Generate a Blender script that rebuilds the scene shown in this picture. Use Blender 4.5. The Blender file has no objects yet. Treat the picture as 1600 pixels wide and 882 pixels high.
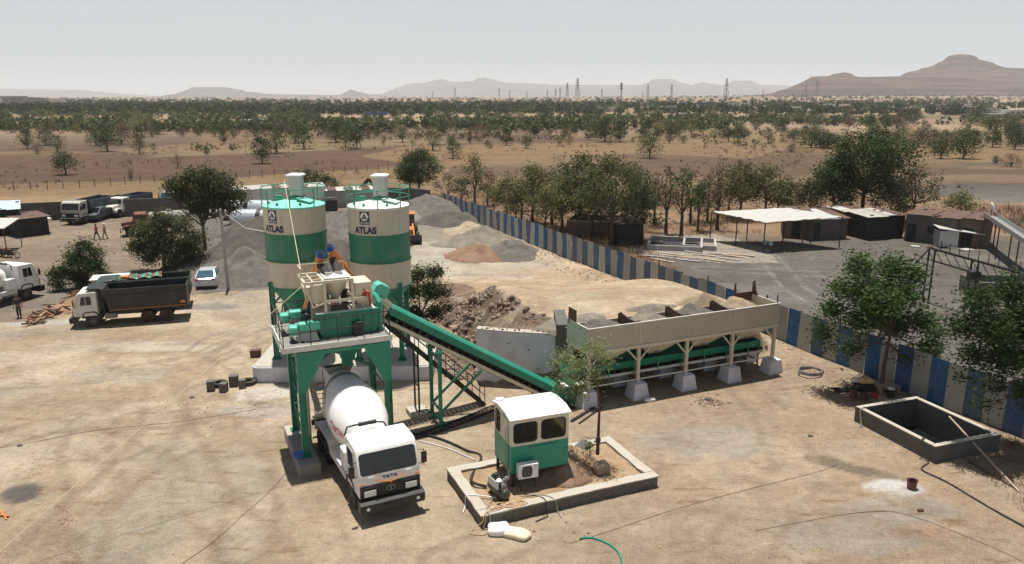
import bpy, math, random
import numpy as np
from mathutils import Vector, Matrix
R = math.radians
scene = bpy.context.scene
col = scene.collection
FPX, PITCH, CAMH = 1180.0, R(13.9), 15.5
CP, SP = math.cos(PITCH), math.sin(PITCH)

def ray(u, v):
    a, b = (u-800)/FPX, -(v-441)/FPX
    return a, CP+b*SP, -SP+b*CP
def P(u, v, z=0.0):
    """surveyed point on the level z"""
    dx, dy, dz = ray(u, v); t = (z-CAMH)/dz
    return Vector((dx*t, dy*t, z))
def PV(u, v, y):
    """surveyed point at distance y"""
    dx, dy, dz = ray(u, v); t = y/dy
    return Vector((dx*t, y, CAMH+dz*t))

# ---------------------------------------------------------------- noise
def _hash(ix, iy, s):
    n = np.sin(ix*127.1+iy*311.7+s*74.7)*43758.5453
    return n-np.floor(n)
def vn(x, y, sc, s=0):
    x = np.asarray(x, float)/sc; y = np.asarray(y, float)/sc
    ix, iy = np.floor(x), np.floor(y); fx, fy = x-ix, y-iy
    fx = fx*fx*(3-2*fx); fy = fy*fy*(3-2*fy)
    a = _hash(ix, iy, s); b = _hash(ix+1, iy, s); c = _hash(ix, iy+1, s); d = _hash(ix+1, iy+1, s)
    return (a*(1-fx)+b*fx)*(1-fy)+(c*(1-fx)+d*fx)*fy
def fbm(x, y, sc, s=0, o=4):
    t = 0; amp = 1; n = 0
    for k in range(o):
        t = t+amp*vn(x, y, sc/2**k, s+k*13); n += amp; amp *= .5
    return t/n
def sst(a, b, x):
    t = np.clip((np.asarray(x, float)-a)/(b-a), 0, 1)
    return t*t*(3-2*t)

# ---------------------------------------------------------------- mesh builder
class MB:
    def __init__(self):
        self.v, self.f, self.mi, self.k, self.M = [], [], [], 0, Matrix()
    def add(self, vs, fs):
        o = len(self.v)
        self.v += [tuple(self.M @ Vector(p)) for p in vs]
        for f in fs:
            self.f.append(tuple(i+o for i in f)); self.mi.append(self.k)
        return self
    def b2(self, x0, x1, y0, y1, z0, z1):
        vs = [(x0,y0,z0),(x1,y0,z0),(x1,y1,z0),(x0,y1,z0),(x0,y0,z1),(x1,y0,z1),(x1,y1,z1),(x0,y1,z1)]
        return self.add(vs, [(0,3,2,1),(4,5,6,7),(0,1,5,4),(1,2,6,5),(2,3,7,6),(3,0,4,7)])
    def taper(self, cx, cy, z0, z1, a0, b0, a1, b1, ox=0, oy=0):
        vs = [(cx+s*a0/2, cy+t*b0/2, z0) for s, t in ((-1,-1),(1,-1),(1,1),(-1,1))]
        vs += [(cx+ox+s*a1/2, cy+oy+t*b1/2, z1) for s, t in ((-1,-1),(1,-1),(1,1),(-1,1))]
        return self.add(vs, [(0,3,2,1),(4,5,6,7),(0,1,5,4),(1,2,6,5),(2,3,7,6),(3,0,4,7)])
    def bar(self, p0, p1, w, h=None, up=(0,0,1)):
        h = w if h is None else h
        p0, p1 = Vector(p0), Vector(p1); d = (p1-p0).normalized(); u = Vector(up)
        if abs(d.dot(u)) > .97: u = Vector((0,1,0))
        s = d.cross(u).normalized(); t = s.cross(d)
        vs = []
        for p in (p0, p1):
            for a, b in ((-1,-1),(1,-1),(1,1),(-1,1)): vs.append(p+s*a*w/2+t*b*h/2)
        return self.add(vs, [(0,3,2,1),(4,5,6,7),(0,1,5,4),(1,2,6,5),(2,3,7,6),(3,0,4,7)])
    def ring(self, c, d, r, n, ph=0):
        d = Vector(d).normalized(); u = Vector((0,0,1)) if abs(d.z) < .9 else Vector((1,0,0))
        s = d.cross(u).normalized(); t = d.cross(s)
        return [Vector(c)+s*r*math.cos(2*math.pi*i/n+ph)+t*r*math.sin(2*math.pi*i/n+ph) for i in range(n)]
    def cyl(self, p0, p1, r0, r1=None, n=12, caps=True):
        r1 = r0 if r1 is None else r1
        d = Vector(p1)-Vector(p0)
        vs = self.ring(p0, d, r0, n)+self.ring(p1, d, r1, n)
        fs = [(i, n+i, n+(i+1)%n, (i+1)%n) for i in range(n)]
        if caps: fs += [tuple(range(n)), tuple(range(2*n-1, n-1, -1))]
        return self.add(vs, fs)
    def tube(self, pts, r, n=6, closed=False, rs=None):
        pts = [Vector(p) for p in pts]; m = len(pts); vs = []
        u = None
        for i, p in enumerate(pts):
            a = pts[(i-1) % m] if (closed or i > 0) else p
            b = pts[(i+1) % m] if (closed or i < m-1) else p
            d = (b-a).normalized()
            if u is None: u = Vector((0,0,1)) if abs(d.z) < .9 else Vector((1,0,0))
            s = d.cross(u)
            if s.length < 1e-4: s = d.orthogonal()
            s.normalize(); t = s.cross(d); u = t
            rr = rs[i] if rs else r
            vs += [p+s*rr*math.cos(2*math.pi*k/n)+t*rr*math.sin(2*math.pi*k/n) for k in range(n)]
        fs = []
        for i in range(m if closed else m-1):
            j = (i+1) % m
            fs += [(i*n+k, i*n+(k+1)%n, j*n+(k+1)%n, j*n+k) for k in range(n)]
        if not closed: fs += [tuple(range(n-1,-1,-1)), tuple(range((m-1)*n, m*n))]
        return self.add(vs, fs)
    def lathe(self, prof, n=24, M=None, caps=True):
        """prof: (r, z) along local z"""
        M = M or Matrix(); vs = []; fs = []
        for r, z in prof: vs += [M @ Vector((r*math.cos(2*math.pi*i/n), r*math.sin(2*math.pi*i/n), z)) for i in range(n)]
        for j in range(len(prof)-1): fs += [(j*n+i, j*n+(i+1)%n, (j+1)*n+(i+1)%n, (j+1)*n+i) for i in range(n)]
        if caps: fs += [tuple(range(n-1,-1,-1)), tuple(range((len(prof)-1)*n, len(prof)*n))]
        return self.add(vs, fs)
    def prism(self, poly, a, b, plane='yz'):
        def q(p, c):
            return {'yz': (c,p[0],p[1]), 'xz': (p[0],c,p[1]), 'xy': (p[0],p[1],c)}[plane]
        n = len(poly); vs = [q(p, a) for p in poly]+[q(p, b) for p in poly]
        return self.add(vs, [tuple(range(n)), tuple(range(2*n-1, n-1, -1))]+[(i, n+i, n+(i+1)%n, (i+1)%n) for i in range(n)])
    def sphere(self, c, r, n=10, m=6, sc=(1,1,1)):
        prof = [(max(1e-3, math.sin(math.pi*j/m)), -math.cos(math.pi*j/m)) for j in range(m+1)]
        M = Matrix.Translation(c) @ Matrix.Diagonal((r*sc[0], r*sc[1], r*sc[2], 1))
        return self.lathe(prof, n, M)
    def build(self, name, mats, parent=None, smooth=False, bevel=0, angle=35, seg=2):
        me = bpy.data.meshes.new(name); me.from_pydata(self.v, [], self.f)
        if not isinstance(mats, (list, tuple)): mats = [mats]
        for m in mats: me.materials.append(m)
        if len(mats) > 1: me.polygons.foreach_set('material_index', self.mi)
        me.validate(); me.update()
        import bmesh
        bm = bmesh.new(); bm.from_mesh(me); bmesh.ops.recalc_face_normals(bm, faces=bm.faces); bm.to_mesh(me); bm.free()
        if smooth:
            me.polygons.foreach_set('use_smooth', [True]*len(me.polygons))
            me.set_sharp_from_angle(angle=R(angle))
        o = bpy.data.objects.new(name, me); col.objects.link(o)
        if parent is not None: o.parent = parent
        if bevel:
            md = o.modifiers.new('bevel', 'BEVEL'); md.width = bevel; md.segments = seg; md.limit_method = 'ANGLE'
        return o

def npmesh(name, verts, faces, mats, parent=None, smooth=False):
    """verts Nx3 array, faces Kx4 (or Kx3) array"""
    me = bpy.data.meshes.new(name); verts = np.asarray(verts, np.float32); faces = np.asarray(faces, np.int32)
    k = faces.shape[1]
    me.vertices.add(len(verts)); me.vertices.foreach_set('co', verts.ravel())
    me.loops.add(faces.size); me.loops.foreach_set('vertex_index', faces.ravel())
    me.polygons.add(len(faces)); me.polygons.foreach_set('loop_start', np.arange(0, faces.size, k, dtype=np.int32))
    me.polygons.foreach_set('loop_total', np.full(len(faces), k, np.int32))
    if smooth: me.polygons.foreach_set('use_smooth', np.ones(len(faces), bool))
    me.update(calc_edges=True); me.validate()
    for m in (mats if isinstance(mats, (list, tuple)) else [mats]): me.materials.append(m)
    o = bpy.data.objects.new(name, me); col.objects.link(o)
    if parent is not None: o.parent = parent
    return o

def tag(o, label=None, cat=None, group=None, kind=None):
    if label: o['label'] = label
    if cat: o['category'] = cat
    if group: o['group'] = group
    if kind: o['kind'] = kind
    return o
def thing(name, label, cat, loc=(0,0,0), rz=0, group=None, sc=1):
    o = bpy.data.objects.new(name, None); o.empty_display_size = .3; col.objects.link(o)
    o.location = loc; o.rotation_euler = (0,0,R(rz)); o.scale = (sc,sc,sc)
    return tag(o, label, cat, group)
def children(o): return [c for c in bpy.data.objects if c.parent == o]
def copy_tree(o, parent=None):
    c = o.copy(); col.objects.link(c); c.parent = parent
    for ch in children(o): copy_tree(ch, c)
    return c

# ---------------------------------------------------------------- materials
def newmat(name):
    m = bpy.data.materials.new(name); m.use_nodes = True
    nt = m.node_tree; b = nt.nodes['Principled BSDF']
    return m, nt, b
def nd(nt, t, **kw):
    n = nt.nodes.new(t)
    for k, v in kw.items():
        if k.startswith('i_'):
            key = k[2:].replace('_', ' ')
            n.inputs[key].default_value = v
        else: setattr(n, k, v)
    return n
def mixc(nt, fac, a, b, mode='MIX'):
    m = nt.nodes.new('ShaderNodeMix'); m.data_type = 'RGBA'; m.blend_type = mode
    for i, s in ((0, fac), (6, a), (7, b)):
        if hasattr(s, 'is_output'): nt.links.new(s, m.inputs[i])
        else: m.inputs[i].default_value = s if i == 0 else (tuple(s)+(1,) if len(s) == 3 else s)
    return m.outputs[2]
def ramp(nt, src, a, b):
    m = nt.nodes.new('ShaderNodeMapRange'); m.interpolation_type = 'SMOOTHSTEP'
    nt.links.new(src, m.inputs[0]); m.inputs[1].default_value = a; m.inputs[2].default_value = b
    return m.outputs[0]
def paint(name, c, rough=.5, metal=0, dirt=(.30,.24,.17), amt=.25, sc=2.0, bump=0, bsc=30, spec=.5):
    m, nt, b = newmat(name)
    tc = nd(nt, 'ShaderNodeTexCoord')
    n = nd(nt, 'ShaderNodeTexNoise', i_Scale=sc, i_Detail=6.0, i_Roughness=.65); nt.links.new(tc.outputs['Object'], n.inputs['Vector'])
    f = ramp(nt, n.outputs[0], .42, .80)
    mm = nd(nt, 'ShaderNodeMath', operation='MULTIPLY'); nt.links.new(f, mm.inputs[0]); mm.inputs[1].default_value = amt
    c1 = mixc(nt, mm.outputs[0], c, dirt)
    n2 = nd(nt, 'ShaderNodeTexNoise', i_Scale=sc*9, i_Detail=4.0); nt.links.new(tc.outputs['Object'], n2.inputs['Vector'])
    g = nd(nt, 'ShaderNodeMapRange'); nt.links.new(n2.outputs[0], g.inputs[0]); g.inputs[3].default_value = .86; g.inputs[4].default_value = 1.12
    hs = nd(nt, 'ShaderNodeHueSaturation'); nt.links.new(c1, hs.inputs['Color']); nt.links.new(g.outputs[0], hs.inputs['Value'])
    nt.links.new(hs.outputs[0], b.inputs['Base Color'])
    b.inputs['Roughness'].default_value = rough; b.inputs['Metallic'].default_value = metal
    b.inputs['Specular IOR Level'].default_value = spec
    if bump:
        nb = nd(nt, 'ShaderNodeTexNoise', i_Scale=bsc, i_Detail=5.0); nt.links.new(tc.outputs['Object'], nb.inputs['Vector'])
        bp = nd(nt, 'ShaderNodeBump', i_Strength=bump, i_Distance=.03); nt.links.new(nb.outputs[0], bp.inputs['Height']); nt.links.new(bp.outputs[0], b.inputs['Normal'])
    return m
def leafmat(name, c1, c2, tr=.25):
    m, nt, b = newmat(name)
    g = nd(nt, 'ShaderNodeNewGeometry'); oi = nd(nt, 'ShaderNodeObjectInfo')
    tn = nd(nt, 'ShaderNodeTexNoise', i_Scale=1.1, i_Detail=2.0); nt.links.new(g.outputs['Position'], tn.inputs['Vector'])
    fa = nd(nt, 'ShaderNodeMath', operation='MULTIPLY_ADD'); nt.links.new(g.outputs['Random Per Island'], fa.inputs[0]); fa.inputs[1].default_value = .45
    fb = nd(nt, 'ShaderNodeMapRange'); nt.links.new(tn.outputs[0], fb.inputs[0]); fb.inputs[1].default_value = .35; fb.inputs[2].default_value = .65; fb.inputs[4].default_value = .55; nt.links.new(fb.outputs[0], fa.inputs[2])
    c = mixc(nt, fa.outputs[0], c1, c2)
    hs = nd(nt, 'ShaderNodeHueSaturation'); nt.links.new(c, hs.inputs['Color'])
    mr = nd(nt, 'ShaderNodeMapRange'); nt.links.new(oi.outputs['Random'], mr.inputs[0]); mr.inputs[3].default_value = .8; mr.inputs[4].default_value = 1.2
    nt.links.new(mr.outputs[0], hs.inputs['Value'])
    b.inputs['Roughness'].default_value = .75; b.inputs['Specular IOR Level'].default_value = .2; nt.links.new(hs.outputs[0], b.inputs['Base Color'])
    t = nd(nt, 'ShaderNodeBsdfTranslucent'); nt.links.new(hs.outputs[0], t.inputs[0])
    mx = nd(nt, 'ShaderNodeMixShader'); mx.inputs[0].default_value = tr
    nt.links.new(b.outputs[0], mx.inputs[1]); nt.links.new(t.outputs[0], mx.inputs[2])
    nt.links.new(mx.outputs[0], nt.nodes['Material Output'].inputs[0])
    return m
def glassmat(name, c=(.012,.014,.016), rough=.06):
    m, nt, b = newmat(name); b.inputs['Base Color'].default_value = (*c,1); b.inputs['Roughness'].default_value = rough
    b.inputs['Specular IOR Level'].default_value = .6
    return m
M = dict(
 cream=paint('cream_paint', (.60,.55,.42), .5, amt=.3, sc=1.6),
 green=paint('green_paint', (.012,.215,.14), .42, amt=.16, sc=1.5),
 mint=paint('mint_paint', (.10,.50,.37), .4, amt=.12),
 dgreen=paint('dark_green_paint', (.008,.032,.020), .5, amt=.3),
 white=paint('white_paint', (.78,.78,.76), .35, amt=.24, sc=1.5),
 dwhite=paint('dusty_white_paint', (.62,.60,.56), .45, amt=.35, sc=2),
 black=paint('black_steel', (.016,.016,.017), .5, amt=.3, dirt=(.12,.09,.06)),
 navy=paint('navy_paint', (.015,.020,.09), .5, amt=.05),
 truckbody=paint('charcoal_truck_paint', (.014,.015,.016), .5, amt=.22, dirt=(.15,.12,.09), sc=1.2),
 rubber=paint('rubber', (.022,.021,.020), .85, amt=.6, dirt=(.16,.12,.08), sc=3),
 steel=paint('worn_steel', (.35,.35,.34), .45, metal=.6, amt=.3),
 galv=paint('galvanised_steel', (.50,.51,.51), .4, metal=.5, amt=.15),
 silver=paint('silver_paint', (.55,.57,.60), .3, metal=.4, amt=.15),
 rust=paint('rusty_steel', (.10,.055,.035), .8, amt=.5, dirt=(.05,.03,.025), sc=3),
 orange=paint('orange_paint', (.62,.20,.035), .45, amt=.2),
 blue=paint('blue_paint', (.02,.10,.38), .4, amt=.15),
 redp=paint('red_paint', (.42,.03,.03), .5, amt=.2),
 maroon=paint('maroon_paint', (.13,.035,.03), .55, amt=.4),
 conc=paint('concrete', (.36,.35,.33), .9, amt=.4, dirt=(.28,.22,.15), sc=1.1, bump=.25, bsc=14),
 concd=paint('dark_concrete', (.095,.092,.088), .9, amt=.4, dirt=(.2,.17,.13), sc=1.2, bump=.3, bsc=10),
 concw=paint('whitewashed_concrete', (.60,.60,.64), .9, amt=.45, dirt=(.28,.25,.24), sc=.9, bump=.25, bsc=9),
 cemcap=paint('pale_cement', (.40,.37,.315), .9, amt=.6, dirt=(.33,.26,.18), sc=1.5, bump=.3, bsc=12),
 stone=paint('dark_stone', (.10,.095,.088), .9, amt=.6, dirt=(.24,.21,.17), sc=5, bump=.6, bsc=7),
 wood=paint('split_wood', (.36,.20,.10), .8, amt=.4, dirt=(.12,.06,.03), sc=6),
 plank=paint('weathered_plank', (.42,.34,.25), .85, amt=.4, sc=4),
 bark=paint('bark', (.085,.062,.045), .9, amt=.4, dirt=(.18,.14,.1), sc=6, bump=.5, bsc=20),
 cloth=paint('white_cloth', (.72,.70,.66), .85, amt=.2, sc=4),
 sack=paint('cream_sack', (.66,.58,.40), .85, amt=.2, sc=4),
 rope=paint('jute_rope', (.50,.33,.18), .85, amt=.2, sc=10),
 skin=paint('skin', (.20,.105,.065), .6, amt=0),
 hair=paint('hair', (.012,.010,.009), .7, amt=0),
 trouser=paint('dark_trousers', (.025,.025,.032), .8, amt=.1),
 khaki=paint('khaki_cloth', (.30,.26,.18), .85, amt=.1),
 brick=paint('brown_brick', (.16,.115,.085), .9, amt=.6, dirt=(.09,.08,.07), sc=3, bump=.4, bsc=9),
 hutwall=paint('grimy_plaster', (.095,.083,.072), .9, amt=.6, dirt=(.06,.055,.05), sc=.8, bump=.3),
 roofsh=paint('sunbleached_roof_sheet', (.43,.42,.39), .6, amt=.35, dirt=(.3,.26,.2), sc=1.2),
 belt=paint('rubber_belt', (.02,.02,.02), .8, amt=.4, dirt=(.15,.13,.11)),
 glass=glassmat('tinted_glass'),
 roofblue=paint('faded_blue_roof_sheet', (.42,.55,.66), .5, amt=.3),
 pylonm=paint('pylon_steel', (.17,.17,.175), .6, amt=.1),
 wornroof=paint('worn_roof_sheet', (.36,.34,.30), .7, amt=.6, dirt=(.12,.10,.08), sc=1.2),
 deck=paint('chequer_deck', (.22,.215,.20), .6, metal=.2, amt=.5, dirt=(.34,.30,.24), sc=2.2, bump=.2, bsc=25),
 silvermotor=paint('grey_motor', (.12,.14,.17), .5, amt=.3),
 concft=paint('footing_concrete', (.20,.195,.185), .85, amt=.5, dirt=(.33,.29,.23), sc=1.6, bump=.2, bsc=9),
 bincream=paint('bin_cream', (.46,.42,.33), .5, amt=.45, dirt=(.30,.24,.16), sc=1.1),
 paleg=paint('pale_green_panel', (.42,.50,.38), .5, amt=.3, dirt=(.30,.27,.2), sc=1.3),
 stonew=paint('rubble_masonry', (.11,.10,.09), .95, amt=.7, dirt=(.27,.235,.19), sc=6, bump=.9, bsc=6),
 cabgreen=paint('cabin_green', (.015,.27,.17), .38, amt=.18, sc=1.2, dirt=(.05,.30,.22)),
 cabcream=paint('cabin_cream', (.66,.61,.49), .5, amt=.15, sc=2),
 dgreen2=paint('compressor_green', (.04,.05,.04), .4, amt=.4),
 sackbrown=paint('brown_sack', (.26,.20,.15), .9, amt=.4, sc=5),
 orangecloth=paint('orange_cloth', (.72,.42,.20), .9, amt=.5, dirt=(.75,.70,.62), sc=5),
 lamp=paint('lamp_lens', (.75,.75,.75), .15, amt=0),
 amber=paint('amber_lens', (.75,.18,.03), .3, amt=0),
 bfence=paint('blue_sheet', (.028,.105,.235), .55, amt=.45, dirt=(.2,.19,.17), sc=1.0),
 wfence=paint('grey_white_sheet', (.34,.345,.315), .55, amt=.5, dirt=(.24,.21,.17), sc=1.0),
 bldw=paint('pale_render', (.62,.60,.57), .8, amt=.2, sc=.3),
 bldg=paint('grey_render', (.34,.33,.33), .8, amt=.3, sc=.3),
 dark=paint('dark_interior', (.02,.02,.02), .9, amt=.1),
)
L = dict(
 neem=leafmat('neem_leaves', (.028,.054,.014), (.072,.115,.032)),
 dark=leafmat('dark_leaves', (.028,.046,.015), (.068,.095,.030)),
 olive=leafmat('olive_leaves', (.095,.10,.036), (.19,.185,.075)),
 dry=leafmat('dry_twigs', (.10,.068,.045), (.18,.13,.08), .1),
 dusty=leafmat('dusty_leaves', (.055,.068,.026), (.12,.132,.056)),
 palm=leafmat('pale_fronds', (.12,.15,.06), (.22,.24,.11)),
)
def vary(m, lo=.75, hi=1.2):
    nt = m.node_tree; b = nt.nodes['Principled BSDF']; src = b.inputs['Base Color'].links[0].from_socket
    oi = nd(nt, 'ShaderNodeObjectInfo'); mr = nd(nt, 'ShaderNodeMapRange'); nt.links.new(oi.outputs['Random'], mr.inputs[0]); mr.inputs[3].default_value = lo; mr.inputs[4].default_value = hi
    h = nd(nt, 'ShaderNodeHueSaturation'); nt.links.new(src, h.inputs['Color']); nt.links.new(mr.outputs[0], h.inputs['Value']); nt.links.new(mr.outputs[0], h.inputs['Saturation']); nt.links.new(h.outputs[0], b.inputs['Base Color'])
vary(M['bfence']); vary(M['wfence'], .7, 1.15)
def text_obj(body, size, mat, name, parent, M4, bend=None, bold=.0, extrude=.004, align='CENTER', sx=1):
    cu = bpy.data.curves.new('t', 'FONT'); cu.body = body; cu.size = size; cu.align_x = align; cu.align_y = 'CENTER'
    cu.extrude = extrude; cu.offset = bold
    t = bpy.data.objects.new('t', cu); col.objects.link(t)
    dg = bpy.context.evaluated_depsgraph_get(); me = bpy.data.meshes.new_from_object(t.evaluated_get(dg))
    bpy.data.objects.remove(t)
    for v in me.vertices:
        p = Vector((v.co.x*sx, v.co.y, v.co.z))
        if bend:   # wrap round a vertical cylinder of radius bend: x -> angle, y -> z, z -> outwards
            a = p.x/bend; rr = bend+p.z
            p = Vector((rr*math.sin(a), -rr*math.cos(a), p.y))
        v.co = M4 @ p
    me.name = name; me.materials.clear(); me.materials.append(mat)
    o = bpy.data.objects.new(name, me); col.objects.link(o)
    if parent: o.parent = parent
    return o
EXPOSURE = 0.4
HAZE = 0.9e-4
# ================================================================ world, camera
w = bpy.data.worlds.new('World'); scene.world = w; w.use_nodes = True
nt = w.node_tree; bg = nt.nodes['Background']
SUNV = Vector((-.05, .19, 1)).normalized()
el = math.asin(SUNV.z); az = math.atan2(SUNV.x, SUNV.y)
sky = nt.nodes.new('ShaderNodeTexSky'); sky.sky_type = 'NISHITA'; sky.sun_disc = False
sky.sun_elevation = el; sky.sun_rotation = az; sky.altitude = 600; sky.air_density = 1.0; sky.dust_density = 1.2; sky.ozone_density = 1.0
hsw = nd(nt, 'ShaderNodeHueSaturation', i_Saturation=.62)
nt.links.new(sky.outputs[0], hsw.inputs['Color']); tcw = nd(nt, 'ShaderNodeTexCoord'); sxw = nd(nt, 'ShaderNodeSeparateXYZ'); nt.links.new(tcw.outputs['Generated'], sxw.inputs[0])
vf = ramp(nt, sxw.outputs[2], .32, .17); vm = nd(nt, 'ShaderNodeMath', operation='MULTIPLY'); nt.links.new(vf, vm.inputs[0]); vm.inputs[1].default_value = .92
nw = nd(nt, 'ShaderNodeTexNoise', i_Scale=2.2, i_Detail=3.0); mpw = nd(nt, 'ShaderNodeMapping'); mpw.inputs['Scale'].default_value = (1,1,5); nt.links.new(tcw.outputs['Generated'], mpw.inputs[0]); nt.links.new(mpw.outputs[0], nw.inputs['Vector'])
veil = mixc(nt, nw.outputs[0], (7.3,7.85,8.15), (7.9,8.35,8.5))
nt.links.new(mixc(nt, vm.outputs[0], hsw.outputs[0], veil), bg.inputs[0])
bg.inputs[1].default_value = .062
sl = bpy.data.lights.new('sun', 'SUN'); sl.energy = 5.0; sl.angle = R(.6); sl.color = (1,.955,.88)
so = bpy.data.objects.new('sun', sl); col.objects.link(so); so.rotation_euler = SUNV.to_track_quat('Z', 'Y').to_euler()
cam = bpy.data.cameras.new('camera'); co = bpy.data.objects.new('camera', cam); col.objects.link(co)
co.location = (0,0,CAMH); co.rotation_euler = (math.pi/2-PITCH, 0, 0)
cam.sensor_width = 36; cam.lens = 36*FPX/1600; cam.clip_end = 60000; cam.clip_start = .5
scene.camera = co
scene.render.resolution_x = 1024; scene.render.resolution_y = 564
vs = scene.view_settings; vs.view_transform = 'Standard'; vs.look = 'None'; vs.exposure = EXPOSURE; vs.gamma = 1; vs.use_curve_mapping = False
scene.cycles.volume_bounces = 1

# ================================================================ plant frames
PA = Vector((-9.3, 29.1, 0)); PANG = 24.0           # mixing tower corner
BA = Vector((3.85, 36.1, 0)); BANG = 23.6           # bin line corner
def loc2(o, ang, x, y, z=0):
    c, s = math.cos(R(ang)), math.sin(R(ang)); return Vector((o.x+x*c-y*s, o.y+x*s+y*c, z))
# fence line
FA, FB = Vector((-9.8, 104, 0)), Vector((26.2, 27.0, 0))
def fence_x(y): return FA.x+(y-FA.y)*(FB.x-FA.x)/(FB.y-FA.y)

def inpoly(x, y, poly):
    r = np.zeros(x.shape, bool); n = len(poly); j = n-1
    for i in range(n):
        xi, yi = poly[i][0], poly[i][1]; xj, yj = poly[j][0], poly[j][1]
        c = ((yi > y) != (yj > y)) & (x < (xj-xi)*(y-yi)/((yj-yi) or 1e-9)+xi)
        r ^= c; j = i
    return r
def hz(x, y):
    x = np.asarray(x, float); y = np.asarray(y, float)
    z = (fbm(x, y, 6, 1, 3)-.5)*.16*sst(4, 12, abs(y-30)+abs(x)*.3)
    # embankment behind the retaining wall and the bins
    c, s = math.cos(R(BANG)), math.sin(R(BANG))
    bx = (x-BA.x)*c+(y-BA.y)*s; by = -(x-BA.x)*s+(y-BA.y)*c
    wallY = 39.35-.14*(x+1.9)
    front = np.where(x < 2.7, sst(-.1, .28, y-wallY), sst(2.42, 2.68, by))
    back = 1-sst(8, 24, by)
    jag = (fbm(x, y, 2.2, 5, 3)-.5)*1.6
    ld = (x+1.95)*.958+(y-39.4)*.286+jag*.5*sst(-1.6, -3, x+0*y)
    left = sst(-.4, 3.4, ld)
    right = 1-sst(12.6, 15.2, bx)
    fx = fence_x(y); fd = (fx-x)*.905
    nearf = sst(.8, 5, fd)
    emb = (3.05+.45*sst(0, 4, bx))*front*back*left*right*nearf
    emb = emb+front*left*.85*np.exp(-((np.minimum(ld, y-39.6)-3.6)/1.7)**2)*(1-sst(1.2, 3.4, x))*(1-sst(49, 54, y))
    rub = front*left*(1-left)*4*(fbm(x, y, 1.5, 9, 4)-.5)*2.0
    # spoil bank along the fence
    sp = np.exp(-((fd-1.5)/1.3)**2)*sst(44, 50, y)*(1-sst(96, 102, y))*(.3+.5*fbm(x, y, 2.5, 3, 3))
    nearz = sst(34, 42, y)*(1-sst(48, 56, y))*np.exp(-((fd-1.6)/1.6)**2)*.35
    z = z-1.0*np.exp(-(((x-2.4)/1.5)**2+((y-37.0)/.9)**2)**2)
    far = sst(1200, 3000, y)*sst(-.05, .5, x/np.maximum(y, 1))*14
    return z+emb+rub+sp+nearz+far+(fbm(x, y, 90, 7, 2)-.5)*1.6*sst(130, 260, y)
def surf(u, v):
    dx, dy, dz = ray(u, v); t = np.linspace(15, 320, 6000); x_, y_, z_ = dx*t, dy*t, CAMH+dz*t; k = int(np.argmax(z_ <= hz(x_, y_)))
    return Vector((float(x_[k]), float(y_[k]), float(hz(x_[k:k+1], y_[k:k+1])[0])))
def gz(x, y): return float(hz(np.array([x]), np.array([y]))[0])

TK = dict(o=(18.26, 29.9), ux=Vector((3.64,1.1,0)), uy=Vector((-1.6,4.45,0)))
def axis(segs, start):
    a = [start]
    for end, st0, st1 in segs:
        span = end-a[-1]; n = max(1, int(round(span/((st0+st1)/2))))
        q = st1/st0; k = np.arange(1, n+1)/n
        if abs(q-1) < .05: a += list(a[-1]+span*k)
        else: a += list(a[-1]+span*(q**k-1)/(q-1))
    return np.array(a)
xp = axis([(24, .2, .2), (60, .2, 1.2), (300, 1.2, 9), (13000, 9, 700)], 0)
xs = np.concatenate([-xp[:0:-1], xp])
ys = axis([(18, 5, .25), (47, .2, .2), (70, .2, .45), (125, .45, .9), (300, .9, 4), (1200, 4, 30), (13500, 30, 500)], -400)
X, Y = np.meshgrid(xs, ys); Z = hz(X, Y)
nx, ny = len(xs), len(ys)
idx = np.arange(nx*ny).reshape(ny, nx)
fq = np.stack([idx[:-1,:-1], idx[:-1,1:], idx[1:,1:], idx[1:,:-1]], -1).reshape(-1, 4)
# opening of the water tank
o = Vector((*TK['o'],0)); ux, uy = TK['ux'], TK['uy']
def tkq(x, y): c, s_ = math.cos(R(19)), math.sin(R(19)); return (TK['o'][0]+x*c-y*s_, TK['o'][1]+x*s_+y*c)
tkp = [tkq(.13,.13), tkq(3.72,.13), tkq(3.72,4.52), tkq(.13,4.52)]
cx, cy = X.ravel()[fq].mean(1), Y.ravel()[fq].mean(1)
fq = fq[~inpoly(cx, cy, tkp)]
# ---- soil colours by zone (albedo)
C = np.zeros((ny, nx, 3)); wx = X+(fbm(X, Y, 5, 21)-.5)*4; wy = Y+(fbm(X, Y, 5, 22)-.5)*4
def zone(mask, c, f=1.0):
    m = (mask*f)[..., None]; C[:] = C*(1-m)+np.array(c)*m
yard = (.50,.385,.255); C[:] = yard
zone(sst(.42, .62, fbm(X, Y, 4, 31)), (.43,.315,.20), .8)
zone(sst(.50, .66, fbm(X, Y, 2.4, 33)), (.56,.46,.33), .55)
zone(sst(.55, .70, fbm(X, Y, 7, 35)), (.38,.325,.25), .5)
def pz(pts, c, f=1.0, warp=1, blur=0):
    pl = [P(*p) for p in pts]
    zone(inpoly(wx if warp else X, wy if warp else Y, pl).astype(float), c, f)
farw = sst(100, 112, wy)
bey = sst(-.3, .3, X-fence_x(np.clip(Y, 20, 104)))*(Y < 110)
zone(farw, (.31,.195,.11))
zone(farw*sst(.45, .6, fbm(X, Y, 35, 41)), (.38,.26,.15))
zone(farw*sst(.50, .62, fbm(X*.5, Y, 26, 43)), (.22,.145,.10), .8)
zone(sst(-3, 7, wx)*(Y < 60), (.385,.268,.168), .62)
zone(sst(-3, 7, wx)*(Y < 60)*sst(.5, .62, fbm(X, Y, 5, 37)), (.47,.36,.245), .6)
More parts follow.
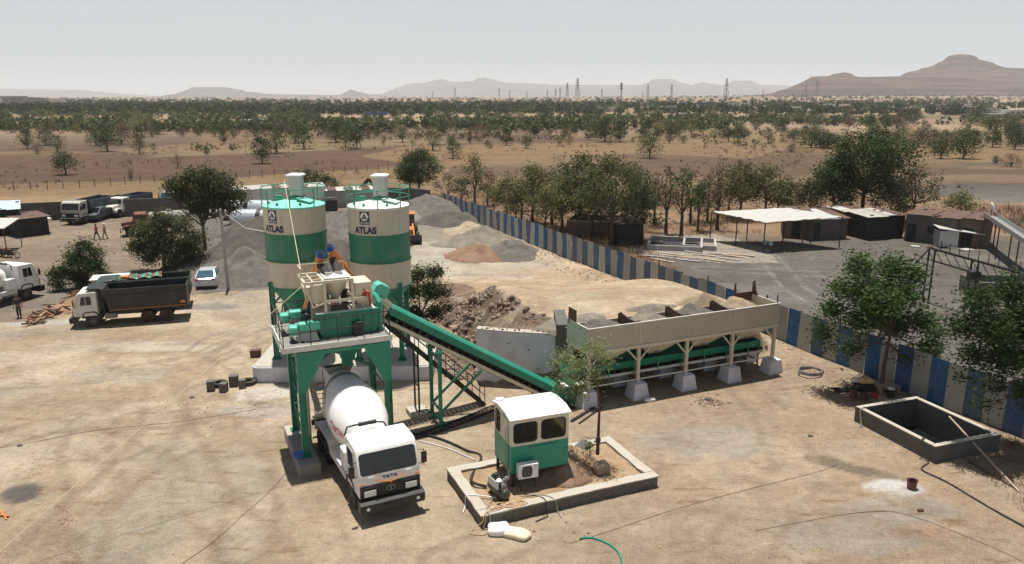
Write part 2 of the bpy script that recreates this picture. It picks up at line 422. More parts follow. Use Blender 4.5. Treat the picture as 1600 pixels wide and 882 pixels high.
# left yard, darker brown
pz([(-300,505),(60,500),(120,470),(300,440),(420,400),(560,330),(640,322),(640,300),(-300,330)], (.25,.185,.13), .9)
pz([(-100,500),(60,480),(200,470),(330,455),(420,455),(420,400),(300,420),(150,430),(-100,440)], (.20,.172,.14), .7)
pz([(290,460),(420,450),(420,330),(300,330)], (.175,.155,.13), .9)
pz([(500,420),(640,430),(760,390),(640,330),(500,330)], (.30,.262,.205), .9)
pz([(640,380),(720,372),(880,420),(860,445),(700,440),(640,420)], (.44,.38,.29), .9)
# gravel yard beyond the fence, scrub beyond it
zone(bey, (.165,.135,.105))
zone(bey*sst(80, 88, wy), (.30,.19,.115))
zone(bey*sst(13.5, 15.5, wx)*(1-sst(78, 86, wy)), (.150,.130,.106))
zone(bey*(1-sst(13.5, 15.5, wx)), (.27,.175,.11))
zone(bey*sst(.52, .66, fbm(X*.4+Y*.3, Y, 5, 47))*(1-sst(78, 86, wy)), (.21,.185,.155), .55)
pz([(1000,378),(1110,365),(1200,395),(1190,410),(1000,400)], (.42,.36,.28), .7)
# far fields: strips of stubble, plough and gravel road
pz([(-200,330),(-200,296),(300,282),(640,262),(700,264),(690,312),(330,318)], (.41,.27,.15))
pz([(-200,293),(-200,250),(130,240),(420,243),(640,234),(665,258),(300,279)], (.225,.135,.09))
pz([(230,246),(420,238),(700,224),(660,216),(300,234)], (.40,.29,.16), .9)
pz([(-200,240),(-200,200),(300,205),(320,222),(120,236)], (.20,.135,.10), .8)
pz([(660,300),(700,262),(1000,240),(1180,250),(1240,232),(1600,262),(1700,262),(1700,235),(1200,214),(1000,222),(640,228),(560,245),(650,258)], (.43,.28,.15), .85)
pz([(1430,300),(1500,286),(1800,292),(1800,322),(1560,318)], (.22,.195,.165), .9)
pz([(1430,275),(1800,268),(1800,290),(1500,284),(1440,292)], (.36,.245,.165), .9)
pz([(1440,268),(1500,262),(1800,258),(1800,252),(1500,256)], (.25,.19,.14), .9)
pz([(1480,352),(1800,362),(1800,345),(1500,338),(1420,340)], (.16,.145,.125), .9)
pz([(640,210),(780,206),(1100,207),(1180,200),(960,196),(640,199)], (.40,.29,.165), .8)
pz([(740,196),(800,193),(830,200),(700,206)], (.16,.20,.09), .6)
pz([(1180,192),(1420,188),(1460,194),(1200,200)], (.26,.26,.13), .7)
pz([(1000,184),(1240,186),(1200,192),(1000,190)], (.40,.30,.18), .8)
pz([(330,182),(900,184),(900,178),(330,176)], (.40,.30,.18), .7)
pz([(560,200),(720,200),(740,194),(560,192)], (.20,.135,.10), .7)
pz([(940,170),(1200,166),(1400,160),(1700,158),(1700,170),(1300,176)], (.50,.39,.26), .9)
# plateau: pale trampled sand
c_, s_ = math.cos(R(BANG)), math.sin(R(BANG))
by_ = -(X-BA.x)*s_+(Y-BA.y)*c_
top = sst(2.6, 3.0, Z)*(Y > 38)*(Y < 70)
zone(top, (.50,.37,.235), .9)
zone(top*sst(.5, .62, fbm(X, Y*2.2, 4, 55)), (.56,.44,.30), .8)
slope = sst(.25, .6, Z)*(1-sst(2.5, 3.0, Z))*(Y > 38)*(Y < 60)*(X < 6)
zone(slope, (.27,.185,.125), .9)
zone(slope*sst(.5, .65, fbm(X, Y, 1.2, 57)), (.40,.33,.26), .7)
ramp_ = sst(8, 12, by_)*(1-sst(26, 34, by_))*(1-bey)*(X > -6)
zone(ramp_, (.53,.39,.25), .7)
zone(ramp_*sst(.52, .62, fbm(X, Y*2.5, 5, 59)), (.44,.30,.18), .6)
BANKP = [surf(684,585),surf(744,600),surf(752,512),surf(864,522),surf(866,498),surf(820,480),surf(785,466),surf(745,450),surf(712,444),surf(690,452),surf(682,500)]
bank = inpoly(wx*.4+X*.6, wy*.4+Y*.6, BANKP).astype(float)*(Y > 39.2)
zone(bank, (.235,.155,.105), .97)
zone(bank*sst(.46, .6, fbm(X, Y, 1.0, 57)), (.20,.145,.105), .8)
zone(bank*sst(.56, .66, fbm(X, Y, 1.4, 58)), (.42,.35,.27), .7)
# stains of its own shape
def blot(u, v, rx, ry, c, f=.9, rot=0, z=0):
    p = P(u, v, z); ca, sa = math.cos(R(rot)), math.sin(R(rot))
    dx, dy = wx*.35+X*.65-p.x, wy*.35+Y*.65-p.y
    a, b = dx*ca+dy*sa, -dx*sa+dy*ca
    d = np.sqrt((a/rx)**2+(b/ry)**2)+(fbm(X, Y, .9, 61)-.5)*.7
    zone(1-sst(.75, 1.1, d), c, f)
blot(20, 773, 1.0, .85, (.13,.115,.10))
blot(1345, 735, 2.3, .55, (.20,.15,.10), .9, -34)
blot(1300, 720, 1.0, .5, (.24,.18,.12), .8, -20)
blot(1405, 765, 1.2, .7, (.62,.58,.52), .85)
blot(1400, 800, 2.6, 1.1, (.40,.36,.30), .6)
blot(1320, 835, 3, 1.2, (.36,.33,.27), .5)
blot(1440, 835, 1.4, .5, (.45,.22,.15), .35)
blot(420, 612, 2.0, 1.1, (.66,.60,.50), .75)
blot(420, 640, 2.4, .8, (.44,.40,.34), .6)
blot(1110, 690, 3.2, 1.7, (.40,.35,.28), .6)
blot(1160, 650, 2.6, 1.0, (.36,.27,.18), .5)
blot(1290, 590, 4, 1.5, (.38,.28,.19), .5)
blot(250, 540, 5, 1.0, (.60,.53,.42), .6)
blot(330, 478, 3, 1.0, (.26,.24,.21), .8)
blot(80, 505, 3.5, .8, (.50,.47,.43), .6)
blot(60, 520, 4.5, .9, (.33,.28,.22), .5, 8)
blot(200, 585, 4, 1.3, (.36,.33,.27), .4, 10)
blot(300, 580, 1.2, 2.6, (.36,.25,.15), .5)
blot(640, 425, 2.6, 1.0, (.22,.205,.18), .8)
blot(770, 432, 4.2, .8, (.36,.30,.23), .7)
# wheel tracks
def track(pts, wd=.30, c=(.34,.245,.16), f=.45, gap=1.9, two=True):
    pl = [P(*p) for p in pts]
    d = np.full(X.shape, 99.0)
    ok = (X > min(p.x for p in pl)-3) & (X < max(p.x for p in pl)+3) & (Y > min(p.y for p in pl)-3) & (Y < max(p.y for p in pl)+3)
    xx, yy = X[ok], Y[ok]; dd = np.full(xx.shape, 99.0)
    fine = []
    for a, b in zip(pl[:-1], pl[1:]):
        e = b-a; t = np.clip(((xx-a.x)*e.x+(yy-a.y)*e.y)/(e.length_squared), 0, 1)
        dd = np.minimum(dd, np.hypot(xx-a.x-t*e.x, yy-a.y-t*e.y))
    if two: dd = abs(dd-gap/2)
    d[ok] = dd
    zone((1-sst(wd*.5, wd, d))*sst(.3, .55, fbm(X, Y, 1.1, 71)), c, f)
track([(60,882),(120,800),(210,730),(300,690),(330,640),(300,600),(310,560),(380,530)], f=.6)
track([(-50,700),(100,660),(270,655),(390,640),(520,660)], f=.7, c=(.33,.24,.155))
track([(0,600),(150,590),(330,560),(420,520)], f=.6)
track([(100,900),(150,760),(130,700),(160,640)], f=.65)
track([(330,660),(360,700),(400,760),(380,860)], f=.55, c=(.31,.22,.14))
track([(700,880),(900,800),(1150,770),(1350,790),(1600,870)], f=.6)
track([(1100,560),(1200,640),(1250,740),(1150,860)], f=.6)
track([(-40,640),(150,690),(300,760),(420,880)], f=.55)
track([(200,560),(260,600),(250,680),(180,760),(60,860)], f=.55)
track([(180,545),(330,545),(400,580),(440,640),(450,720),(500,860)], f=.5)
track([(1050,700),(1130,760),(1330,780),(1500,740)], f=.5)
track([(660,470),(760,440),(860,450),(950,470)], f=.7, c=(.38,.24,.14))
track([(300,560),(340,530),(420,505)], f=.7, c=(.33,.26,.19))
track([(1100,420),(1300,430),(1440,480)], f=.4, c=(.33,.31,.27))
track([(1200,400),(1240,450),(1330,500)], f=.4, c=(.33,.31,.27))

def groundmat():
    m, nt, b = newmat('soil')
    a = nd(nt, 'ShaderNodeAttribute', attribute_name='soil')
    g = nd(nt, 'ShaderNodeNewGeometry'); pos = g.outputs['Position']
    def noise(sc, det=6, ro=.6, vec=pos, st=None):
        if st:
            mp = nd(nt, 'ShaderNodeMapping'); mp.inputs['Scale'].default_value = st; nt.links.new(vec, mp.inputs[0]); vec = mp.outputs[0]
        n = nd(nt, 'ShaderNodeTexNoise', i_Scale=sc, i_Detail=det, i_Roughness=ro); nt.links.new(vec, n.inputs['Vector']); return n.outputs[0]
    def val(c, src, lo, hi, f0=.25, f1=.75):
        mr = nd(nt, 'ShaderNodeMapRange'); nt.links.new(src, mr.inputs[0])
        mr.inputs[1].default_value = f0; mr.inputs[2].default_value = f1; mr.inputs[3].default_value = lo; mr.inputs[4].default_value = hi
        h = nd(nt, 'ShaderNodeHueSaturation'); nt.links.new(c, h.inputs['Color']); nt.links.new(mr.outputs[0], h.inputs['Value']); return h.outputs[0]
    c = a.outputs['Color']
    c = val(c, noise(.45, 9, .68), .78, 1.18, .3, .7)
    c = val(c, noise(.06, 9, .7, st=(.5,1.6,1)), .80, 1.16, .32, .68)
    c = val(c, noise(2.4, 9, .75), .76, 1.20, .3, .7)
    c = val(c, noise(12, 6, .75), .74, 1.22, .3, .7)
    # pebbles and clods
    vo = nd(nt, 'ShaderNodeTexVoronoi', i_Scale=5.0); nt.links.new(pos, vo.inputs['Vector'])
    spots = nd(nt, 'ShaderNodeMapRange'); nt.links.new(vo.outputs['Distance'], spots.inputs[0])
    spots.inputs[1].default_value = .16; spots.inputs[2].default_value = .10
    sel = nd(nt, 'ShaderNodeMath', operation='GREATER_THAN'); sep = nd(nt, 'ShaderNodeSeparateColor'); nt.links.new(vo.outputs['Color'], sep.inputs[0])
    nt.links.new(sep.outputs[0], sel.inputs[0]); sel.inputs[1].default_value = .72
    mu = nd(nt, 'ShaderNodeMath', operation='MULTIPLY'); nt.links.new(spots.outputs[0], mu.inputs[0]); nt.links.new(sel.outputs[0], mu.inputs[1])
    m2 = nd(nt, 'ShaderNodeMath', operation='MULTIPLY'); nt.links.new(mu.outputs[0], m2.inputs[0]); m2.inputs[1].default_value = .45
    peb = mixc(nt, sep.outputs[1], (.10,.085,.07), (.50,.44,.36))
    c = mixc(nt, m2.outputs[0], c, peb)
    # cracks / scrape streaks
    st = noise(1.0, 7, .72, st=(.35, 1.6, 1))
    stf = ramp(nt, st, .56, .64); m3 = nd(nt, 'ShaderNodeMath', operation='MULTIPLY'); nt.links.new(stf, m3.inputs[0]); m3.inputs[1].default_value = .75
    c = mixc(nt, m3.outputs[0], c, mixc(nt, 1.0, c, (.72,.60,.48), 'MULTIPLY'))
    # far country: field plots
    cd = nd(nt, 'ShaderNodeVectorMath', operation='LENGTH'); nt.links.new(pos, cd.inputs[0])
    fm = ramp(nt, cd.outputs['Value'], 260, 420)
    mp = nd(nt, 'ShaderNodeMapping'); mp.inputs['Scale'].default_value = (.006, .014, 0); mp.inputs['Rotation'].default_value = (0,0,.3); nt.links.new(pos, mp.inputs[0])
    v2 = nd(nt, 'ShaderNodeTexVoronoi', i_Scale=1.0); nt.links.new(mp.outputs[0], v2.inputs['Vector'])
    s2 = nd(nt, 'ShaderNodeSeparateColor'); nt.links.new(v2.outputs['Color'], s2.inputs[0])
    cr = nd(nt, 'ShaderNodeValToRGB'); nt.links.new(s2.outputs[0], cr.inputs[0]); cr.color_ramp.interpolation = 'CONSTANT'
    E = cr.color_ramp.elements; E[0].color = (.17,.12,.085,1); E[1].position = .25; E[1].color = (.28,.205,.13,1)
    for p_, c_ in ((.45,(.26,.18,.12,1)), (.6,(.33,.25,.16,1)), (.78,(.19,.17,.10,1)), (.9,(.30,.23,.16,1))):
        e = E.new(p_); e.color = c_
    f6 = nd(nt, 'ShaderNodeMath', operation='MULTIPLY'); nt.links.new(fm, f6.inputs[0]); f6.inputs[1].default_value = .7
    c = mixc(nt, f6.outputs[0], c, cr.outputs[0])
    nt.links.new(c, b.inputs['Base Color']); b.inputs['Roughness'].default_value = .95; b.inputs['Specular IOR Level'].default_value = .15
    ad = nd(nt, 'ShaderNodeMath', operation='ADD'); nt.links.new(noise(2.2, 9, .7), ad.inputs[0])
    n9 = noise(11, 6, .7); mm = nd(nt, 'ShaderNodeMath', operation='MULTIPLY'); nt.links.new(n9, mm.inputs[0]); mm.inputs[1].default_value = .35; nt.links.new(mm.outputs[0], ad.inputs[1])
    bp = nd(nt, 'ShaderNodeBump', i_Strength=.9, i_Distance=.30); nt.links.new(ad.outputs[0], bp.inputs['Height']); nt.links.new(bp.outputs[0], b.inputs['Normal'])
    return m
M['soil'] = groundmat()
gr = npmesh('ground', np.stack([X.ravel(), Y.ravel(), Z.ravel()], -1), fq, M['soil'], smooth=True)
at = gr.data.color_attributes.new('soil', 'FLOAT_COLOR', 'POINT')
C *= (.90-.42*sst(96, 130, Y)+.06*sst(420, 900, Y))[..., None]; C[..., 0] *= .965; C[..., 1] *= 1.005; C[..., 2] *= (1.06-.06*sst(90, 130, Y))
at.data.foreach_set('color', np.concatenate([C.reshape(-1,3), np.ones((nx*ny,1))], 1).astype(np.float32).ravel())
tag(gr, kind='structure')

# ================================================================ haze
hb = MB(); hb.b2(-14500, 14500, -600, 14500, -3, 262)
hm = bpy.data.materials.new('haze_air'); hm.use_nodes = True; hn = hm.node_tree; hn.nodes.clear()
out = hn.nodes.new('ShaderNodeOutputMaterial'); pv = hn.nodes.new('ShaderNodeVolumePrincipled')
pv.inputs['Color'].default_value = (.93,.96,1.0,1); pv.inputs['Density'].default_value = HAZE; pv.inputs['Anisotropy'].default_value = .0
hn.links.new(pv.outputs[0], out.inputs['Volume'])
if HAZE > 0: tag(hb.build('haze', hm), kind='stuff')

# ================================================================ hills
def hillmat(name, c1, c2, c3):
    m, nt, b = newmat(name); g = nd(nt, 'ShaderNodeNewGeometry')
    mp = nd(nt, 'ShaderNodeMapping'); mp.inputs['Scale'].default_value = (.0012, .0012, .035); nt.links.new(g.outputs['Position'], mp.inputs[0])
    n = nd(nt, 'ShaderNodeTexNoise', i_Scale=1.0, i_Detail=7.0, i_Roughness=.6); nt.links.new(mp.outputs[0], n.inputs['Vector'])
    c = mixc(nt, ramp(nt, n.outputs[0], .44, .54), c1, c2)
    n2 = nd(nt, 'ShaderNodeTexNoise', i_Scale=.02, i_Detail=8.0, i_Roughness=.7); nt.links.new(g.outputs['Position'], n2.inputs['Vector'])
    c = mixc(nt, ramp(nt, n2.outputs[0], .55, .68), c, c3)
    nt.links.new(c, b.inputs['Base Color']); b.inputs['Roughness'].default_value = 1
    bp = nd(nt, 'ShaderNodeBump', i_Strength=1.0, i_Distance=35.0); nt.links.new(n2.outputs[0], bp.inputs['Height']); nt.links.new(bp.outputs[0], b.inputs['Normal'])
    return m
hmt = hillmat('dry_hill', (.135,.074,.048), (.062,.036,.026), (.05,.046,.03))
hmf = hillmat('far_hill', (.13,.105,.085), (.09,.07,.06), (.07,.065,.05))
def hill(name, prof, D, front, back=500, seed=0, terr=0):
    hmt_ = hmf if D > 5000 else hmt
    us = np.array([p[0] for p in prof], float); vv = np.array([p[1] for p in prof], float)
    n = 260; u = np.linspace(us[0], us[-1], n); v = np.interp(u, us, vv)
    zc = np.array([PV(a, b, D).z for a, b in zip(u, v)]); xc = (u-800)/FPX*(D*CP+(CAMH-zc)*SP)
    zc = np.maximum(zc, 0)
    m = 46; rows = []
    for k in range(m):
        t = k/(m-1)          # 0 front foot .. crest at .8 .. back foot
        if t <= .8: q = t/.8; y = D-front*(1-q); h = q**1.55
        else: q = (1-t)/.2; y = D+back*(1-q); h = q**1.2
        yy = np.full(n, y)+(fbm(xc, np.full(n, y), front*.35, seed)-.5)*front*.25*math.sin(math.pi*min(1, t))
        gul = 1-.34*(1-h)*fbm(xc, yy*.4, front*.10, seed+3, 5)*2*(h > 0)
        hh = zc*h*gul
        if terr: hh = hh*.65+.35*(np.round(hh/terr-.0)*terr*.7+hh*.3)
        rows.append(np.stack([xc*(y/D*.0+1), yy, hh-1.5], -1))
    V_ = np.concatenate(rows); id_ = np.arange(m*n).reshape(m, n)
    f_ = np.stack([id_[:-1,:-1], id_[:-1,1:], id_[1:,1:], id_[1:,:-1]], -1).reshape(-1, 4)
    o_ = npmesh(name, V_, f_, hmt_, smooth=True); tag(o_, kind='structure'); return o_
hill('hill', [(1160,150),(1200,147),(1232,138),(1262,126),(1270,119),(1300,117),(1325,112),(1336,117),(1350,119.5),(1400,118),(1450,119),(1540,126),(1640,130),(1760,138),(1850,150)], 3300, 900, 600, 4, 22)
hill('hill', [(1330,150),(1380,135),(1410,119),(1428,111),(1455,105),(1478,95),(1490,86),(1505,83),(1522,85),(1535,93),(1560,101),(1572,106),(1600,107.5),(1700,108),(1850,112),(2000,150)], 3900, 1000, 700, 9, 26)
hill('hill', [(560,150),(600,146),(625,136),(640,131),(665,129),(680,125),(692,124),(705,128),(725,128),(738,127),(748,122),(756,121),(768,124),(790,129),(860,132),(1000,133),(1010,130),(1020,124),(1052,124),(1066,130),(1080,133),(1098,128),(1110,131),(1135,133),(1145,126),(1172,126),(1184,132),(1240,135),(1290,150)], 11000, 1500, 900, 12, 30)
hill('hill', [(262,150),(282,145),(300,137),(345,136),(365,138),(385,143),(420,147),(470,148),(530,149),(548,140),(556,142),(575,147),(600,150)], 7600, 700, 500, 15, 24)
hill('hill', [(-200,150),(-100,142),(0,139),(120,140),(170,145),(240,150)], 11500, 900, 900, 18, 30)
# ================================================================ foundation and silos
def box_thing(name, label, cat, mat, f, loc=(0,0,0), rz=0, bevel=.03, group=None, **k):
    m = MB(); f(m); o = m.build(name, mat, None, bevel=bevel, **k); o.location = loc; o.rotation_euler = (0,0,R(rz)); return tag(o, label, cat, group)

sb = thing('silo_foundation', 'raised whitewashed concrete slab carrying both green and cream silos', 'foundation', (-14.45, 39.4, 0), 1.5)
m = MB(); m.prism([(0,.25),(.3,0),(3,0),(6.2,.05),(9.7,0),(10.0,.3),(10.0,5.2),(0,5.2)], -.2, .86, 'xy'); m.build('slab', M['concw'], sb, bevel=.05)
m = MB(); m.prism([(.06,.32),(.34,.06),(9.66,.06),(9.94,.34),(9.94,5.14),(.06,5.14)], .862, .90, 'xy'); m.build('slab_top', M['cemcap'], sb, bevel=.01)

def silo(cx, cy, label, roof, logo_ang, logo_dz, lean_label):
    t = thing('cement_silo', label, 'silo', (cx, cy, .9), 0, 'cement silos of the batching plant'); Rr = 1.69; z0 = -.9
    def ringz(z): return z+z0
    m = MB(); m.lathe([(Rr, ringz(5.08)), (Rr, ringz(6.58))], 64, caps=False); m.k = 1
    m.lathe([(Rr, ringz(6.58)), (Rr, ringz(8.08))], 64, caps=False); m.k = 0; m.lathe([(Rr, ringz(8.08)), (Rr, ringz(9.56))], 64, caps=False)
    m.build('shell', [M['silocream'], M['silogreen']], t, smooth=True)
    m = MB(); m.lathe([(Rr-.02, ringz(5.08)), (.28, ringz(3.05)), (.22, ringz(2.75))], 48, caps=False); m.build('cone', M['green'], t, smooth=True)
    m = MB()
    for z in (5.08, 6.58, 8.08): m.lathe([(Rr, ringz(z-.035)), (Rr+.055, ringz(z-.03)), (Rr+.055, ringz(z+.03)), (Rr, ringz(z+.035))], 64, caps=False)
    m.build('flange_ring', M['silogreen'], t, smooth=True)
    m = MB(); m.lathe([(Rr+.05, ringz(9.50)), (Rr+.05, ringz(9.60)), (Rr-.06, ringz(9.62)), (.4, ringz(9.86)), (.001, ringz(9.88))], 64, caps=False)
    ro = m.build('roof', M[roof], t, smooth=True, angle=30)
    m = MB()
    m.M = Matrix.Translation((.78, -.35, ringz(9.86))) @ Matrix.Rotation(R(-14), 4, 'Z') @ Matrix.Rotation(R(13), 4, 'Y')
    m.b2(-.42, .42, -.34, .34, -.02, .05); m.k = 1; m.b2(-.38, .38, -.30, .30, -.13, -.021); m.M = Matrix()
    m.build('hatch', [M[roof], M['green']], ro, bevel=.01)
    m = MB()
    for a in (-115, -60, 205): m.cyl((1.35*math.cos(R(a)), 1.35*math.sin(R(a)), ringz(9.64)), (1.35*math.cos(R(a)), 1.35*math.sin(R(a)), ringz(9.80)), .07, n=10)
    m.cyl((-.95, .45, ringz(9.7)), (-.95, .45, ringz(10.0)), .2, n=14)
    m.build('roof_fitting', M['green'], ro)
    # dust filter
    fl = MB(); n = 20; prof = []
    for i in range(64):
        a = 2*math.pi*i/64; q = (abs(math.cos(a))**5+abs(math.sin(a))**5)**(-1/5)
        rr = .37*q*(1+.035*(i % 2)); prof.append((.1+rr*math.cos(a), .35+rr*math.sin(a)))
    fl.prism(prof, ringz(10.05), ringz(11.12), 'xy'); fo = fl.build('dust_filter', M['galv'], t)
    m = MB(); m.lathe([(.43, 0), (.43, .28), (.38, .34)], 24, Matrix.Translation((.1, .35, ringz(9.76)))); m.build('filter_base', M['green'], fo, smooth=True)
    m = MB(); m.taper(.1, .35, ringz(11.13), ringz(11.20), .92, .92, .92, .92); m.taper(.1, .35, ringz(11.2), ringz(11.26), .92, .92, .6, .6); m.build('filter_cap', M['white'], fo, bevel=.02)
    # railing
    for z, g in ((10.56, .028), (10.1, .022)):
        m = MB(); m.tube([(1.72*math.cos(2*math.pi*i/48), 1.72*math.sin(2*math.pi*i/48), ringz(z)) for i in range(48)], g, 6, True); m.build('rail', M['green2'], t, smooth=True)
    for i in range(8):
        a = 2*math.pi*(i+.2)/8; m = MB(); m.bar((1.72*math.cos(a), 1.72*math.sin(a), ringz(9.55)), (1.72*math.cos(a), 1.72*math.sin(a), ringz(10.57)), .05, .05); m.build('rail_post', M['green2'], t)
    # legs
    for sx in (-1, 1):
        for sy in (-1, 1):
            x, y = sx*1.22, sy*1.22
            m = MB(); m.b2(x-.13, x+.13, y-.012, y+.012, 0, ringz(5.4)); m.b2(x-.13, x-.115, y-.11, y+.11, .0, ringz(5.4)); m.b2(x+.115, x+.13, y-.11, y+.11, 0, ringz(5.4))
            m.b2(x-.24, x+.24, y-.24, y+.24, 0, .03)
            for q in (-1, 1): m.prism([(x+q*.13, .03), (x+q*.24, .03), (x+q*.13, .25)], y-.01, y+.01, 'xz')
            m.build('leg', M['green'], t)
    m = MB()
    for sx in (-1, 1):
        m.bar((sx*1.22, -1.2, .35), (sx*1.22, 1.2, ringz(4.4)), .07, .07); m.bar((sx*1.22, 1.2, .35), (sx*1.22, -1.2, ringz(4.4)), .07, .07)
    m.bar((-1.2, 1.22, .35), (1.2, 1.22, ringz(4.4)), .07); m.bar((1.2, 1.22, .35), (-1.2, 1.22, ringz(4.4)), .07)
    for a, b in (((-1.22,-1.22),(1.22,-1.22)), ((1.22,-1.22),(1.22,1.22)), ((1.22,1.22),(-1.22,1.22)), ((-1.22,1.22),(-1.22,-1.22))):
        m.bar((*a, ringz(4.95)), (*b, ringz(4.95)), .14, .22)
    for sx in (-1, 1):
        for sy in (-1, 1): m.bar((sx*1.2, sy*1.2, ringz(4.1)), (sx*.75, sy*.75, ringz(4.62)), .08)
    m.build('bracing', M['green'], t)
    m = MB(); m.bar((-1.33, .5, .0), (-1.78, .5, ringz(5.1)), .04)
    m.M = Matrix()
    m = MB()
    for s in (-.2, .2): m.bar((s-.1, 1.86, 0), (s-.1, 1.86, ringz(10.5)), .04)
    for k in range(28): m.cyl((-.3, 1.86, .3+k*.33), (.1, 1.86, .3+k*.33), .012, n=5)
    m.build('ladder', M['green2'], t)
    m = MB(); m.tube([(-.6, 1.75, .2), (-.6, 1.75, ringz(9.4)), (-.55, 1.5, ringz(9.8)), (-.4, 1.2, ringz(9.95)), (-.3, 1.0, ringz(9.8))], .05, 8); m.build('filling_pipe', M['green2'], t, smooth=True)
    m = MB(); m.cyl((0,0,ringz(2.45)), (0,0,ringz(2.76)), .24, n=16); m.b2(-.3,.3,-.3,.3,ringz(2.6),ringz(2.66)); m.build('outlet_valve', M['rust'], t)
    # dents and scuffs are painted on the shell by its material; lettering is applied vinyl
    B4 = Matrix.Rotation(R(logo_ang), 4, 'Z')
    cz = ringz(8.42+logo_dz)
    text_obj('ATLAS', .47, M['navy'], 'lettering', t, Matrix.Translation((0,0,cz)) @ B4, bend=Rr+.008, bold=.027, sx=.95)
    # emblem
    em = thing('emblem', None, None, (0,0,0)); em.parent = t
    def bent(polys, off, mat, name):
        vs, fs = [], []
        for pl in polys:
            o_ = len(vs)
            for (a, z) in pl:
                an = a/Rr; r_ = Rr+off; p = Vector((r_*math.sin(an), -r_*math.cos(an), z)); vs.append(B4 @ p)
            fs.append(tuple(range(o_, len(vs))))
        mm = MB(); mm.add(vs, fs); return mm.build(name, mat, em)
    def strip(x0, x1, za, zb, n=8):
        return [[(x0+(x1-x0)*i/n, za), (x0+(x1-x0)*(i+1)/n, za), (x0+(x1-x0)*(i+1)/n, zb), (x0+(x1-x0)*i/n, zb)] for i in range(n)]
    ez = cz+.33; W_, H_ = .29, .70
    bent(strip(-W_, W_, ez, ez+H_), .010, M['navy'], 'plate')
    hx = []
    cxh, czh, rh = 0, ez+.43, .25
    hexp = [(cxh+rh*math.cos(R(60*k)), czh+rh*math.sin(R(60*k))*1.0) for k in range(6)]
    # left half / middle / right half so that the patch follows the shell
    bent([[hexp[2], hexp[3], hexp[4], (0, hexp[4][1]), (0, hexp[2][1])], [hexp[1], (0, hexp[1][1]), (0, hexp[5][1]), hexp[5], hexp[0]]], .016, M['white'], 'hexagon')
    bent([[(-.165, czh-.12), (0, czh-.12), (0, czh+.18)], [(0, czh-.12), (.165, czh-.12), (0, czh+.18)]], .022, M['navy'], 'triangle')
    bent([[(-.035, czh-.045), (.035, czh-.045), (0, czh+.03)]], .028, M['white'], 'triangle_opening')
    text_obj('ATLAS', .15, M['white'], 'plate_lettering', em, Matrix.Translation((0,0,ez+.09)) @ B4, bend=Rr+.014, bold=.003, sx=1.15)
    return t
def silopaint(name, c):
    m = paint(name, c, .45, amt=.22, sc=.9, dirt=(.33,.28,.21)); nt = m.node_tree; b = nt.nodes['Principled BSDF']
    src = b.inputs['Base Color'].links[0].from_socket
    tc = nd(nt, 'ShaderNodeTexCoord'); mp = nd(nt, 'ShaderNodeMapping'); mp.inputs['Scale'].default_value = (3.5,3.5,.22); nt.links.new(tc.outputs['Object'], mp.inputs[0])
    n = nd(nt, 'ShaderNodeTexNoise', i_Scale=1.5, i_Detail=5.0, i_Roughness=.7); nt.links.new(mp.outputs[0], n.inputs['Vector'])
    f = ramp(nt, n.outputs[0], .52, .78); q = nd(nt, 'ShaderNodeMath', operation='MULTIPLY'); nt.links.new(f, q.inputs[0]); q.inputs[1].default_value = .6
    c2 = mixc(nt, q.outputs[0], src, (.22,.19,.14))
    n3 = nd(nt, 'ShaderNodeTexNoise', i_Scale=2.2, i_Detail=3.0); mp3 = nd(nt, 'ShaderNodeMapping'); mp3.inputs['Scale'].default_value = (1,1,5); nt.links.new(tc.outputs['Object'], mp3.inputs[0]); nt.links.new(mp3.outputs[0], n3.inputs['Vector'])
    c3 = mixc(nt, ramp(nt, n3.outputs[0], .735, .75), c2, (.04,.035,.03))
    nt.links.new(c3, b.inputs['Base Color']); return m
M['silocream'] = silopaint('silo_cream', (.58,.54,.43)); M['silogreen'] = silopaint('silo_green', (.010,.20,.125))
M['green2'] = paint('rail_green', (.03,.30,.20), .4, amt=.1)
silo(-12.2, 42.0, 'left of two silos, cream and green with mint roof, beside the grey gravel heaps', 'mint2', -27, .0, '') if 0 else None
M['mint2'] = paint('pale_mint_paint', (.22,.62,.50), .4, amt=.08); M['palew'] = paint('pale_roof_paint', (.66,.73,.67), .4, amt=.12)
silo(-12.2, 42.05, 'cream and green silo with a mint roof, left of the two silos', 'mint2', -28, 0, '')
silo(-7.44, 41.8, 'cream and green silo with a white roof, next to the dark bushy tree', 'palew', -17, -.02, '')

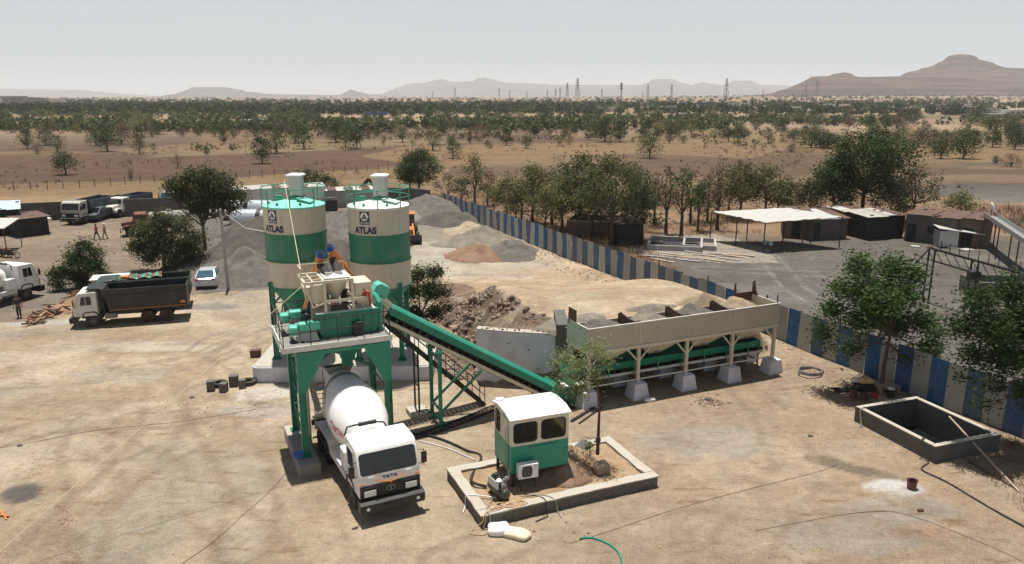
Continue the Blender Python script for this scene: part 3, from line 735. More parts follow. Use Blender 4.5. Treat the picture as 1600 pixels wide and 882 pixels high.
# ================================================================ mixing tower
tw = thing('mixing_tower', 'green legged concrete mixing tower with cream hopper frame above the white mixer truck', 'mixing tower', PA, PANG)
m = MB(); m.b2(.0,4.5,.0,3.4,5.42,5.5); m.build('deck', M['deck'] if 'deck' in M else M['conc'], tw)
m = MB(); m.b2(-.03,4.53,-.06,-.001,5.28,5.52); m.b2(-.03,4.53,3.401,3.46,5.28,5.52); m.b2(-.06,-.001,0,3.4,5.28,5.52); m.b2(4.501,4.56,0,3.4,5.28,5.52)
for x in (.9,1.8,2.7,3.6): m.b2(x-.04,x+.04,0,3.4,5.24,5.419)
m.build('edge_beam', M['dwhite'], tw)
for x in (.65,4.30):
    for y in (.12,3.05):
        m = MB(); m.b2(x-.15,x+.15,y-.015,y+.015,.6,5.24); m.b2(x-.15,x-.13,y-.13,y+.13,.6,5.24); m.b2(x+.13,x+.15,y-.13,y+.13,.6,5.24); m.b2(x-.25,x+.25,y-.22,y+.22,.56,.6)
        lg = m.build('leg', M['green'], tw)
        if y < 1:
            s = 1 if x < 2 else -1
            mm = MB(); mm.prism([(x-s*.15,5.23),(x+s*1.0,5.23),(x+s*.95,4.95),(x+s*.15,3.45),(x-s*.15,3.45)], y-.15, y-.135, 'xz'); mm.build('gusset', M['green'], lg)
    m = MB(); zz = [.75,1.9,3.0,4.1,5.2]
    for i in range(4):
        a, b = (.2,2.97) if i % 2 == 0 else (2.97,.2)
        m.bar((x,a,zz[i]), (x,b,zz[i+1]), .07)
        m.bar((x,.2,zz[i+1]-.02), (x,2.97,zz[i+1]-.02), .06)
    m.build('lattice', M['green'], tw)
m = MB(); m.bar((.7,3.05,5.0),(4.3,3.05,5.0),.1,.2); m.bar((.7,.12,5.12),(4.3,.12,5.12),.1,.16); m.bar((.8,3.05,3.2),(4.2,3.05,5.0),.08); m.bar((4.2,3.05,3.2),(.8,3.05,5.0),.08); m.build('cross_beam', M['green'], tw)
# railings
def rail(m, pts, h=1.05, rails=(.55,1.05), w=.035, step=1.1):
    pts = [Vector(p) for p in pts]
    for a, b in zip(pts[:-1], pts[1:]):
        n = max(1, round((b-a).length/step))
        for i in range(n+1):
            p = a.lerp(b, i/n); m.bar(p, p+Vector((0,0,h)), w)
        for r in rails: m.bar(a+Vector((0,0,r)), b+Vector((0,0,r)), w)
m = MB(); rail(m, [(.03,3.35,5.52),(.03,.03,5.52),(4.45,.03,5.52),(4.45,1.9,5.52)], step=1.15); rail(m, [(.03,3.35,5.52),(3.4,3.35,5.52)])
m.build('railing', M['black'], tw)
m = MB(); m.b2(-.10,-.062,.3,2.6,5.42,5.78); m.build('kick_plate', M['palew'], tw)
# twin shaft mixer
m = MB(); m.prism([(1.75,5.5),(4.0,5.5),(4.15,5.8),(4.15,6.5),(1.6,6.5),(1.6,5.8)], .75, 2.75, 'xz'); mx = m.build('mixer_tub', M['green'], tw, bevel=.03)
m = MB()
for x in (1.9,2.6,3.3,3.9): m.b2(x-.03,x+.03,.70,.748,5.55,6.45)
m.b2(1.55,4.2,.68,2.8,6.50,6.56); m.build('tub_rib', M['green'], mx)
m = MB(); m.b2(1.5,4.05,.72,2.7,6.562,6.60); m.build('tub_lid', M['dwhite'], mx, bevel=.01)
for gx, gy, gz_ in ((.80,.55,5.95),(.62,1.75,6.18)):
    m = MB()
    m.b2(gx-.03,gx+.85,gy,gy+.42,gz_,gz_+.34); bt = m.build('drive_guard', M['mint'], tw, bevel=.06)
    m = MB(); m.b2(gx-.42,gx-.06,gy-.02,gy+.5,gz_-.14,gz_+.24); m.build('belt_cover', M['mint'], bt, bevel=.08)
    m = MB(); m.cyl((gx-.1,gy+.75,gz_+.02),(gx+.5,gy+.75,gz_+.02),.17,n=16)
    for k in range(7): m.cyl((gx-.05+k*.08,gy+.75,gz_+.02),(gx-.03+k*.08,gy+.75,gz_+.02),.19,n=16)
    m.build('motor', M['silvermotor'] if 'silvermotor' in M else M['blue'], bt, smooth=True)
    m = MB(); m.taper(gx+.35,gy+.3,5.5,gz_-.005,.85,.7,.6,.5); m.build('gearbox', M['steel'], bt, bevel=.02)
    m = MB(); m.b2(gx-.35,gx-.2,gy-.1,gy+.8,5.5,5.56); m.b2(gx+.0,gx+.14,gy-.15,gy+.9,5.5,5.56); m.build('mount_rail', M['black'], bt)
# weigh frame
fr = MB()
for x in (1.95,3.12):
    for y in (.85,2.6): fr.b2(x-.06,x+.06,y-.06,y+.06,6.6,7.86)
for z in (7.9,7.05):
    for y in (.85,2.6): fr.bar((1.1 if z > 7.5 else 1.95,y,z),(3.18 if z > 7.5 else 3.6,y,z),.1,.12)
    for x in ((1.15,1.95,3.12) if z > 7.5 else (1.95,3.12)): fr.bar((x,.85,z),(x,2.6,z),.1,.12)
for y in (1.4,2.0): fr.bar((1.15,y,7.91),(1.95,y,7.91),.06,.06)
fr.bar((1.5,.85,7.91),(1.5,2.6,7.91),.06,.06)
fr.bar((1.15,.85,7.85),(1.45,.85,6.85),.07); fr.bar((1.15,2.6,7.85),(1.45,2.6,6.85),.07); fr.bar((1.45,.85,6.85),(1.45,2.6,6.85),.07); fr.bar((1.15,.85,7.84),(1.3,1.7,6.8),.05); fr.bar((1.45,.85,6.85),(1.95,.85,7.0),.06)
for p in ((1.15,2.6),(1.95,2.6),(3.12,2.6),(1.15,1.7)): fr.bar((*p,7.9),(*p,8.35),.045)
fr.bar((1.15,2.6,8.35),(3.12,2.6,8.35),.04); fr.bar((1.15,1.7,8.35),(1.15,2.6,8.35),.04)
wf = fr.build('weigh_frame', M['cream'], tw)
m = MB(); m.b2(1.5,2.0,1.0,1.6,6.95,7.78); m.taper(1.52,1.9,7.0,7.6,.35,.5,.75,.9); m.taper(1.52,1.9,6.75,7.0,.2,.25,.35,.5); m.build('additive_hopper', M['cream'], wf, bevel=.03)
hop = MB(); T = Matrix.Translation((2.52,1.62,0)); hop.lathe([(.5,7.9),(.5,7.6),(.16,7.0),(.14,6.66)], 28, T, caps=False); ho = hop.build('cement_hopper', M['cream'], wf, smooth=True)
m = MB(); m.lathe([(.52,7.9),(.52,7.94),(.2,8.06),(.001,8.07)], 28, T, caps=False); m.b2(2.02,3.05,1.0,2.3,7.965,8.0); m.build('hopper_cover', M['dwhite'], ho)
m = MB(); m.b2(3.25,3.98,.95,2.2,6.95,7.72); m.cyl((3.3,1.2,6.98),(3.95,1.2,6.98),.28,n=18); m.cyl((3.62,1.2,6.6),(3.62,1.2,6.9),.14,n=12); wh = m.build('water_hopper', M['cream'], wf, bevel=.05)
m = MB(); m.cyl((2.3,1.05,6.9),(2.3,1.05,7.12),.12,n=12); m.cyl((1.5,1.2,6.8),(1.5,1.2,6.95),.1,n=12); m.tube([(3.6,1.0,7.4),(3.8,.8,7.3),(3.85,.78,6.7)], .05, 8)
m.b2(3.55,3.75,.935,.949,7.1,7.28); m.build('valve', M['redp'], wf)
m = MB(); m.cyl((2.05,2.1,6.61),(2.05,2.1,6.95),.22,n=14); m.cyl((3.0,2.1,6.61),(3.0,2.1,7.2),.16,n=14); m.b2(2.2,2.9,.9,1.1,6.61,6.8); m.tube([(2.6,1.0,6.7),(2.9,.9,6.9),(3.3,.9,6.8)],.05,6); m.build('actuator', M['black'], wf)
m = MB(); m.sphere((1.2,1.3,6.35),.2,12,8); m.tube([(1.2,1.3,6.3),(1.4,1.5,6.9),(1.5,1.6,6.95)],.07,8); m.b2(1.05,1.4,1.5,1.8,6.1,6.55); m.cyl((1.1,1.9,5.9),(1.1,1.9,6.5),.14,n=12); m.build('pump', M['black'], tw)
# discharge arch and pipes at the right of the deck
m = MB(); m.tube([(4.28,1.0,5.5),(4.28,1.0,6.75),(4.22,1.2,6.95),(4.2,1.6,6.95)], .13, 10); m.build('vent_duct', M['green2'], tw, smooth=True)
m = MB(); m.tube([(4.42,2.2,5.5),(4.42,2.2,6.6),(4.5,2.3,6.75)], .09, 8); m.tube([(4.42,2.2,6.6),(4.9,2.35,6.1)], .08, 8); m.build('water_pipe', M['cream'], tw, smooth=True)
m = MB(); m.b2(3.0,3.4,.5,.72,5.5,6.1); m.build('control_box', M['black'], tw, bevel=.02)
m = MB(); m.taper(2.9,1.7,4.1,5.42,.5,.6,1.1,1.3); m.cyl((2.9,1.7,3.8),(2.9,1.7,4.12),.24,.26,n=16,caps=False); m.build('discharge_chute', M['green'], tw)
# ladder under the deck
m = MB()
for y in (1.05,1.35): m.bar((1.02,y,.05),(1.02,y,5.6),.05)
for k in range(17): m.cyl((1.02,1.05,.3+k*.3),(1.02,1.35,.3+k*.3),.015,n=5)
m.build('access_ladder', M['steel'], tw)

# footings
for x, lab in ((.65,'long grey concrete footing under the left legs of the mixing tower'), (4.30,'long grey concrete footing hidden behind the cab of the white mixer truck')):
    p = loc2(PA, PANG, x, 0)
    ft = thing('tower_footing', lab, 'footing', p, PANG, 'footings of the mixing tower')
    m = MB(); m.b2(-.48,.48,-.75,2.55,-.1,.556); m.build('footing_block', M['concft'] if 'concft' in M else M['conc'], ft, bevel=.09, seg=3)
    m = MB(); m.b2(-.47,.47,2.56,3.7,-.1,.552); m.build('footing_end', M['cemcap'], ft, bevel=.07)
p = loc2(PA, PANG, .40, -.05, .56)
m = MB(); m.lathe([(.30,0),(.33,.03),(.28,.10),(.10,.13),(.001,.13)], 20); o = m.build('plastic_lid', M['blue'], smooth=True); o.location = loc2(PA, PANG, .38, .35, .56); tag(o, 'round blue plastic lid lying on the grey concrete footing beside the tower leg', 'lid')

# ================================================================ screw conveyors
def screw(bot, topp, hopper, lab):
    d = (topp-bot).normalized()
    t = thing('screw_conveyor', lab, 'screw conveyor', bot, 0, 'orange screw conveyors feeding the cement hopper')
    m = MB(); L_ = topp-bot
    m.cyl((0,0,0), L_, .16, n=20)
    for k in range(1, 5): c = L_*(k/5); m.cyl(c-d*.03, c+d*.03, .21, n=20)
    m.build('tube', M['orange'], t, smooth=True)
    m = MB(); m.cyl(L_-d*.02, L_+d*.04, .19, n=20); m.k = 1; m.cyl(L_+d*.04, L_+d*.24, .105, n=20); m.k = 0; m.cyl(L_+d*.10, L_+d*.13, .15, n=20)
    for k in range(12):
        a = 2*math.pi*k/12; u = d.orthogonal().normalized(); v = d.cross(u); q = u*math.cos(a)+v*math.sin(a)
        m.bar(L_+d*.05+q*.115, L_+d*.22+q*.118, .02)
    m.build('motor', [M['blue'], M['black']], t, smooth=True)
    s = L_-d*.35; e = Vector(hopper)-bot
    m = MB(); m.cyl(s, s+Vector((0,0,-.42)), .15, n=16); m.build('spout', M['orange'], t, smooth=True)
    m = MB(); pts = [s+Vector((0,0,-.36))+(e-s-Vector((0,0,-.36)))*(k/10) for k in range(11)]
    m.tube(pts, .16, 14, rs=[.16+.015*(k % 2) for k in range(11)]); m.build('rubber_sleeve', M['belt'], t, smooth=True)
    m = MB(); m.cyl(e-Vector((0,0,.10)), e+Vector((0,0,.14)), .17, n=16); m.build('sleeve_collar', M['galv'], t)
    m = MB(); m.cyl((0,0,-.1),(0,0,.45),.18,n=14); m.build('inlet', M['orange'], t)
    return t
h1 = loc2(PA, PANG, 2.30, 1.62, 8.0); h2 = loc2(PA, PANG, 2.72, 1.62, 8.0)
screw(Vector((-12.1,42.0,3.0)), PV(500,398,32.3), h1, 'orange screw conveyor running down to the silo with the mint roof')
screw(Vector((-7.54,41.75,3.0)), PV(516,388,32.4), h2, 'orange screw conveyor slanting down in front of the silo with the white roof')

# ================================================================ inclined belt conveyor
tail = Vector((13.9,2.4,-.22)); head = Vector((3.95,2.4,5.98)); dC = head-tail; LC = dC.length; aC = math.atan2(dC.z, -dC.x)
cv = thing('belt_conveyor', 'long inclined green belt conveyor rising from the aggregate bins to the mixing tower', 'conveyor', PA, PANG)
MC = Matrix.Translation(tail) @ Matrix.Rotation(math.pi, 4, 'Z') @ Matrix.Rotation(-aC, 4, 'Y')   # x along the belt, z off it
def cb(): q = MB(); q.M = MC; return q
m = cb()
for y in (-.48,.48): m.b2(0,LC,y-.04,y+.04,0,.17)
k = .6
while k < LC: m.b2(k-.03,k+.03,-.44,.44,.02,.08); k += 1.5
m.build('stringer', M['cream'], cv)
m = cb(); k = .3
while k < LC-.2:
    m.cyl((k,-.25,.24),(k,.25,.24),.06,n=8); m.cyl((k,.25,.24),(k,.46,.38),.055,n=8); m.cyl((k,-.25,.24),(k,-.46,.38),.055,n=8)
    m.b2(k-.02,k+.02,-.5,.5,.171,.2); m.b2(k-.02,k+.02,.47,.5,.17,.45); m.b2(k-.02,k+.02,-.5,-.47,.17,.45); k += .42
k = .8
while k < LC: m.cyl((k,-.42,-.09),(k,.42,-.09),.05,n=8); k += 2.4
m.build('idler_rollers', M['black'], cv)
m = cb(); m.prism([(-.44,.40),(-.25,.31),(.25,.31),(.44,.40),(.44,.42),(.25,.33),(-.25,.33),(-.44,.42)], .0, LC, 'yz'); m.b2(0,LC,-.4,.4,-.035,-.02); m.build('belt', M['belt'], cv)
n = 8
for i in range(n):
    a, b = .9+(LC-1.7)*i/n, .9+(LC-1.7)*(i+1)/n-.012
    m = cb(); m.prism([(-.49,.42),(-.50,.74),(-.34,.84),(.34,.84),(.50,.74),(.49,.42),(.47,.42),(.47,.72),(.32,.82),(-.32,.82),(-.47,.72),(-.47,.42)], a, b, 'yz')
    m.b2(b-.03,b+.02,-.51,.51,.745,.76); m.build('belt_cover', M['green'], cv)
m = cb(); m.cyl((LC,-.42,.17),(LC,.42,.17),.2,n=18); m.cyl((0,-.42,.17),(0,.42,.17),.18,n=18); m.build('pulley', M['black'], cv, smooth=True)
m = cb(); m.b2(LC-.75,LC+.3,-.56,.56,.30,.36); m.b2(LC-.75,LC+.3,-.58,-.55,-.02,.90); m.b2(LC-.75,LC+.3,.55,.58,-.02,.90); m.b2(LC-.70,LC-.05,-.55,.55,.90,.94); m.b2(LC+.27,LC+.3,-.55,.55,.0,.42)
m.b2(LC-.3,LC-.27,-.592,-.581,.0,.85); m.b2(LC-.74,LC+.29,-.592,-.581,.45,.47)
hd = m.build('head_box', M['cream'], cv)
m = cb(); m.prism([(LC-.45,.96),(LC+.25,.96),(LC+.25,1.35),(LC+.12,1.52),(LC-.32,1.52),(LC-.45,1.35)], -.22, .42, 'xz'); m.build('motor_cover', M['mint'], hd, bevel=.05)
m = cb(); m.cyl((LC+.1,-.95,.2),(LC+.1,-.6,.2),.2,n=16); m.b2(LC-.05,LC+.3,-.85,-.62,.0,.35); m.cyl((LC+.35,-.9,.15),(LC+.75,-.9,.15),.15,n=14); m.build('gear_motor', M['steel'], hd, smooth=True)
m = cb(); m.prism([(-.9,.42),(1.1,.42),(1.1,.95),(.6,.98),(-.9,1.15)], -.60, -.57, 'xz'); m.prism([(-.9,.42),(1.1,.42),(1.1,.95),(.6,.98),(-.9,1.15)], .57, .60, 'xz'); m.b2(-.93,-.9,-.6,.6,.42,1.15)
m.b2(1.1,1.13,-.6,.6,.5,.98); m.prism([(-.2,1.05),(.45,1.0),(.45,1.03),(-.2,1.09)], -.6, .6, 'xz')
lb = m.build('loading_skirt', M['green'], cv)
m = cb(); m.b2(-.8,-.1,-.52,-.45,-.02,.14); m.b2(-.8,-.1,.45,.52,-.02,.14); m.b2(-.82,-.76,-.52,.52,-.1,.3); m.cyl((-.8,-.3,.1),(-.2,-.3,.1),.03,n=6); m.build('take_up', M['black'], cv)
for y in (1.72,3.08):
    m = MB(); m.b2(7.13,7.29,y-.07,y+.07,.0,3.86); m.b2(6.98,7.44,y-.2,y+.2,0,.03); m.b2(7.02,7.4,y-.1,y+.1,3.70,3.8)
    m.bar((7.26,y,.75),(9.35,y,2.56),.10); m.build('leg', M['green'], cv)
m = MB(); m.bar((7.21,1.79,.85),(7.21,3.01,.85),.1); m.bar((7.21,1.79,3.4),(7.21,3.01,3.4),.1); m.bar((7.21,1.79,.3),(7.21,3.01,.3),.08); m.bar((7.21,1.79,.35),(7.6,1.72,.02),.06)
m.build('leg_brace', M['green'], cv)
for y in (1.9,2.9):
    m = MB(); m.b2(12.6,12.72,y-.06,y+.06,-.3,.55); m.build('leg', M['green'], cv)
    m = MB(); m.b2(4.45,4.55,y-.06,y+.06,5.5,5.75); m.build('leg', M['cream'], cv)

# ================================================================ stair beside the conveyor
st = thing('steel_stairway', 'steep black steel stairway with handrails under the inclined conveyor', 'stairway', PA, PANG)
y0, y1 = 3.25, 3.95; s0, s1 = Vector((4.62,0,5.45)), Vector((10.1,0,.02)); m = MB()
for y in (y0, y1): m.bar(s0+Vector((0,y,0)), s1+Vector((0,y,0)), .05, .22)
m.build('stringer', M['black'], st)
m = MB()
for k in range(1, 22): q = s0.lerp(s1, k/22); m.b2(q.x-.12,q.x+.12,y0+.03,y1-.03,q.z-.02,q.z+.01)
m.build('treads', M['black'], st)
for y in (y0, y1):
    m = MB()
    for h in (.55,1.0): m.bar(s0+Vector((0,y,h)), s1+Vector((0,y,h)), .035)
    for k in range(9): q = s0.lerp(s1, k/8)+Vector((0,y,0)); m.bar(q, q+Vector((0,0,1)), .035)
    m.build('handrail', M['black'], st)
m = MB(); m.b2(4.46,4.7,y0-.3,y1,5.42,5.48); m.build('landing', M['black'], st)
for y in (y0, y1):
    m = MB(); m.b2(6.57,6.65,y-.04,y+.04,.28,3.5); m.build('post', M['black'], st)
m = MB(); m.bar((6.61,y0,1.6),(6.61,y1,1.6),.05); m.bar((6.61,y0,2.6),(6.61,y1,2.6),.05); m.build('post_brace', M['black'], st)
fo = thing('stair_footing', 'small pale concrete block carrying the black posts of the steel stairway', 'footing', loc2(PA, PANG, 6.61, 3.55), PANG)
m = MB(); m.b2(-.45,.45,-.6,.6,-.1,.28); m.build('footing_block', M['cemcap'], fo, bevel=.03); m = MB()
for k in range(4): m.b2(.46,.60,-.55+k*.3,-.40+k*.3,-.1,.2)
m.build('kerb_stub', M['cemcap'], fo)

# ================================================================ aggregate bins
bn = thing('aggregate_bin', 'long cream aggregate bin line on five pairs of legs, filled with gravel and sand', 'aggregate bin', BA, BANG)
LX, WY = 12.2, 2.25
for i in range(4):
    x0, x1 = i*3.05, (i+1)*3.05
    m = MB(); m.b2(x0+.02,x1-.02,-.002,.05,2.9,4.1); m.b2(x0+.02,x1-.02,WY-.05,WY,2.9,3.75); m.build('side_panel', M['bincream'] if 'bincream' in M else M['cream'], bn)
    cx, cy = (x0+x1)/2, WY/2
    m = MB(); a, b, zt, zb = 1.5, WY/2-.06, 2.9, 1.98; c_, d_ = .38, .28
    top = [(cx-a,cy-b,zt),(cx+a,cy-b,zt),(cx+a,cy+b,zt),(cx-a,cy+b,zt)]; bot = [(cx-c_,cy-d_,zb),(cx+c_,cy-d_,zb),(cx+c_,cy+d_,zb),(cx-c_,cy+d_,zb)]
    m.add(top+bot, [(0,1,5,4),(1,2,6,5),(2,3,7,6),(3,0,4,7)]); hpp = m.build('hopper', M['cream'], bn)
    m = MB(); m.b2(cx-.42,cx+.42,cy-.32,cy+.32,zb-.14,zb-.002); m.cyl((cx-.1,cy-.34,zb+.1),(cx+.35,cy-.42,zb+.25),.05,n=8); m.build('gate', M['black'], hpp)
    if i: m = MB(); m.b2(x0-.02,x0+.02,.05,WY-.05,2.9,4.02); m.add([(x0-.02,.05,4.02),(x0-.02,.55,4.02),(x0-.02,.06,4.24-.02*i),(x0+.02,.05,4.02),(x0+.02,.55,4.02),(x0+.02,.06,4.24-.02*i)], [(0,1,2),(5,4,3),(0,3,4,1),(1,4,5,2),(2,5,3,0)]); m.add([(x0-.02,WY-1.1,4.02),(x0-.02,WY-.05,4.02),(x0-.02,WY-.3,4.16),(x0+.02,WY-1.1,4.02),(x0+.02,WY-.05,4.02),(x0+.02,WY-.3,4.16)], [(0,1,2),(5,4,3),(0,3,4,1),(1,4,5,2),(2,5,3,0)]); m.build('divider', M['rust'], bn)
m = MB(); m.b2(-.05,-.002,-.002,WY,2.9,4.1); m.build('end_panel', M['paleg'] if 'paleg' in M else M['cream'], bn); m = MB(); m.b2(LX+.002,LX+.05,-.002,WY,2.9,4.1); m.build('end_panel', M['cream'], bn)
m = MB(); m.b2(-.07,LX+.07,-.06,.02,4.102,4.15); m.b2(-.07,-.01,.02,WY,4.102,4.15); m.b2(LX+.01,LX+.07,.02,WY,4.102,4.15); m.build('rim', M['dwhite'], bn)
m = MB(); m.b2(-.06,LX+.06,-.05,.06,2.74,2.898); m.b2(-.06,LX+.06,WY-.06,WY+.05,2.74,2.898); m.b2(-.06,.06,.06,WY-.06,2.74,2.898); m.b2(LX-.06,LX+.06,.06,WY-.06,2.74,2.898)
for x in (3.05,6.1,9.15): m.b2(x-.05,x+.05,.06,WY-.06,2.78,2.898); m.b2(x-.025,x+.025,-.03,-.004,2.9,4.1)
m.build('base_beam', M['cream'], bn)
for i in range(5):
    x = [.08,3.05,6.1,9.15,12.12][i]
    for y in (.08, WY-.08):
        m = MB(); m.b2(x-.08,x+.08,y-.08,y+.08,.85,2.74)
        for s in (-1,1):
            if (i, s) not in ((0,-1),(4,1)): m.bar((x+s*.04,y,2.0),(x+s*.72,y,2.74),.08)
        m.b2(x-.16,x+.16,y-.16,y+.16,.83,.87); lg = m.build('leg', M['cream'], bn)
        m = MB(); m.taper(x,y,-.15,.83,1.02,1.0,.74,.74); m.build('pier', M['concw'], lg, bevel=.03)
m = MB(); m.bar((.08,.5,2.05),(.08,.1,2.7),.07); m.bar((.08,1.7,2.05),(.08,2.15,2.7),.07); m.bar((.2,.08,.98),(12.1,.08,.98),.06,.06); m.bar((.1,.1,1.0),(.1,2.1,1.0),.05); m.build('tie_bar', M['dwhite'], bn)
m = MB(); m.b2(-.055,-.03,WY-1.0,WY-.15,4.15,4.78); m.bar((-.05,WY-.2,3.9),(-.05,WY-.2,4.5),.05); m.build('end_shield', M['rust'], bn)
m = MB(); m.add([(LX,WY-.5,4.15),(LX,WY,4.15),(LX,WY,4.85),(LX,WY-.18,5.0),(LX,WY-.3,4.5),(LX+.04,WY-.5,4.15),(LX+.04,WY,4.15),(LX+.04,WY,4.85),(LX+.04,WY-.18,5.0),(LX+.04,WY-.3,4.5)], [(0,1,2,3,4),(9,8,7,6,5),(0,5,6,1),(1,6,7,2),(2,7,8,3),(3,8,9,4),(4,9,5,0)])
m.b2(10.9,LX,WY-.04,WY+.0,3.76,4.30); m.bar((10.95,WY,3.7),(10.95,WY,4.9),.08); m.bar((12.1,.02,4.15),(12.1,.02,4.62),.05); m.build('end_shield', M['rust'], bn)
# gathering conveyor below
gc = thing('gathering_conveyor', 'green trough conveyor running under the hoppers of the cream aggregate bin', 'conveyor', BA, BANG)
m = MB(); yc = WY/2
for s in (-1,1):
    m.prism([(yc+s*.36,1.42),(yc+s*.40,1.42),(yc+s*.68,1.90),(yc+s*.64,1.90)], -.75, 11.5, 'yz')
k = 0
while k < 11.4: m.b2(k-.03,k+.03,yc-.70,yc-.66,1.2,1.9); m.b2(k-.03,k+.03,yc+.66,yc+.70,1.2,1.9); k += 1.52
m.b2(11.5,11.53,yc-.66,yc+.66,1.42,1.9); m.build('trough', M['green'], gc)
m = MB(); m.b2(-.9,11.9,yc-.50,yc-.43,1.08,1.22); m.b2(-.9,11.9,yc+.43,yc+.50,1.08,1.22); m.build('stringer', M['dwhite'], gc)
m = MB(); k = 0
while k < 11.8: m.cyl((k,yc-.42,1.30),(k,yc+.42,1.30),.06,n=8); k += .5
m.cyl((-.8,yc-.42,1.25),(-.8,yc+.42,1.25),.16,n=14); m.cyl((11.8,yc-.42,1.25),(11.8,yc+.42,1.25),.16,n=14); m.build('rollers', M['black'], gc, smooth=True)
m = MB(); m.b2(-.8,11.8,yc-.38,yc+.38,1.37,1.385); m.b2(-.8,11.8,yc-.38,yc+.38,1.12,1.13); m.build('belt', M['belt'], gc)
for x in (.4,3.4,6.4,9.4,11.6):
    m = MB(); m.b2(x-.05,x+.05,yc-.48,yc-.42,.3 if x > 1 else 0,1.08); m.b2(x-.05,x+.05,yc+.42,yc+.48,.0,1.08); m.b2(x-.05,x+.05,yc-.42,yc+.42,.6,.68); m.build('leg', M['steel'], gc)
m = MB(); m.cyl((-.85,yc-1.05,1.55),(-.85,yc-.55,1.55),.2,n=16); m.b2(-1.05,-.65,yc-.62,yc-.4,1.3,1.75); m.cyl((-.85,yc-1.1,1.55),(-.85,yc-1.04,1.55),.23,n=16); m.build('drive_motor', M['mint'], gc, bevel=.01)
m = MB(); m.b2(-1.3,-.1,yc-1.12,yc-.55,1.2,1.26); m.build('motor_plate', M['dwhite'], gc)
# material lying in the bins
def heap(name, label, cat, mat, loc, rx, ry, h, seed=0, rot=0, peak=(0,0), group=None, n=54, rough=.12, kind=None, pw=1.0):
    t = np.linspace(0, 1, 26); th = np.linspace(0, 2*np.pi, n, endpoint=False)
    T_, TH = np.meshgrid(t, th, indexing='ij'); wob = 1+(fbm(np.cos(TH)*3+seed, np.sin(TH)*3, 1.2, seed)-.5)*.5
    x = T_*np.cos(TH)*rx*wob+peak[0]*(1-T_); y = T_*np.sin(TH)*ry*wob+peak[1]*(1-T_)
    prof = (1-T_)**pw*(1-.0)-.06*np.exp(-(T_/.12)**2); prof = np.maximum(prof, 0)
    z = h*prof*(1+(fbm(x+seed*3, y, max(rx,ry)*.35, seed+2)-.5)*.5)+(fbm(x+seed, y, .5, seed+5, 3)-.5)*rough*sst(0, .2, 1-T_)
    z = z-.15*sst(.85, 1, T_)
    id_ = np.arange(len(t)*n).reshape(len(t), n); f = np.stack([id_[:-1], np.roll(id_[:-1],-1,1), np.roll(id_[1:],-1,1), id_[1:]], -1).reshape(-1,4)
    o_ = npmesh(name, np.stack([x.ravel(), y.ravel(), z.ravel()], -1), f[:, ::-1], mat, smooth=True)
    o_.location = loc; o_.rotation_euler = (0,0,R(rot)); return tag(o_, label, cat, group, kind)
def soilm(name, c, c2, sc=1.2):
    m, nt, b = newmat(name); g = nd(nt, 'ShaderNodeNewGeometry')
    n1 = nd(nt, 'ShaderNodeTexNoise', i_Scale=sc, i_Detail=8.0, i_Roughness=.65); nt.links.new(g.outputs['Position'], n1.inputs['Vector'])
    n2 = nd(nt, 'ShaderNodeTexNoise', i_Scale=17.0, i_Detail=4.0, i_Roughness=.7); nt.links.new(g.outputs['Position'], n2.inputs['Vector'])
    cc = mixc(nt, ramp(nt, n1.outputs[0], .38, .66), c, c2)
    mr = nd(nt, 'ShaderNodeMapRange'); nt.links.new(n2.outputs[0], mr.inputs[0]); mr.inputs[1].default_value = .3; mr.inputs[2].default_value = .7; mr.inputs[3].default_value = .72; mr.inputs[4].default_value = 1.25
    h = nd(nt, 'ShaderNodeHueSaturation'); nt.links.new(cc, h.inputs['Color']); nt.links.new(mr.outputs[0], h.inputs['Value']); nt.links.new(h.outputs[0], b.inputs['Base Color'])
    b.inputs['Roughness'].default_value = .95; b.inputs['Specular IOR Level'].default_value = .1
    bp = nd(nt, 'ShaderNodeBump', i_Strength=.7, i_Distance=.12); nt.links.new(n2.outputs[0], bp.inputs['Height']); nt.links.new(bp.outputs[0], b.inputs['Normal']); return m
M['grey_agg'] = soilm('grey_aggregate', (.125,.113,.098), (.175,.158,.136)); M['dust_agg'] = soilm('stone_dust', (.20,.178,.145), (.27,.235,.19))
M['tan_sand'] = soilm('tan_sand', (.36,.28,.18), (.30,.23,.16)); M['red_sand'] = soilm('red_brown_sand', (.23,.14,.09), (.29,.19,.13)); M['mound_soil'] = soilm('mound_soil', (.24,.15,.10), (.36,.25,.17))
for i, (mt, h, lab) in enumerate([('grey_agg',.5,'grey stone chips in the aggregate bin bay nearest the retaining wall'), ('dust_agg',.62,'pale stone dust in the aggregate bin bay second from the retaining wall'), ('grey_agg',.68,'grey gravel with a dark flank in the third bay of the aggregate bin'), ('tan_sand',.85,'brown sand heaped in the aggregate bin bay nearest the striped fence')]):
    p = loc2(BA, BANG, 1.52+i*3.05, 1.35, 3.55); heap('aggregate_heap', lab, 'aggregate', M[mt], p, 1.5, .95, h, 3+i, BANG, (-.1,.55), 'aggregate filled into the bin bays', rough=.08)
for i, (x, rx, h) in enumerate([(2.0,3.2,.6),(6.2,3.2,.85),(9.6,2.6,1.1)]):
    p = loc2(BA, BANG, x, 4.1, 3.1); heap('aggregate_heap', ['pale spill of stone dust on the loading ramp behind the first two bin bays','pale grey gravel spill on the loading ramp behind the middle of the bin','brown sand spill on the loading ramp behind the last bin bay'][i], 'aggregate', M[['dust_agg','dust_agg','tan_sand'][i]], p, rx, 1.7, h, 13+i, BANG, (0,-.7), 'spills of aggregate behind the bin')
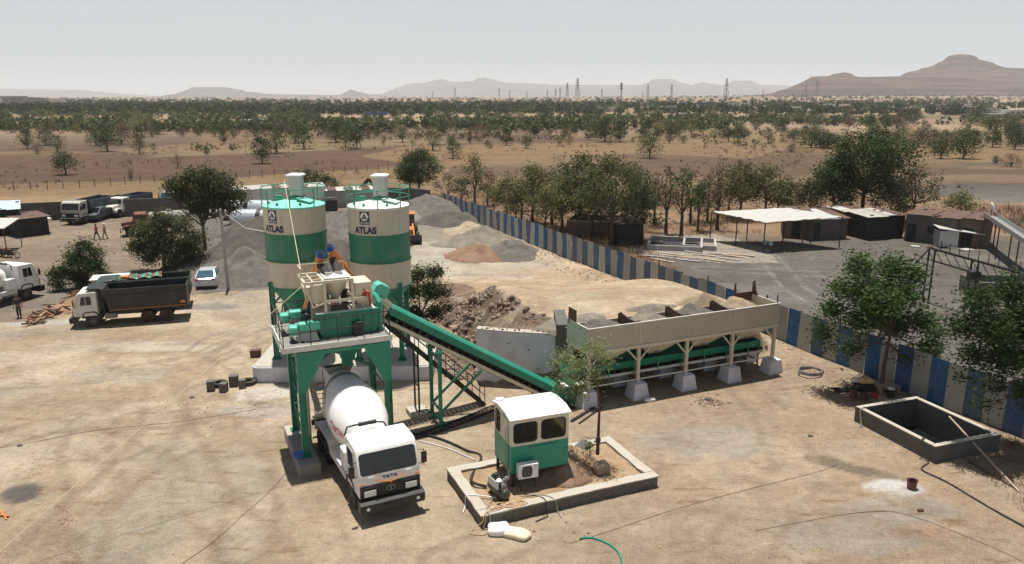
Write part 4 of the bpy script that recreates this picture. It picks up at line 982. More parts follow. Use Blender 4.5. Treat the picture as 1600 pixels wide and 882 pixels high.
# ================================================================ retaining walls
rw = thing('retaining_wall', 'tall pale whitewashed retaining wall holding back the earth ramp', 'retaining wall')
m = MB(); c0 = [(-1.95,39.42),(-.9,39.18),(.6,38.95),(2.35,38.80)]
vs_, fs_ = [], []
for i, (x, y) in enumerate(c0):
    zt = 3.1-.1*i/3; vs_ += [(x,y,-.3),(x,y,zt),(x+.08,y+.5,zt),(x+.08,y+.5,-.3)]
for i in range(3): a = i*4; fs_ += [(a,a+4,a+5,a+1),(a+1,a+5,a+6,a+2),(a+2,a+6,a+7,a+3),(a+3,a+7,a+4,a)]
fs_ += [(0,1,2,3),(12,15,14,13)]; m.add(vs_, fs_); m.b2(-1.94,-1.5,39.93,41.4,-.3,2.6); m.build('wall_body', M['concw'], rw, bevel=.02)
m = MB(); vs_, fs_ = [], []
for i, (x, y) in enumerate(c0):
    zt = 3.103-.1*i/3; vs_ += [(x+.01,y+.0,zt),(x+.01,y-.015,zt+.03),(x+.07,y+.5,zt+.03),(x+.07,y+.49,zt)]
for i in range(3): a = i*4; fs_ += [(a,a+4,a+5,a+1),(a+1,a+5,a+6,a+2),(a+2,a+6,a+7,a+3),(a+3,a+7,a+4,a)]
fs_ += [(0,1,2,3),(12,15,14,13)]; m.add(vs_, fs_); m.build('wall_cap', M['cemcap'], rw)
m = MB(); random.seed(8)
for i in range(17):
    t_ = (i+random.random())/17*3; k_ = min(2, int(t_)); f_ = t_-k_; x = c0[k_][0]*(1-f_)+c0[k_+1][0]*f_; y = c0[k_][1]*(1-f_)+c0[k_+1][1]*f_+random.uniform(.05,.4)
    m.sphere((x,y,3.16-.033*t_), random.uniform(.03,.07), 6, 4, (1.2,1,.8))
for (x,z) in ((-.95,1.3),(.9,2.1),(1.4,1.0),(-.2,2.4)): m.cyl((x,39.3-.14*(x+1.9)-.09,z),(x,39.3-.14*(x+1.9)+.1,z),.035,n=8)
m.build('wall_stone', M['rust'], rw)
m = MB(); m.b2(2.38,3.02,38.55,41.5,-.3,3.62); o = m.build('wall_pier', M['concd'], bevel=.04); tag(o, 'dark concrete pier between the pale retaining wall and the aggregate bin', 'wall pier')
m = MB(); m.b2(0,12.4,2.42,2.66,-.3,3.5); m.b2(12.4,12.65,2.42,4.6,-.3,2.4); o = m.build('ramp_wall', M['concd']); o.location = BA; o.rotation_euler = (0,0,R(BANG)); tag(o, 'dark concrete wall holding the loading ramp behind the aggregate bin', 'retaining wall')
# ================================================================ control cabin plot
PD = P(752, 806, .5); PDL = P(690, 733, .5); PDR = P(1028, 743, .5)
eu = (PDR-PD); eu.z = 0; LU = eu.length; eu.normalize(); en = Vector((-eu.y, eu.x, 0)); LN = 3.95; PDA = math.degrees(math.atan2(eu.y, eu.x))
PD0 = Vector((PD.x, PD.y, 0))
pd = thing('masonry_plinth', 'low rectangular stone plinth with pale cement coping around the control cabin', 'plinth', PD0, PDA)
tw_ = .42
m = MB(); m.b2(0,LU,0,tw_,-.2,.44); m.b2(0,LU,LN-tw_,LN,-.2,.44); m.b2(0,tw_,tw_,LN-tw_,-.2,.44); m.b2(LU-tw_,LU,tw_,LN-tw_,-.2,.44); m.build('stone_face', M['stonew'] if 'stonew' in M else M['stone'], pd)
def coping():
    m = MB(); z0, w_ = .441, tw_+.02
    def strip(x0, y0, x1, y1, w, seed):
        L_ = math.hypot(x1-x0, y1-y0); n = max(3, int(L_/.14)); dx, dy = (x1-x0)/L_, (y1-y0)/L_; px, py = -dy, dx; vs_ = []
        for k in range(n+1):
            t = L_*k/n; j = lambda q: (float(fbm(t*1.0+q*9, seed*5.0, .5, seed+q, 3))-.5)
            a0, a1, zt = j(1)*.07, w+j(2)*.12, .50+j(3)*.045
            for o_, z in ((a0,z0),(a0,zt),(w*.5,zt+j(4)*.03+.005),(a1,zt+j(5)*.03),(a1,z0)): vs_.append((x0+dx*t+px*o_, y0+dy*t+py*o_, z))
        fs_ = [(k*5+q, k*5+q+1, k*5+q+6, k*5+q+5) for k in range(n) for q in range(4)]+[(0,1,2,3,4),(n*5+4,n*5+3,n*5+2,n*5+1,n*5)]
        m.add(vs_, fs_)
    strip(-.03,-.03,LU+.03,-.03,w_,1); strip(LU+.03,LN+.03,-.03,LN+.03,w_,2); strip(-.03,LN-w_+.04,-.03,w_-.04,w_,3); strip(LU+.03,w_-.04,LU+.03,LN-w_+.04,w_,4)
    return m.build('coping', M['cemcap'], pd, smooth=True, angle=50)
coping()
m = MB(); nX, nY = 60, 30; vs_ = []; fs_ = []
for j in range(nY+1):
    for i in range(nX+1):
        x = tw_-.02+(LU-2*tw_+.04)*i/nX; y = tw_-.02+(LN-2*tw_+.04)*j/nY
        z = .40+float(fbm(x,y,.8,91,3)-.5)*.09
        d = math.hypot((x-5.15)/1.15, (y-2.9)/1.0); z += .62*max(0,1-d)**1.1*(1+float(fbm(x,y,.35,17,3)-.5)*.8)
        vs_.append((x,y,z))
for j in range(nY):
    for i in range(nX): a = j*(nX+1)+i; fs_.append((a,a+1,a+nX+2,a+nX+1))
m.add(vs_, fs_); m2_ = (4.75,2.45); M['fillsoil'] = soilm('fill_soil', (.40,.29,.18), (.30,.20,.12), 1.4); m.build('soil_fill', M['fillsoil'], pd, smooth=True)
hp_ = heap('soil_mound', None, None, M['mound_soil'], (4.35,1.75,.38), 1.45, 1.2, .85, 41, 0, rough=.16); hp_.parent = pd
def pl(x, y, z=0): q = PD0+eu*x+en*y; q.z = z; return q

# cabin
CBW, CBD = 2.46, 1.95; cbp = P(798.5, 741, 1.0); cb0 = Vector((cbp.x, cbp.y, .42)); CA = 20.5
cbn = thing('control_cabin', 'small control cabin, green below and cream above, with white roof and tinted windows', 'control cabin', cb0, CA)
zf = .58
def cabin_wall(m, z0, z1, th=.05):
    m.b2(0,CBW,0,th,z0,z1); m.b2(0,CBW,CBD-th,CBD,z0,z1); m.b2(0,th,th,CBD-th,z0,z1); m.b2(CBW-th,CBW,th,CBD-th,z0,z1)
m = MB(); cabin_wall(m, zf, zf+1.14); m.b2(.05,CBW-.05,.05,CBD-.05,zf,zf+.05); lower = m.build('lower_wall', M['cabgreen'] if 'cabgreen' in M else M['green'], cbn)
def rrect(x0, x1, z0, z1, r, n=5):
    pts = []
    for cx, cz, a0 in ((x1-r,z0+r,-90),(x1-r,z1-r,0),(x0+r,z1-r,90),(x0+r,z0+r,180)):
        for k in range(n+1): a = R(a0+90*k/n); pts.append((cx+r*math.cos(a), cz+r*math.sin(a)))
    return pts
def holed(m, W_, z0, z1, holes, mp, th):
    """wall panel with rounded openings: one strip mesh per opening column"""
    xs_ = [0]+[v for h in holes for v in (h[0]-.08, h[1]+.08)]+[W_]
    for a, b in zip(xs_[0::2], xs_[1::2]):
        if b-a > 1e-3: add_block(m, mp, a, b, z0, z1, th)
    for (a, b, c, d) in holes:
        add_block(m, mp, a-.08, b+.08, z0, c-.08, th); add_block(m, mp, a-.08, b+.08, d+.08, z1, th)
        outer = []; inner = rrect(a, b, c, d, .13)
        A, B, C_, D_ = a-.08, b+.08, c-.08, d+.08
        for (x, z) in inner:
            cx, cz = (a+b)/2, (c+d)/2; dx, dz = x-cx, z-cz
            s = min(((B-cx) if dx > 0 else (cx-A))/abs(dx) if abs(dx) > 1e-6 else 9, ((D_-cz) if dz > 0 else (cz-C_))/abs(dz) if abs(dz) > 1e-6 else 9)
            outer.append((cx+dx*s, cz+dz*s))
        n = len(inner)
        for q0, q1 in ((0, th),):
            vs_ = [mp(x, z, 0) for x, z in inner]+[mp(x, z, 0) for x, z in outer]+[mp(x, z, th) for x, z in inner]+[mp(x, z, th) for x, z in outer]
            fs_ = []
            for i in range(n):
                j = (i+1) % n; fs_ += [(i,j,n+j,n+i),(2*n+i,3*n+i,3*n+j,2*n+j),(i,2*n+i,2*n+j,j)]
            m.add(vs_, fs_)
        for (x, z) in ((A,C_),(B,C_),(B,D_),(A,D_)):   # corner gores
            i = min(range(n), key=lambda k: 0 if False else (outer[k][0]-x)**2+(outer[k][1]-z)**2)
        m.k = 0
def add_block(m, mp, x0, x1, z0, z1, th):
    if x1-x0 < 1e-4 or z1-z0 < 1e-4: return
    vs_ = [mp(x0,z0,0),mp(x1,z0,0),mp(x1,z1,0),mp(x0,z1,0),mp(x0,z0,th),mp(x1,z0,th),mp(x1,z1,th),mp(x0,z1,th)]
    m.add(vs_, [(0,3,2,1),(4,5,6,7),(0,1,5,4),(1,2,6,5),(2,3,7,6),(3,0,4,7)])
zu0, zu1 = zf+1.142, zf+2.30
FH = [(.13,1.08,zu0+.14,zu0+.92),(1.30,2.30,zu0+.14,zu0+.92)]
m = MB(); holed(m, CBW, zu0, zu1, FH, lambda x, z, t: (x, t, z), .05)
holed(m, CBW, zu0, zu1, FH, lambda x, z, t: (x, CBD-t, z), .05)
SH = [(1.25,1.80,zu0+.14,zu0+.92)]
holed(m, CBD-.104, zu0, zu1, [(1.22,1.72,zu0+.10,zu0+.95)], lambda x, z, t: (t, x+.052, z), .05)
holed(m, CBD-.104, zu0, zu1, [(.3,1.5,zu0+.14,zu0+.92)], lambda x, z, t: (CBW-t, x+.052, z), .05)
up = m.build('upper_wall', M['cabcream'] if 'cabcream' in M else M['cream'], cbn)
def tint():
    m, nt, b = newmat('tinted_cabin_glass'); b.inputs['Base Color'].default_value = (.02,.018,.015,1); b.inputs['Roughness'].default_value = .04
    t = nd(nt, 'ShaderNodeBsdfTransparent'); t.inputs[0].default_value = (.62,.58,.52,1); mx = nd(nt, 'ShaderNodeMixShader'); mx.inputs[0].default_value = .55
    nt.links.new(b.outputs[0], mx.inputs[1]); nt.links.new(t.outputs[0], mx.inputs[2]); nt.links.new(mx.outputs[0], nt.nodes['Material Output'].inputs[0]); return m
M['tint'] = tint()
def window(a, b, c, d, mp):
    inn = rrect(a, b, c, d, .13); ou = rrect(a-.035, b+.035, c-.035, d+.035, .16); n = len(inn)
    m = MB(); vs_ = [mp(x,z,-.015) for x, z in inn]+[mp(x,z,-.015) for x, z in ou]+[mp(x,z,.02) for x, z in inn]+[mp(x,z,.02) for x, z in ou]
    fs_ = []
    for i in range(n): j = (i+1) % n; fs_ += [(i,j,n+j,n+i),(2*n+i,3*n+i,3*n+j,2*n+j),(i,2*n+i,2*n+j,j),(n+i,n+j,3*n+j,3*n+i)]
    m.add(vs_, fs_); fo_ = m.build('window', M['rubber'], cbn)
    m = MB(); m.add([mp(x,z,.025) for x, z in inn], [tuple(range(n))]); m.build('pane', M['tint'], fo_)
for h in FH: window(*h, lambda x, z, t: (x, t, z)); window(*h, lambda x, z, t: (x, CBD-t, z))
window(1.272,1.772,zu0+.10,zu0+.95, lambda x, z, t: (t, x, z)); window(.352,1.552,zu0+.14,zu0+.92, lambda x, z, t: (CBW-t, x, z))
# roof: shallow three-facet vault along the front
m = MB(); zr = zu1; prof = [(-.07,zr-.01),(.45,zr+.13),(1.35,zr+.16),(CBD+.07,zr+.03)]
poly = prof+[(y, z-.045) for y, z in prof[::-1]]; m.prism(poly, -.08, CBW+.08, 'yz'); rf = m.build('roof', M['white'], cbn)
m = MB(); m.b2(.02,.35,CBD-.25,CBD-.02,zr+.10,zr+.16); m.build('roof_vent', M['white'], rf)
m = MB(); gp = [(0,zr),(CBD,zr),(CBD,zr-.0+.02),(1.35,zr+.11),(.45,zr+.08)]
m.prism([(.0,zr+.001),(CBD,zr+.001),(1.35,zr+.105),(.45,zr+.078)], .0, .04, 'yz'); m.prism([(.0,zr+.001),(CBD,zr+.001),(1.35,zr+.105),(.45,zr+.078)], CBW-.04, CBW, 'yz'); m.build('gable', M['cabcream'] if 'cabcream' in M else M['cream'], cbn)
# door on the left side
m = MB(); m.b2(-.022,-.002,.28,.98,zf+.06,zf+2.16); dr = m.build('door', [M['cabgreen'], M['cabcream']], cbn)
m = MB(); m.b2(-.026,-.0225,.30,.96,zf+1.15,zf+2.14); m.build('door_upper', M['cabcream'], dr)
m = MB(); m.tube([(-.03,.40,zf+.15),(-.09,.40,zf+.22),(-.09,.40,zf+1.75),(-.03,.40,zf+1.85)], .022, 8); m.build('handle', M['steel'], dr, smooth=True)
m = MB(); m.tube([(-.05,.15,zf+.10),(-.07,.15,zf-.02),(-.07,-.04,zf-.05)], .025, 6)
m.build('handrail', M['white'], dr)
for x in (.1, CBW-.1):
    for y in (.1, CBD-.1): m = MB(); m.b2(x-.05,x+.05,y-.05,y+.05,-.1,zf-.08); m.build('leg', M['black'], cbn)
m = MB(); m.b2(0,CBW,.03,.13,zf-.08,zf-.002); m.b2(0,CBW,CBD-.13,CBD-.03,zf-.08,zf-.002); m.b2(.0,.1,.13,CBD-.13,zf-.08,zf-.002); m.b2(CBW-.1,CBW,.13,CBD-.13,zf-.08,zf-.002); m.build('floor_frame', M['black'], cbn)
m = MB(); m.b2(.9,1.9,1.3,1.75,zf+.06,zf+.95); m.b2(1.1,1.7,1.35,1.5,zf+.96,zf+1.5); m.build('control_desk', M['steel'], cbn, bevel=.02)
text_obj('www.atlasequipments.com', .115, M['navy'], 'lettering', cbn, Matrix.Translation((1.33,-.006,zf+1.05)) @ Matrix.Rotation(R(90),4,'X'), bold=.001, extrude=.002)
m = MB(); m.b2(2.22,2.42,-.012,-.001,zf+.72,zf+.74); m.build('scrape', M['black'], cbn)
# air conditioner
ac = thing('air_conditioner', 'white outdoor air conditioner unit on thin legs in front of the cabin', 'air conditioner', cb0+Vector((math.cos(R(CA)),math.sin(R(CA)),0))*.16-Vector((-math.sin(R(CA)),math.cos(R(CA)),0))*.42, CA-3)
m = MB(); m.b2(0,.82,0,.30,.50,1.10); cs = m.build('casing', M['white'], ac, bevel=.02)
m = MB(); m.prism(rrect(.14,.56,.58,1.03,.12), -.012, -.002, 'xz'); g_ = m.build('fan_grille', M['belt'], ac)
m = MB()
for k in range(9): m.b2(.16,.54,-.02,-.013,.61+k*.045,.617+k*.045)
m.build('grille_bars', M['steel'], g_)
m = MB(); m.prism([(.62,.98),(.78,1.0),(.78,1.02),(.62,1.0)], -.004, -.001, 'xz'); m.build('badge', M['navy'], ac)
for x in (.1,.72): m = MB(); m.bar((x,.05,.0),(x,.05,.5),.03); m.bar((x,.25,.0),(x,.25,.5),.03); m.build('leg', M['black'], ac)
# compressor
cmp_ = thing('air_compressor', 'dark air compressor with horizontal tank beside the green side of the cabin', 'compressor', pl(1.15,1.15,.42), PDA+98)
m = MB(); m.cyl((-.55,0,.32),(.50,0,.32),.21,n=22); m.sphere((-.55,0,.32),.21,18,8,(.45,1,1)); m.sphere((.50,0,.32),.21,18,8,(.45,1,1)); m.build('tank', M['dgreen2'] if 'dgreen2' in M else M['black'], cmp_, smooth=True)
m = MB(); m.b2(-.45,.4,-.16,.16,.53,.56); m.build('bed_plate', M['steel'], cmp_)
m = MB(); m.b2(-.42,-.12,-.12,.12,.56,.72); m.cyl((-.27,-.09,.7),(-.34,-.16,.92),.075,n=12); m.cyl((-.27,.09,.7),(-.34,.18,.92),.075,n=12)
for k in range(4): m.cyl((-.28-.02*k,-.10-.02*k,.74+.045*k),(-.283-.02*k,-.102-.02*k,.755+.045*k),.1,n=12); m.cyl((-.28-.02*k,.10+.025*k,.74+.045*k),(-.283-.02*k,.102+.025*k,.755+.045*k),.1,n=12)
m.cyl((-.34,-.16,.92),(-.45,-.2,.94),.06,n=10); m.build('pump_head', M['steel'], cmp_)
m = MB(); m.cyl((.05,0,.69),(.38,0,.69),.12,n=16); m.b2(.12,.3,-.08,.08,.8,.87); m.build('motor', M['dgreen'], cmp_, smooth=True)
m = MB(); m.b2(-.40,.35,.20,.27,.50,.82); m.build('belt_guard', M['galv'], cmp_, bevel=.06)
m = MB(); m.lathe([(.15,-.02),(.15,.02)], 18, Matrix.Translation((-.27,.17,.68)) @ Matrix.Rotation(R(90),4,'X')); m.build('flywheel', M['black'], cmp_)
for x in (-.4,.38):
    for s in (-1,1): m = MB(); m.cyl((x,s*.17,-.0+.05),(x,s*.20,.05),.07,n=12) if x < 0 else m.bar((x,s*.15,.0),(x,s*.12,.2),.04); m.bar((x,s*.14,.05),(x,s*.12,.2),.03); m.build('wheel' if x < 0 else 'foot', M['rubber'], cmp_)

# ropes, hoses and cables
def hose(name, label, cat, mat, pts, r, n=6, sub=6):
    """smooth line through ground points; each (Vector)"""
    out = []; pts = [Vector(p) for p in pts]
    for i in range(len(pts)-1):
        p0 = pts[max(i-1,0)]; p1 = pts[i]; p2 = pts[i+1]; p3 = pts[min(i+2,len(pts)-1)]
        for k in range(sub):
            t = k/sub; out.append(.5*((2*p1)+(p2-p0)*t+(2*p0-5*p1+4*p2-p3)*t*t+(3*p1-p0-3*p2+p3)*t**3))
    out.append(pts[-1]); m = MB(); m.tube(out, r, n); o = m.build(name, mat, smooth=True); return tag(o, label, cat)
def G(u, v, dz=.02):
    p = P(u, v)
    for _ in range(4): zz = gz(p.x, p.y); p = P(u, v, zz)
    p.z += dz; return p
hose('cable', 'thick black cable running from the conveyor foot to the compressor', 'cable', M['black'], [G(648,679,.05),G(672,683,.06),G(700,692,.05),G(730,706,.05),G(752,716,.06),pl(.55,2.6,.55),pl(.95,1.9,.5)], .055)
hose('pipe', 'thin pale pipe lying beside the black cable left of the plinth', 'pipe', M['dwhite'], [G(655,690,.03),G(700,702,.03),G(742,720,.03)], .03)
hose('cable', 'black cable trailing from the air conditioner over the front coping', 'cable', M['black'], [pl(1.9,.9,.5),pl(2.4,.6,.46),pl(2.6,.2,.53),pl(2.62,-.05,.48),pl(2.6,-.12,.05),pl(2.55,-.3,.03),pl(2.0,-.45,.03)], .02)
hose('cable', 'thin grey cable hanging over the front coping to the ground', 'cable', M['steel'], [pl(2.1,.8,.46),pl(2.8,.3,.53),pl(3.0,-.08,.47),pl(3.05,-.2,.1),pl(3.0,-.6,.03)], .015)
hose('hose', 'white air hose crossing the left coping of the plinth', 'hose', M['cloth'], [pl(1.0,1.0,.47),pl(.5,1.3,.52),pl(.1,1.5,.53),pl(-.05,1.55,.45),pl(-.1,1.5,.1),pl(-.3,1.2,.03)], .022)
hose('hose', 'green garden hose curving out of the bottom of the picture', 'hose', M['green'], [G(905,843,.03),G(925,842,.03),G(948,850,.03),G(964,862,.03),G(972,880,.03),G(972,900,.03)], .035)
random.seed(3)
rp = []
for i in range(46):
    a = i*.82; rr = .35+.25*math.sin(i*.9); rp.append(pl(.75+rr*math.cos(a)*1.1+i*.018, .28+rr*math.sin(a)*.45, .515+.012*(i % 4)))
for q in ((.30,.10,.53),(.16,-.05,.50),(.12,-.09,.25),(.05,-.14,.05),(.2,-.3,.03),(-.1,-.5,.03),(-.5,-.25,.03),(-.35,-.02,.04),(.0,-.12,.3),(.08,-.06,.51),(.4,.2,.53),(.9,.35,.53),(1.5,.5,.5),(2.0,.55,.48)): rp.append(pl(*q))
hose('rope', 'orange brown rope looped over the near left corner of the plinth', 'rope', M['rope'], rp, .018, 5, 5)
hose('cable', 'grey cable hanging over the near corner of the plinth beside the rope', 'cable', M['steel'], [pl(1.2,1.4,.47),pl(.5,.6,.5),pl(.3,.2,.53),pl(.30,-.06,.49),pl(.33,-.12,.2),pl(.42,-.25,.03)], .018)
for k, pts in enumerate([
  [(-20,704),(60,690),(150,673),(270,661)], [(270,661),(330,652),(400,640)],
  [(255,900),(330,850),(380,805),(420,770),(450,735)],
  [(890,850),(960,828),(1060,795),(1170,765),(1270,740),(1310,726)], [(1180,830),(1260,815),(1330,803),(1390,800),(1440,812),(1500,835),(1560,860),(1620,890)]]):
    hose('wire', ['thin dark wire on the sand left of the striped hose line near the left edge','thin dark wire continuing over the sand towards the silo slab','thin dark wire curving over the sand in the bottom left foreground','thin dark wire running over the ground right of the plinth','thin dark wire crossing the ground in front of the red bucket'][k], 'wire', M['rust'], [G(*p, .01) for p in pts], .009, 4)
# bags
def bag(name, label, mat, loc, sx, sy, sz, rz, seed):
    n, k = 22, 14; vs_ = []
    for j in range(k+1):
        ph = math.pi*j/k
        for i in range(n):
            th = 2*math.pi*i/n; cx, sx_ = math.cos(th), math.sin(th); q = (abs(cx)**4.5+abs(sx_)**4.5)**(-1/4.5)*(1-.10*abs(math.sin(2*th+1.57))*0+.06*math.sin(5*th+seed))
            r_ = max(math.sin(ph),0)**.38; x, y, z = sx*cx*q*r_, sy*sx_*q*r_, sz*math.copysign(abs(math.cos(ph))**1.0, math.cos(ph))*(-1)
            w_ = float(fbm(x*3+seed,y*3,.5,seed,3)-.5)*.25; vs_.append((x*(1+w_*.3),y*(1+w_*.3),z*(1+w_)+w_*.1*sz+sz*.75))
    fs_ = [(j*n+i,j*n+(i+1)%n,(j+1)*n+(i+1)%n,(j+1)*n+i) for j in range(k) for i in range(n)]
    m = MB(); m.add(vs_, fs_); o = m.build(name, mat, smooth=True, angle=60); o.location = loc; o.rotation_euler = (0,0,R(rz)); return tag(o, label, 'sack')
bag('sack', 'full white sack lying against the near corner of the plinth', M['white'], G(780,832,0), .42, .33, .17, 10, 3)
bag('sack', 'yellowish flat sack lying beside the white sack', M['sack'], G(808,838,0), .50, .30, .13, -22, 7)
bag('sack', 'crumpled white plastic bag on the ground by the second bin pier', M['cloth'], G(1015,627,0), .30, .16, .10, 10, 9)
bag('sack', 'brown open sack standing at the foot of the soil mound on the plinth', M['sackbrown'] if 'sackbrown' in M else M['khaki'], pl(5.75,1.25,.42), .34, .28, .27, 20, 12)
m = MB(); m.b2(-.4,.4,-.25,.25,0,.10); o = m.build('stone_slab', M['concd'], bevel=.03); o.location = pl(6.1,3.5,.5); o.rotation_euler = (R(4),R(-6),R(PDA+30)); tag(o, 'dark stone slab lying on the back coping of the plinth', 'stone slab')
m = MB(); m.b2(-.45,.45,-.03,.03,0,.04); o = m.build('iron_bar', M['black']); o.location = pl(3.95,1.75,.42); o.rotation_euler = (0,R(20),R(PDA-25)); tag(o, 'short dark iron bar leaning beside the right leg of the cabin', 'iron bar')
# stay wire and ladder tray
q0 = PV(444, 283, 40.6); q1 = loc2(PA, PANG, 1.15, 1.7, 8.36)
hose('guy_wire', 'pale guy wire from the mint silo roof railing to the cream weigh frame', 'wire', M['sack'], [PV(444,283,41.5), q1], .013, 5, 2)
q2 = loc2(PA, PANG, 1.15, .85, 7.9); q3 = P(-60, 915, .0)
hose('guy_wire', 'long pale guy wire running from the weigh frame down to the bottom left', 'wire', M['sack'], [q2, q3], .012, 5, 2)
lt = thing('cable_ladder', 'black ladder tray lying on the sand under the conveyor', 'cable tray', (0,0,0))
pts = [G(612,691,.06),G(660,681,.06),G(700,668,.06),G(740,652,.06),G(768,640,.06),G(800,632,.06)]
ra, rb, mm = [], [], MB()
for i in range(len(pts)-1):
    d = (pts[i+1]-pts[i]).normalized(); s = Vector((-d.y,d.x,0))*.22
    mm.bar(pts[i]+s, pts[i+1]+s, .05,.08); mm.bar(pts[i]-s, pts[i+1]-s, .05,.08)
mm.build('side_rails', M['black'], lt); mm = MB()
for i in range(len(pts)-1):
    d = pts[i+1]-pts[i]; s = Vector((-d.y,d.x,0)).normalized()*.22
    for k in range(6): c = pts[i]+d*(k/6); mm.bar(c+s, c-s, .06,.04)
mm.build('rungs', M['rust'], lt)
# trench channel by the bins
mm = MB(); a, b = G(893,660,.05), G(930,637,.05); mm.bar(a, b, .12,.12); a, b = G(905,663,.04), G(940,638,.04); mm.bar(a, b, .06,.08); o = mm.build('steel_channel', M['black']); tag(o, 'dark steel channel on the ground between the cabin and the first bin pier', 'steel channel')

# ================================================================ water tank (right)
to = Vector((*TK['o'],0)); TA = math.degrees(math.atan2(ux.y, ux.x)); TU, TN = ux.length, uy.length
# use a right-angled plan
tk = thing('water_tank', 'open dark concrete water tank with pale rim beside the striped fence', 'water tank', to, 19)
TU, TN, tt, zt = 3.85, 4.65, .26, .76
m = MB(); m.b2(0,TU,0,tt,-1.3,zt); m.b2(0,TU,TN-tt,TN,-1.3,zt); m.b2(0,tt,tt,TN-tt,-1.3,zt); m.b2(TU-tt,TU,tt,TN-tt,-1.3,zt); m.build('tank_wall', M['concd'], tk, bevel=.02)
m = MB()
for x0,x1,y0,y1 in ((.0,TU,.0,tt),(.0,TU,TN-tt,TN),(.0,tt,tt+.001,TN-tt-.001),(TU-tt,TU,tt+.001,TN-tt-.001)): m.b2(x0+.01,x1-.01,y0+.01,y1-.01,zt+.002,zt+.022)
m.build('tank_rim', M['cemcap'], tk)
m = MB(); m.b2(tt-.1,TU-tt+.1,tt-.1,TN-tt+.1,-1.35,-1.1); m.build('tank_floor', M['concd'], tk)
m = MB(); m.b2(tt-.05,TU-tt+.05,tt-.05,TN-tt+.05,-.72,-.70)
wm, wn, wb = newmat('dark_water'); wb.inputs['Base Color'].default_value = (.008,.010,.009,1); wb.inputs['Roughness'].default_value = .12
o = m.build('water', wm); o.location = to; o.rotation_euler = (0,0,R(19)); tag(o, 'dark still water at the bottom of the concrete tank', 'water')
def tkp_(x, y, z): c, s = math.cos(R(19)), math.sin(R(19)); return Vector((to.x+x*c-y*s, to.y+x*s+y*c, z))
hose('hose', 'grey hose hanging over the left rim of the water tank', 'hose', M['steel'], [tkp_(.5,4.2,.4),tkp_(.25,4.3,.82),tkp_(-.05,4.25,.76),tkp_(-.12,4.1,.3),tkp_(-.2,3.9,.03)], .03)
hose('hose', 'black hose leaving the front rim of the water tank and crossing to the right edge', 'hose', M['rubber'], [tkp_(.5,1.0,.5),tkp_(.15,.75,.85),tkp_(-.12,.65,.72),tkp_(-.25,.5,.2),tkp_(-.15,.1,.05),G(1440,735,.04),G(1480,755,.04),G(1530,785,.04),G(1570,808,.04),G(1620,835,.04)], .032)
m = MB(); m.bar(G(1478,682,1.0),G(1592,770,.03),.06); o = m.build('pole', M['plank']); tag(o, 'thin pale wooden pole leaning over the right rim of the water tank', 'pole')
m = MB(); m.bar(G(1512,722,.05),G(1592,768,.04),.05); o = m.build('pole', M['rust']); tag(o, 'thin dark pole lying on the ground right of the water tank', 'pole')
bk = thing('bucket', 'small red brown bucket standing on the pale cement stain', 'bucket', G(1424,763,0), 0)
m = MB(); m.lathe([(.001,.02),(.15,.02),(.17,.0),(.20,.36),(.215,.37),(.215,.34),(.19,.34),(.15,.05),(.001,.05)], 22, caps=False); m.build('pail', M['maroon'], bk, smooth=True)
m = MB(); m.tube([(.21*math.cos(a),.21*math.sin(a)*.3-.05,.36+.10*math.sin(a)) for a in [math.pi*k/10 for k in range(11)]], .008, 5); m.build('handle', M['steel'], bk)
m = MB(); m.b2(-.11,.11,-.06,.06,0,.09); o = m.build('brick', M['maroon'], bevel=.01); o.location = G(1438,799,0); o.rotation_euler = (0,0,.3); tag(o, 'single dark brick lying in front of the red bucket', 'brick')
# coil of hose
pts = []
for i in range(90):
    a = i*.28; r_ = .62+.035*math.sin(i*1.7); pts.append(Vector((r_*math.cos(a)*1.05, r_*math.sin(a)*.95, .05+i*.0022)))
pts += [Vector((.9,.45,.05)),Vector((1.5,.35,.04)),Vector((2.1,.0,.04)),Vector((2.6,-.25,.05))]
m = MB(); m.tube(pts, .035, 6); o = m.build('hose_coil', M['steel'], smooth=True); o.location = G(1266,584,0); tag(o, 'coil of grey hose lying on the soil near the last bin pier', 'hose coil')
# clutter under the tree
pal = thing('pallet', 'rough wooden pallet leaning by the fence behind the tree trunk', 'pallet', G(1382,609,0), 10)
for k in range(5): m = MB(); m.b2(-.6,.6,-.5+k*.22,-.36+k*.22,.30,.33); m.build('board', M['plank'], pal)
for x in (-.5,.5): m = MB(); m.b2(x-.05,x+.05,-.5,.52,0,.298); m.build('bearer', M['plank'], pal)
bt_ = [(1333,622,.17,.34,'maroon','small maroon drum among the clutter at the tree foot, nearest the tank corner'),(1350,624,.2,.3,'rust','rusty tin among the clutter under the tree beside the tank'),(1391,620,.19,.42,'black','dark drum with a white lid standing left of the fence under the tree'),(1366,622,.16,.26,'redp','faded red pail in the shade of the tree trunk')]
for (u, v, r_, h_, mt, lab) in bt_:
    t_ = thing('drum', lab, 'drum', G(u, v, 0)); m = MB(); m.lathe([(.001,0),(r_,0),(r_*1.02,h_*.33),(r_,h_*.36),(r_*1.02,h_*.66),(r_,h_*.7),(r_,h_),(r_-.02,h_+.01),(r_-.03,h_-.04),(.001,h_-.04)], 18, caps=False); m.build('drum_body', M[mt], t_, smooth=True)
    if mt == 'black': m = MB(); m.cyl((0,0,h_+.01),(0,0,h_+.05),r_*1.05,n=18); m.build('lid', M['white'], t_)
bag('cloth_bundle', 'orange and white cloth bundle heaped on crates under the tree', M['orangecloth'] if 'orangecloth' in M else M['orange'], G(1352,606,.3), .42, .26, .13, 0, 21)
bag('cloth_bundle', 'white cloth bundle beside the orange one under the tree', M['cloth'], G(1338,603,.25), .32, .22, .12, 20, 23)
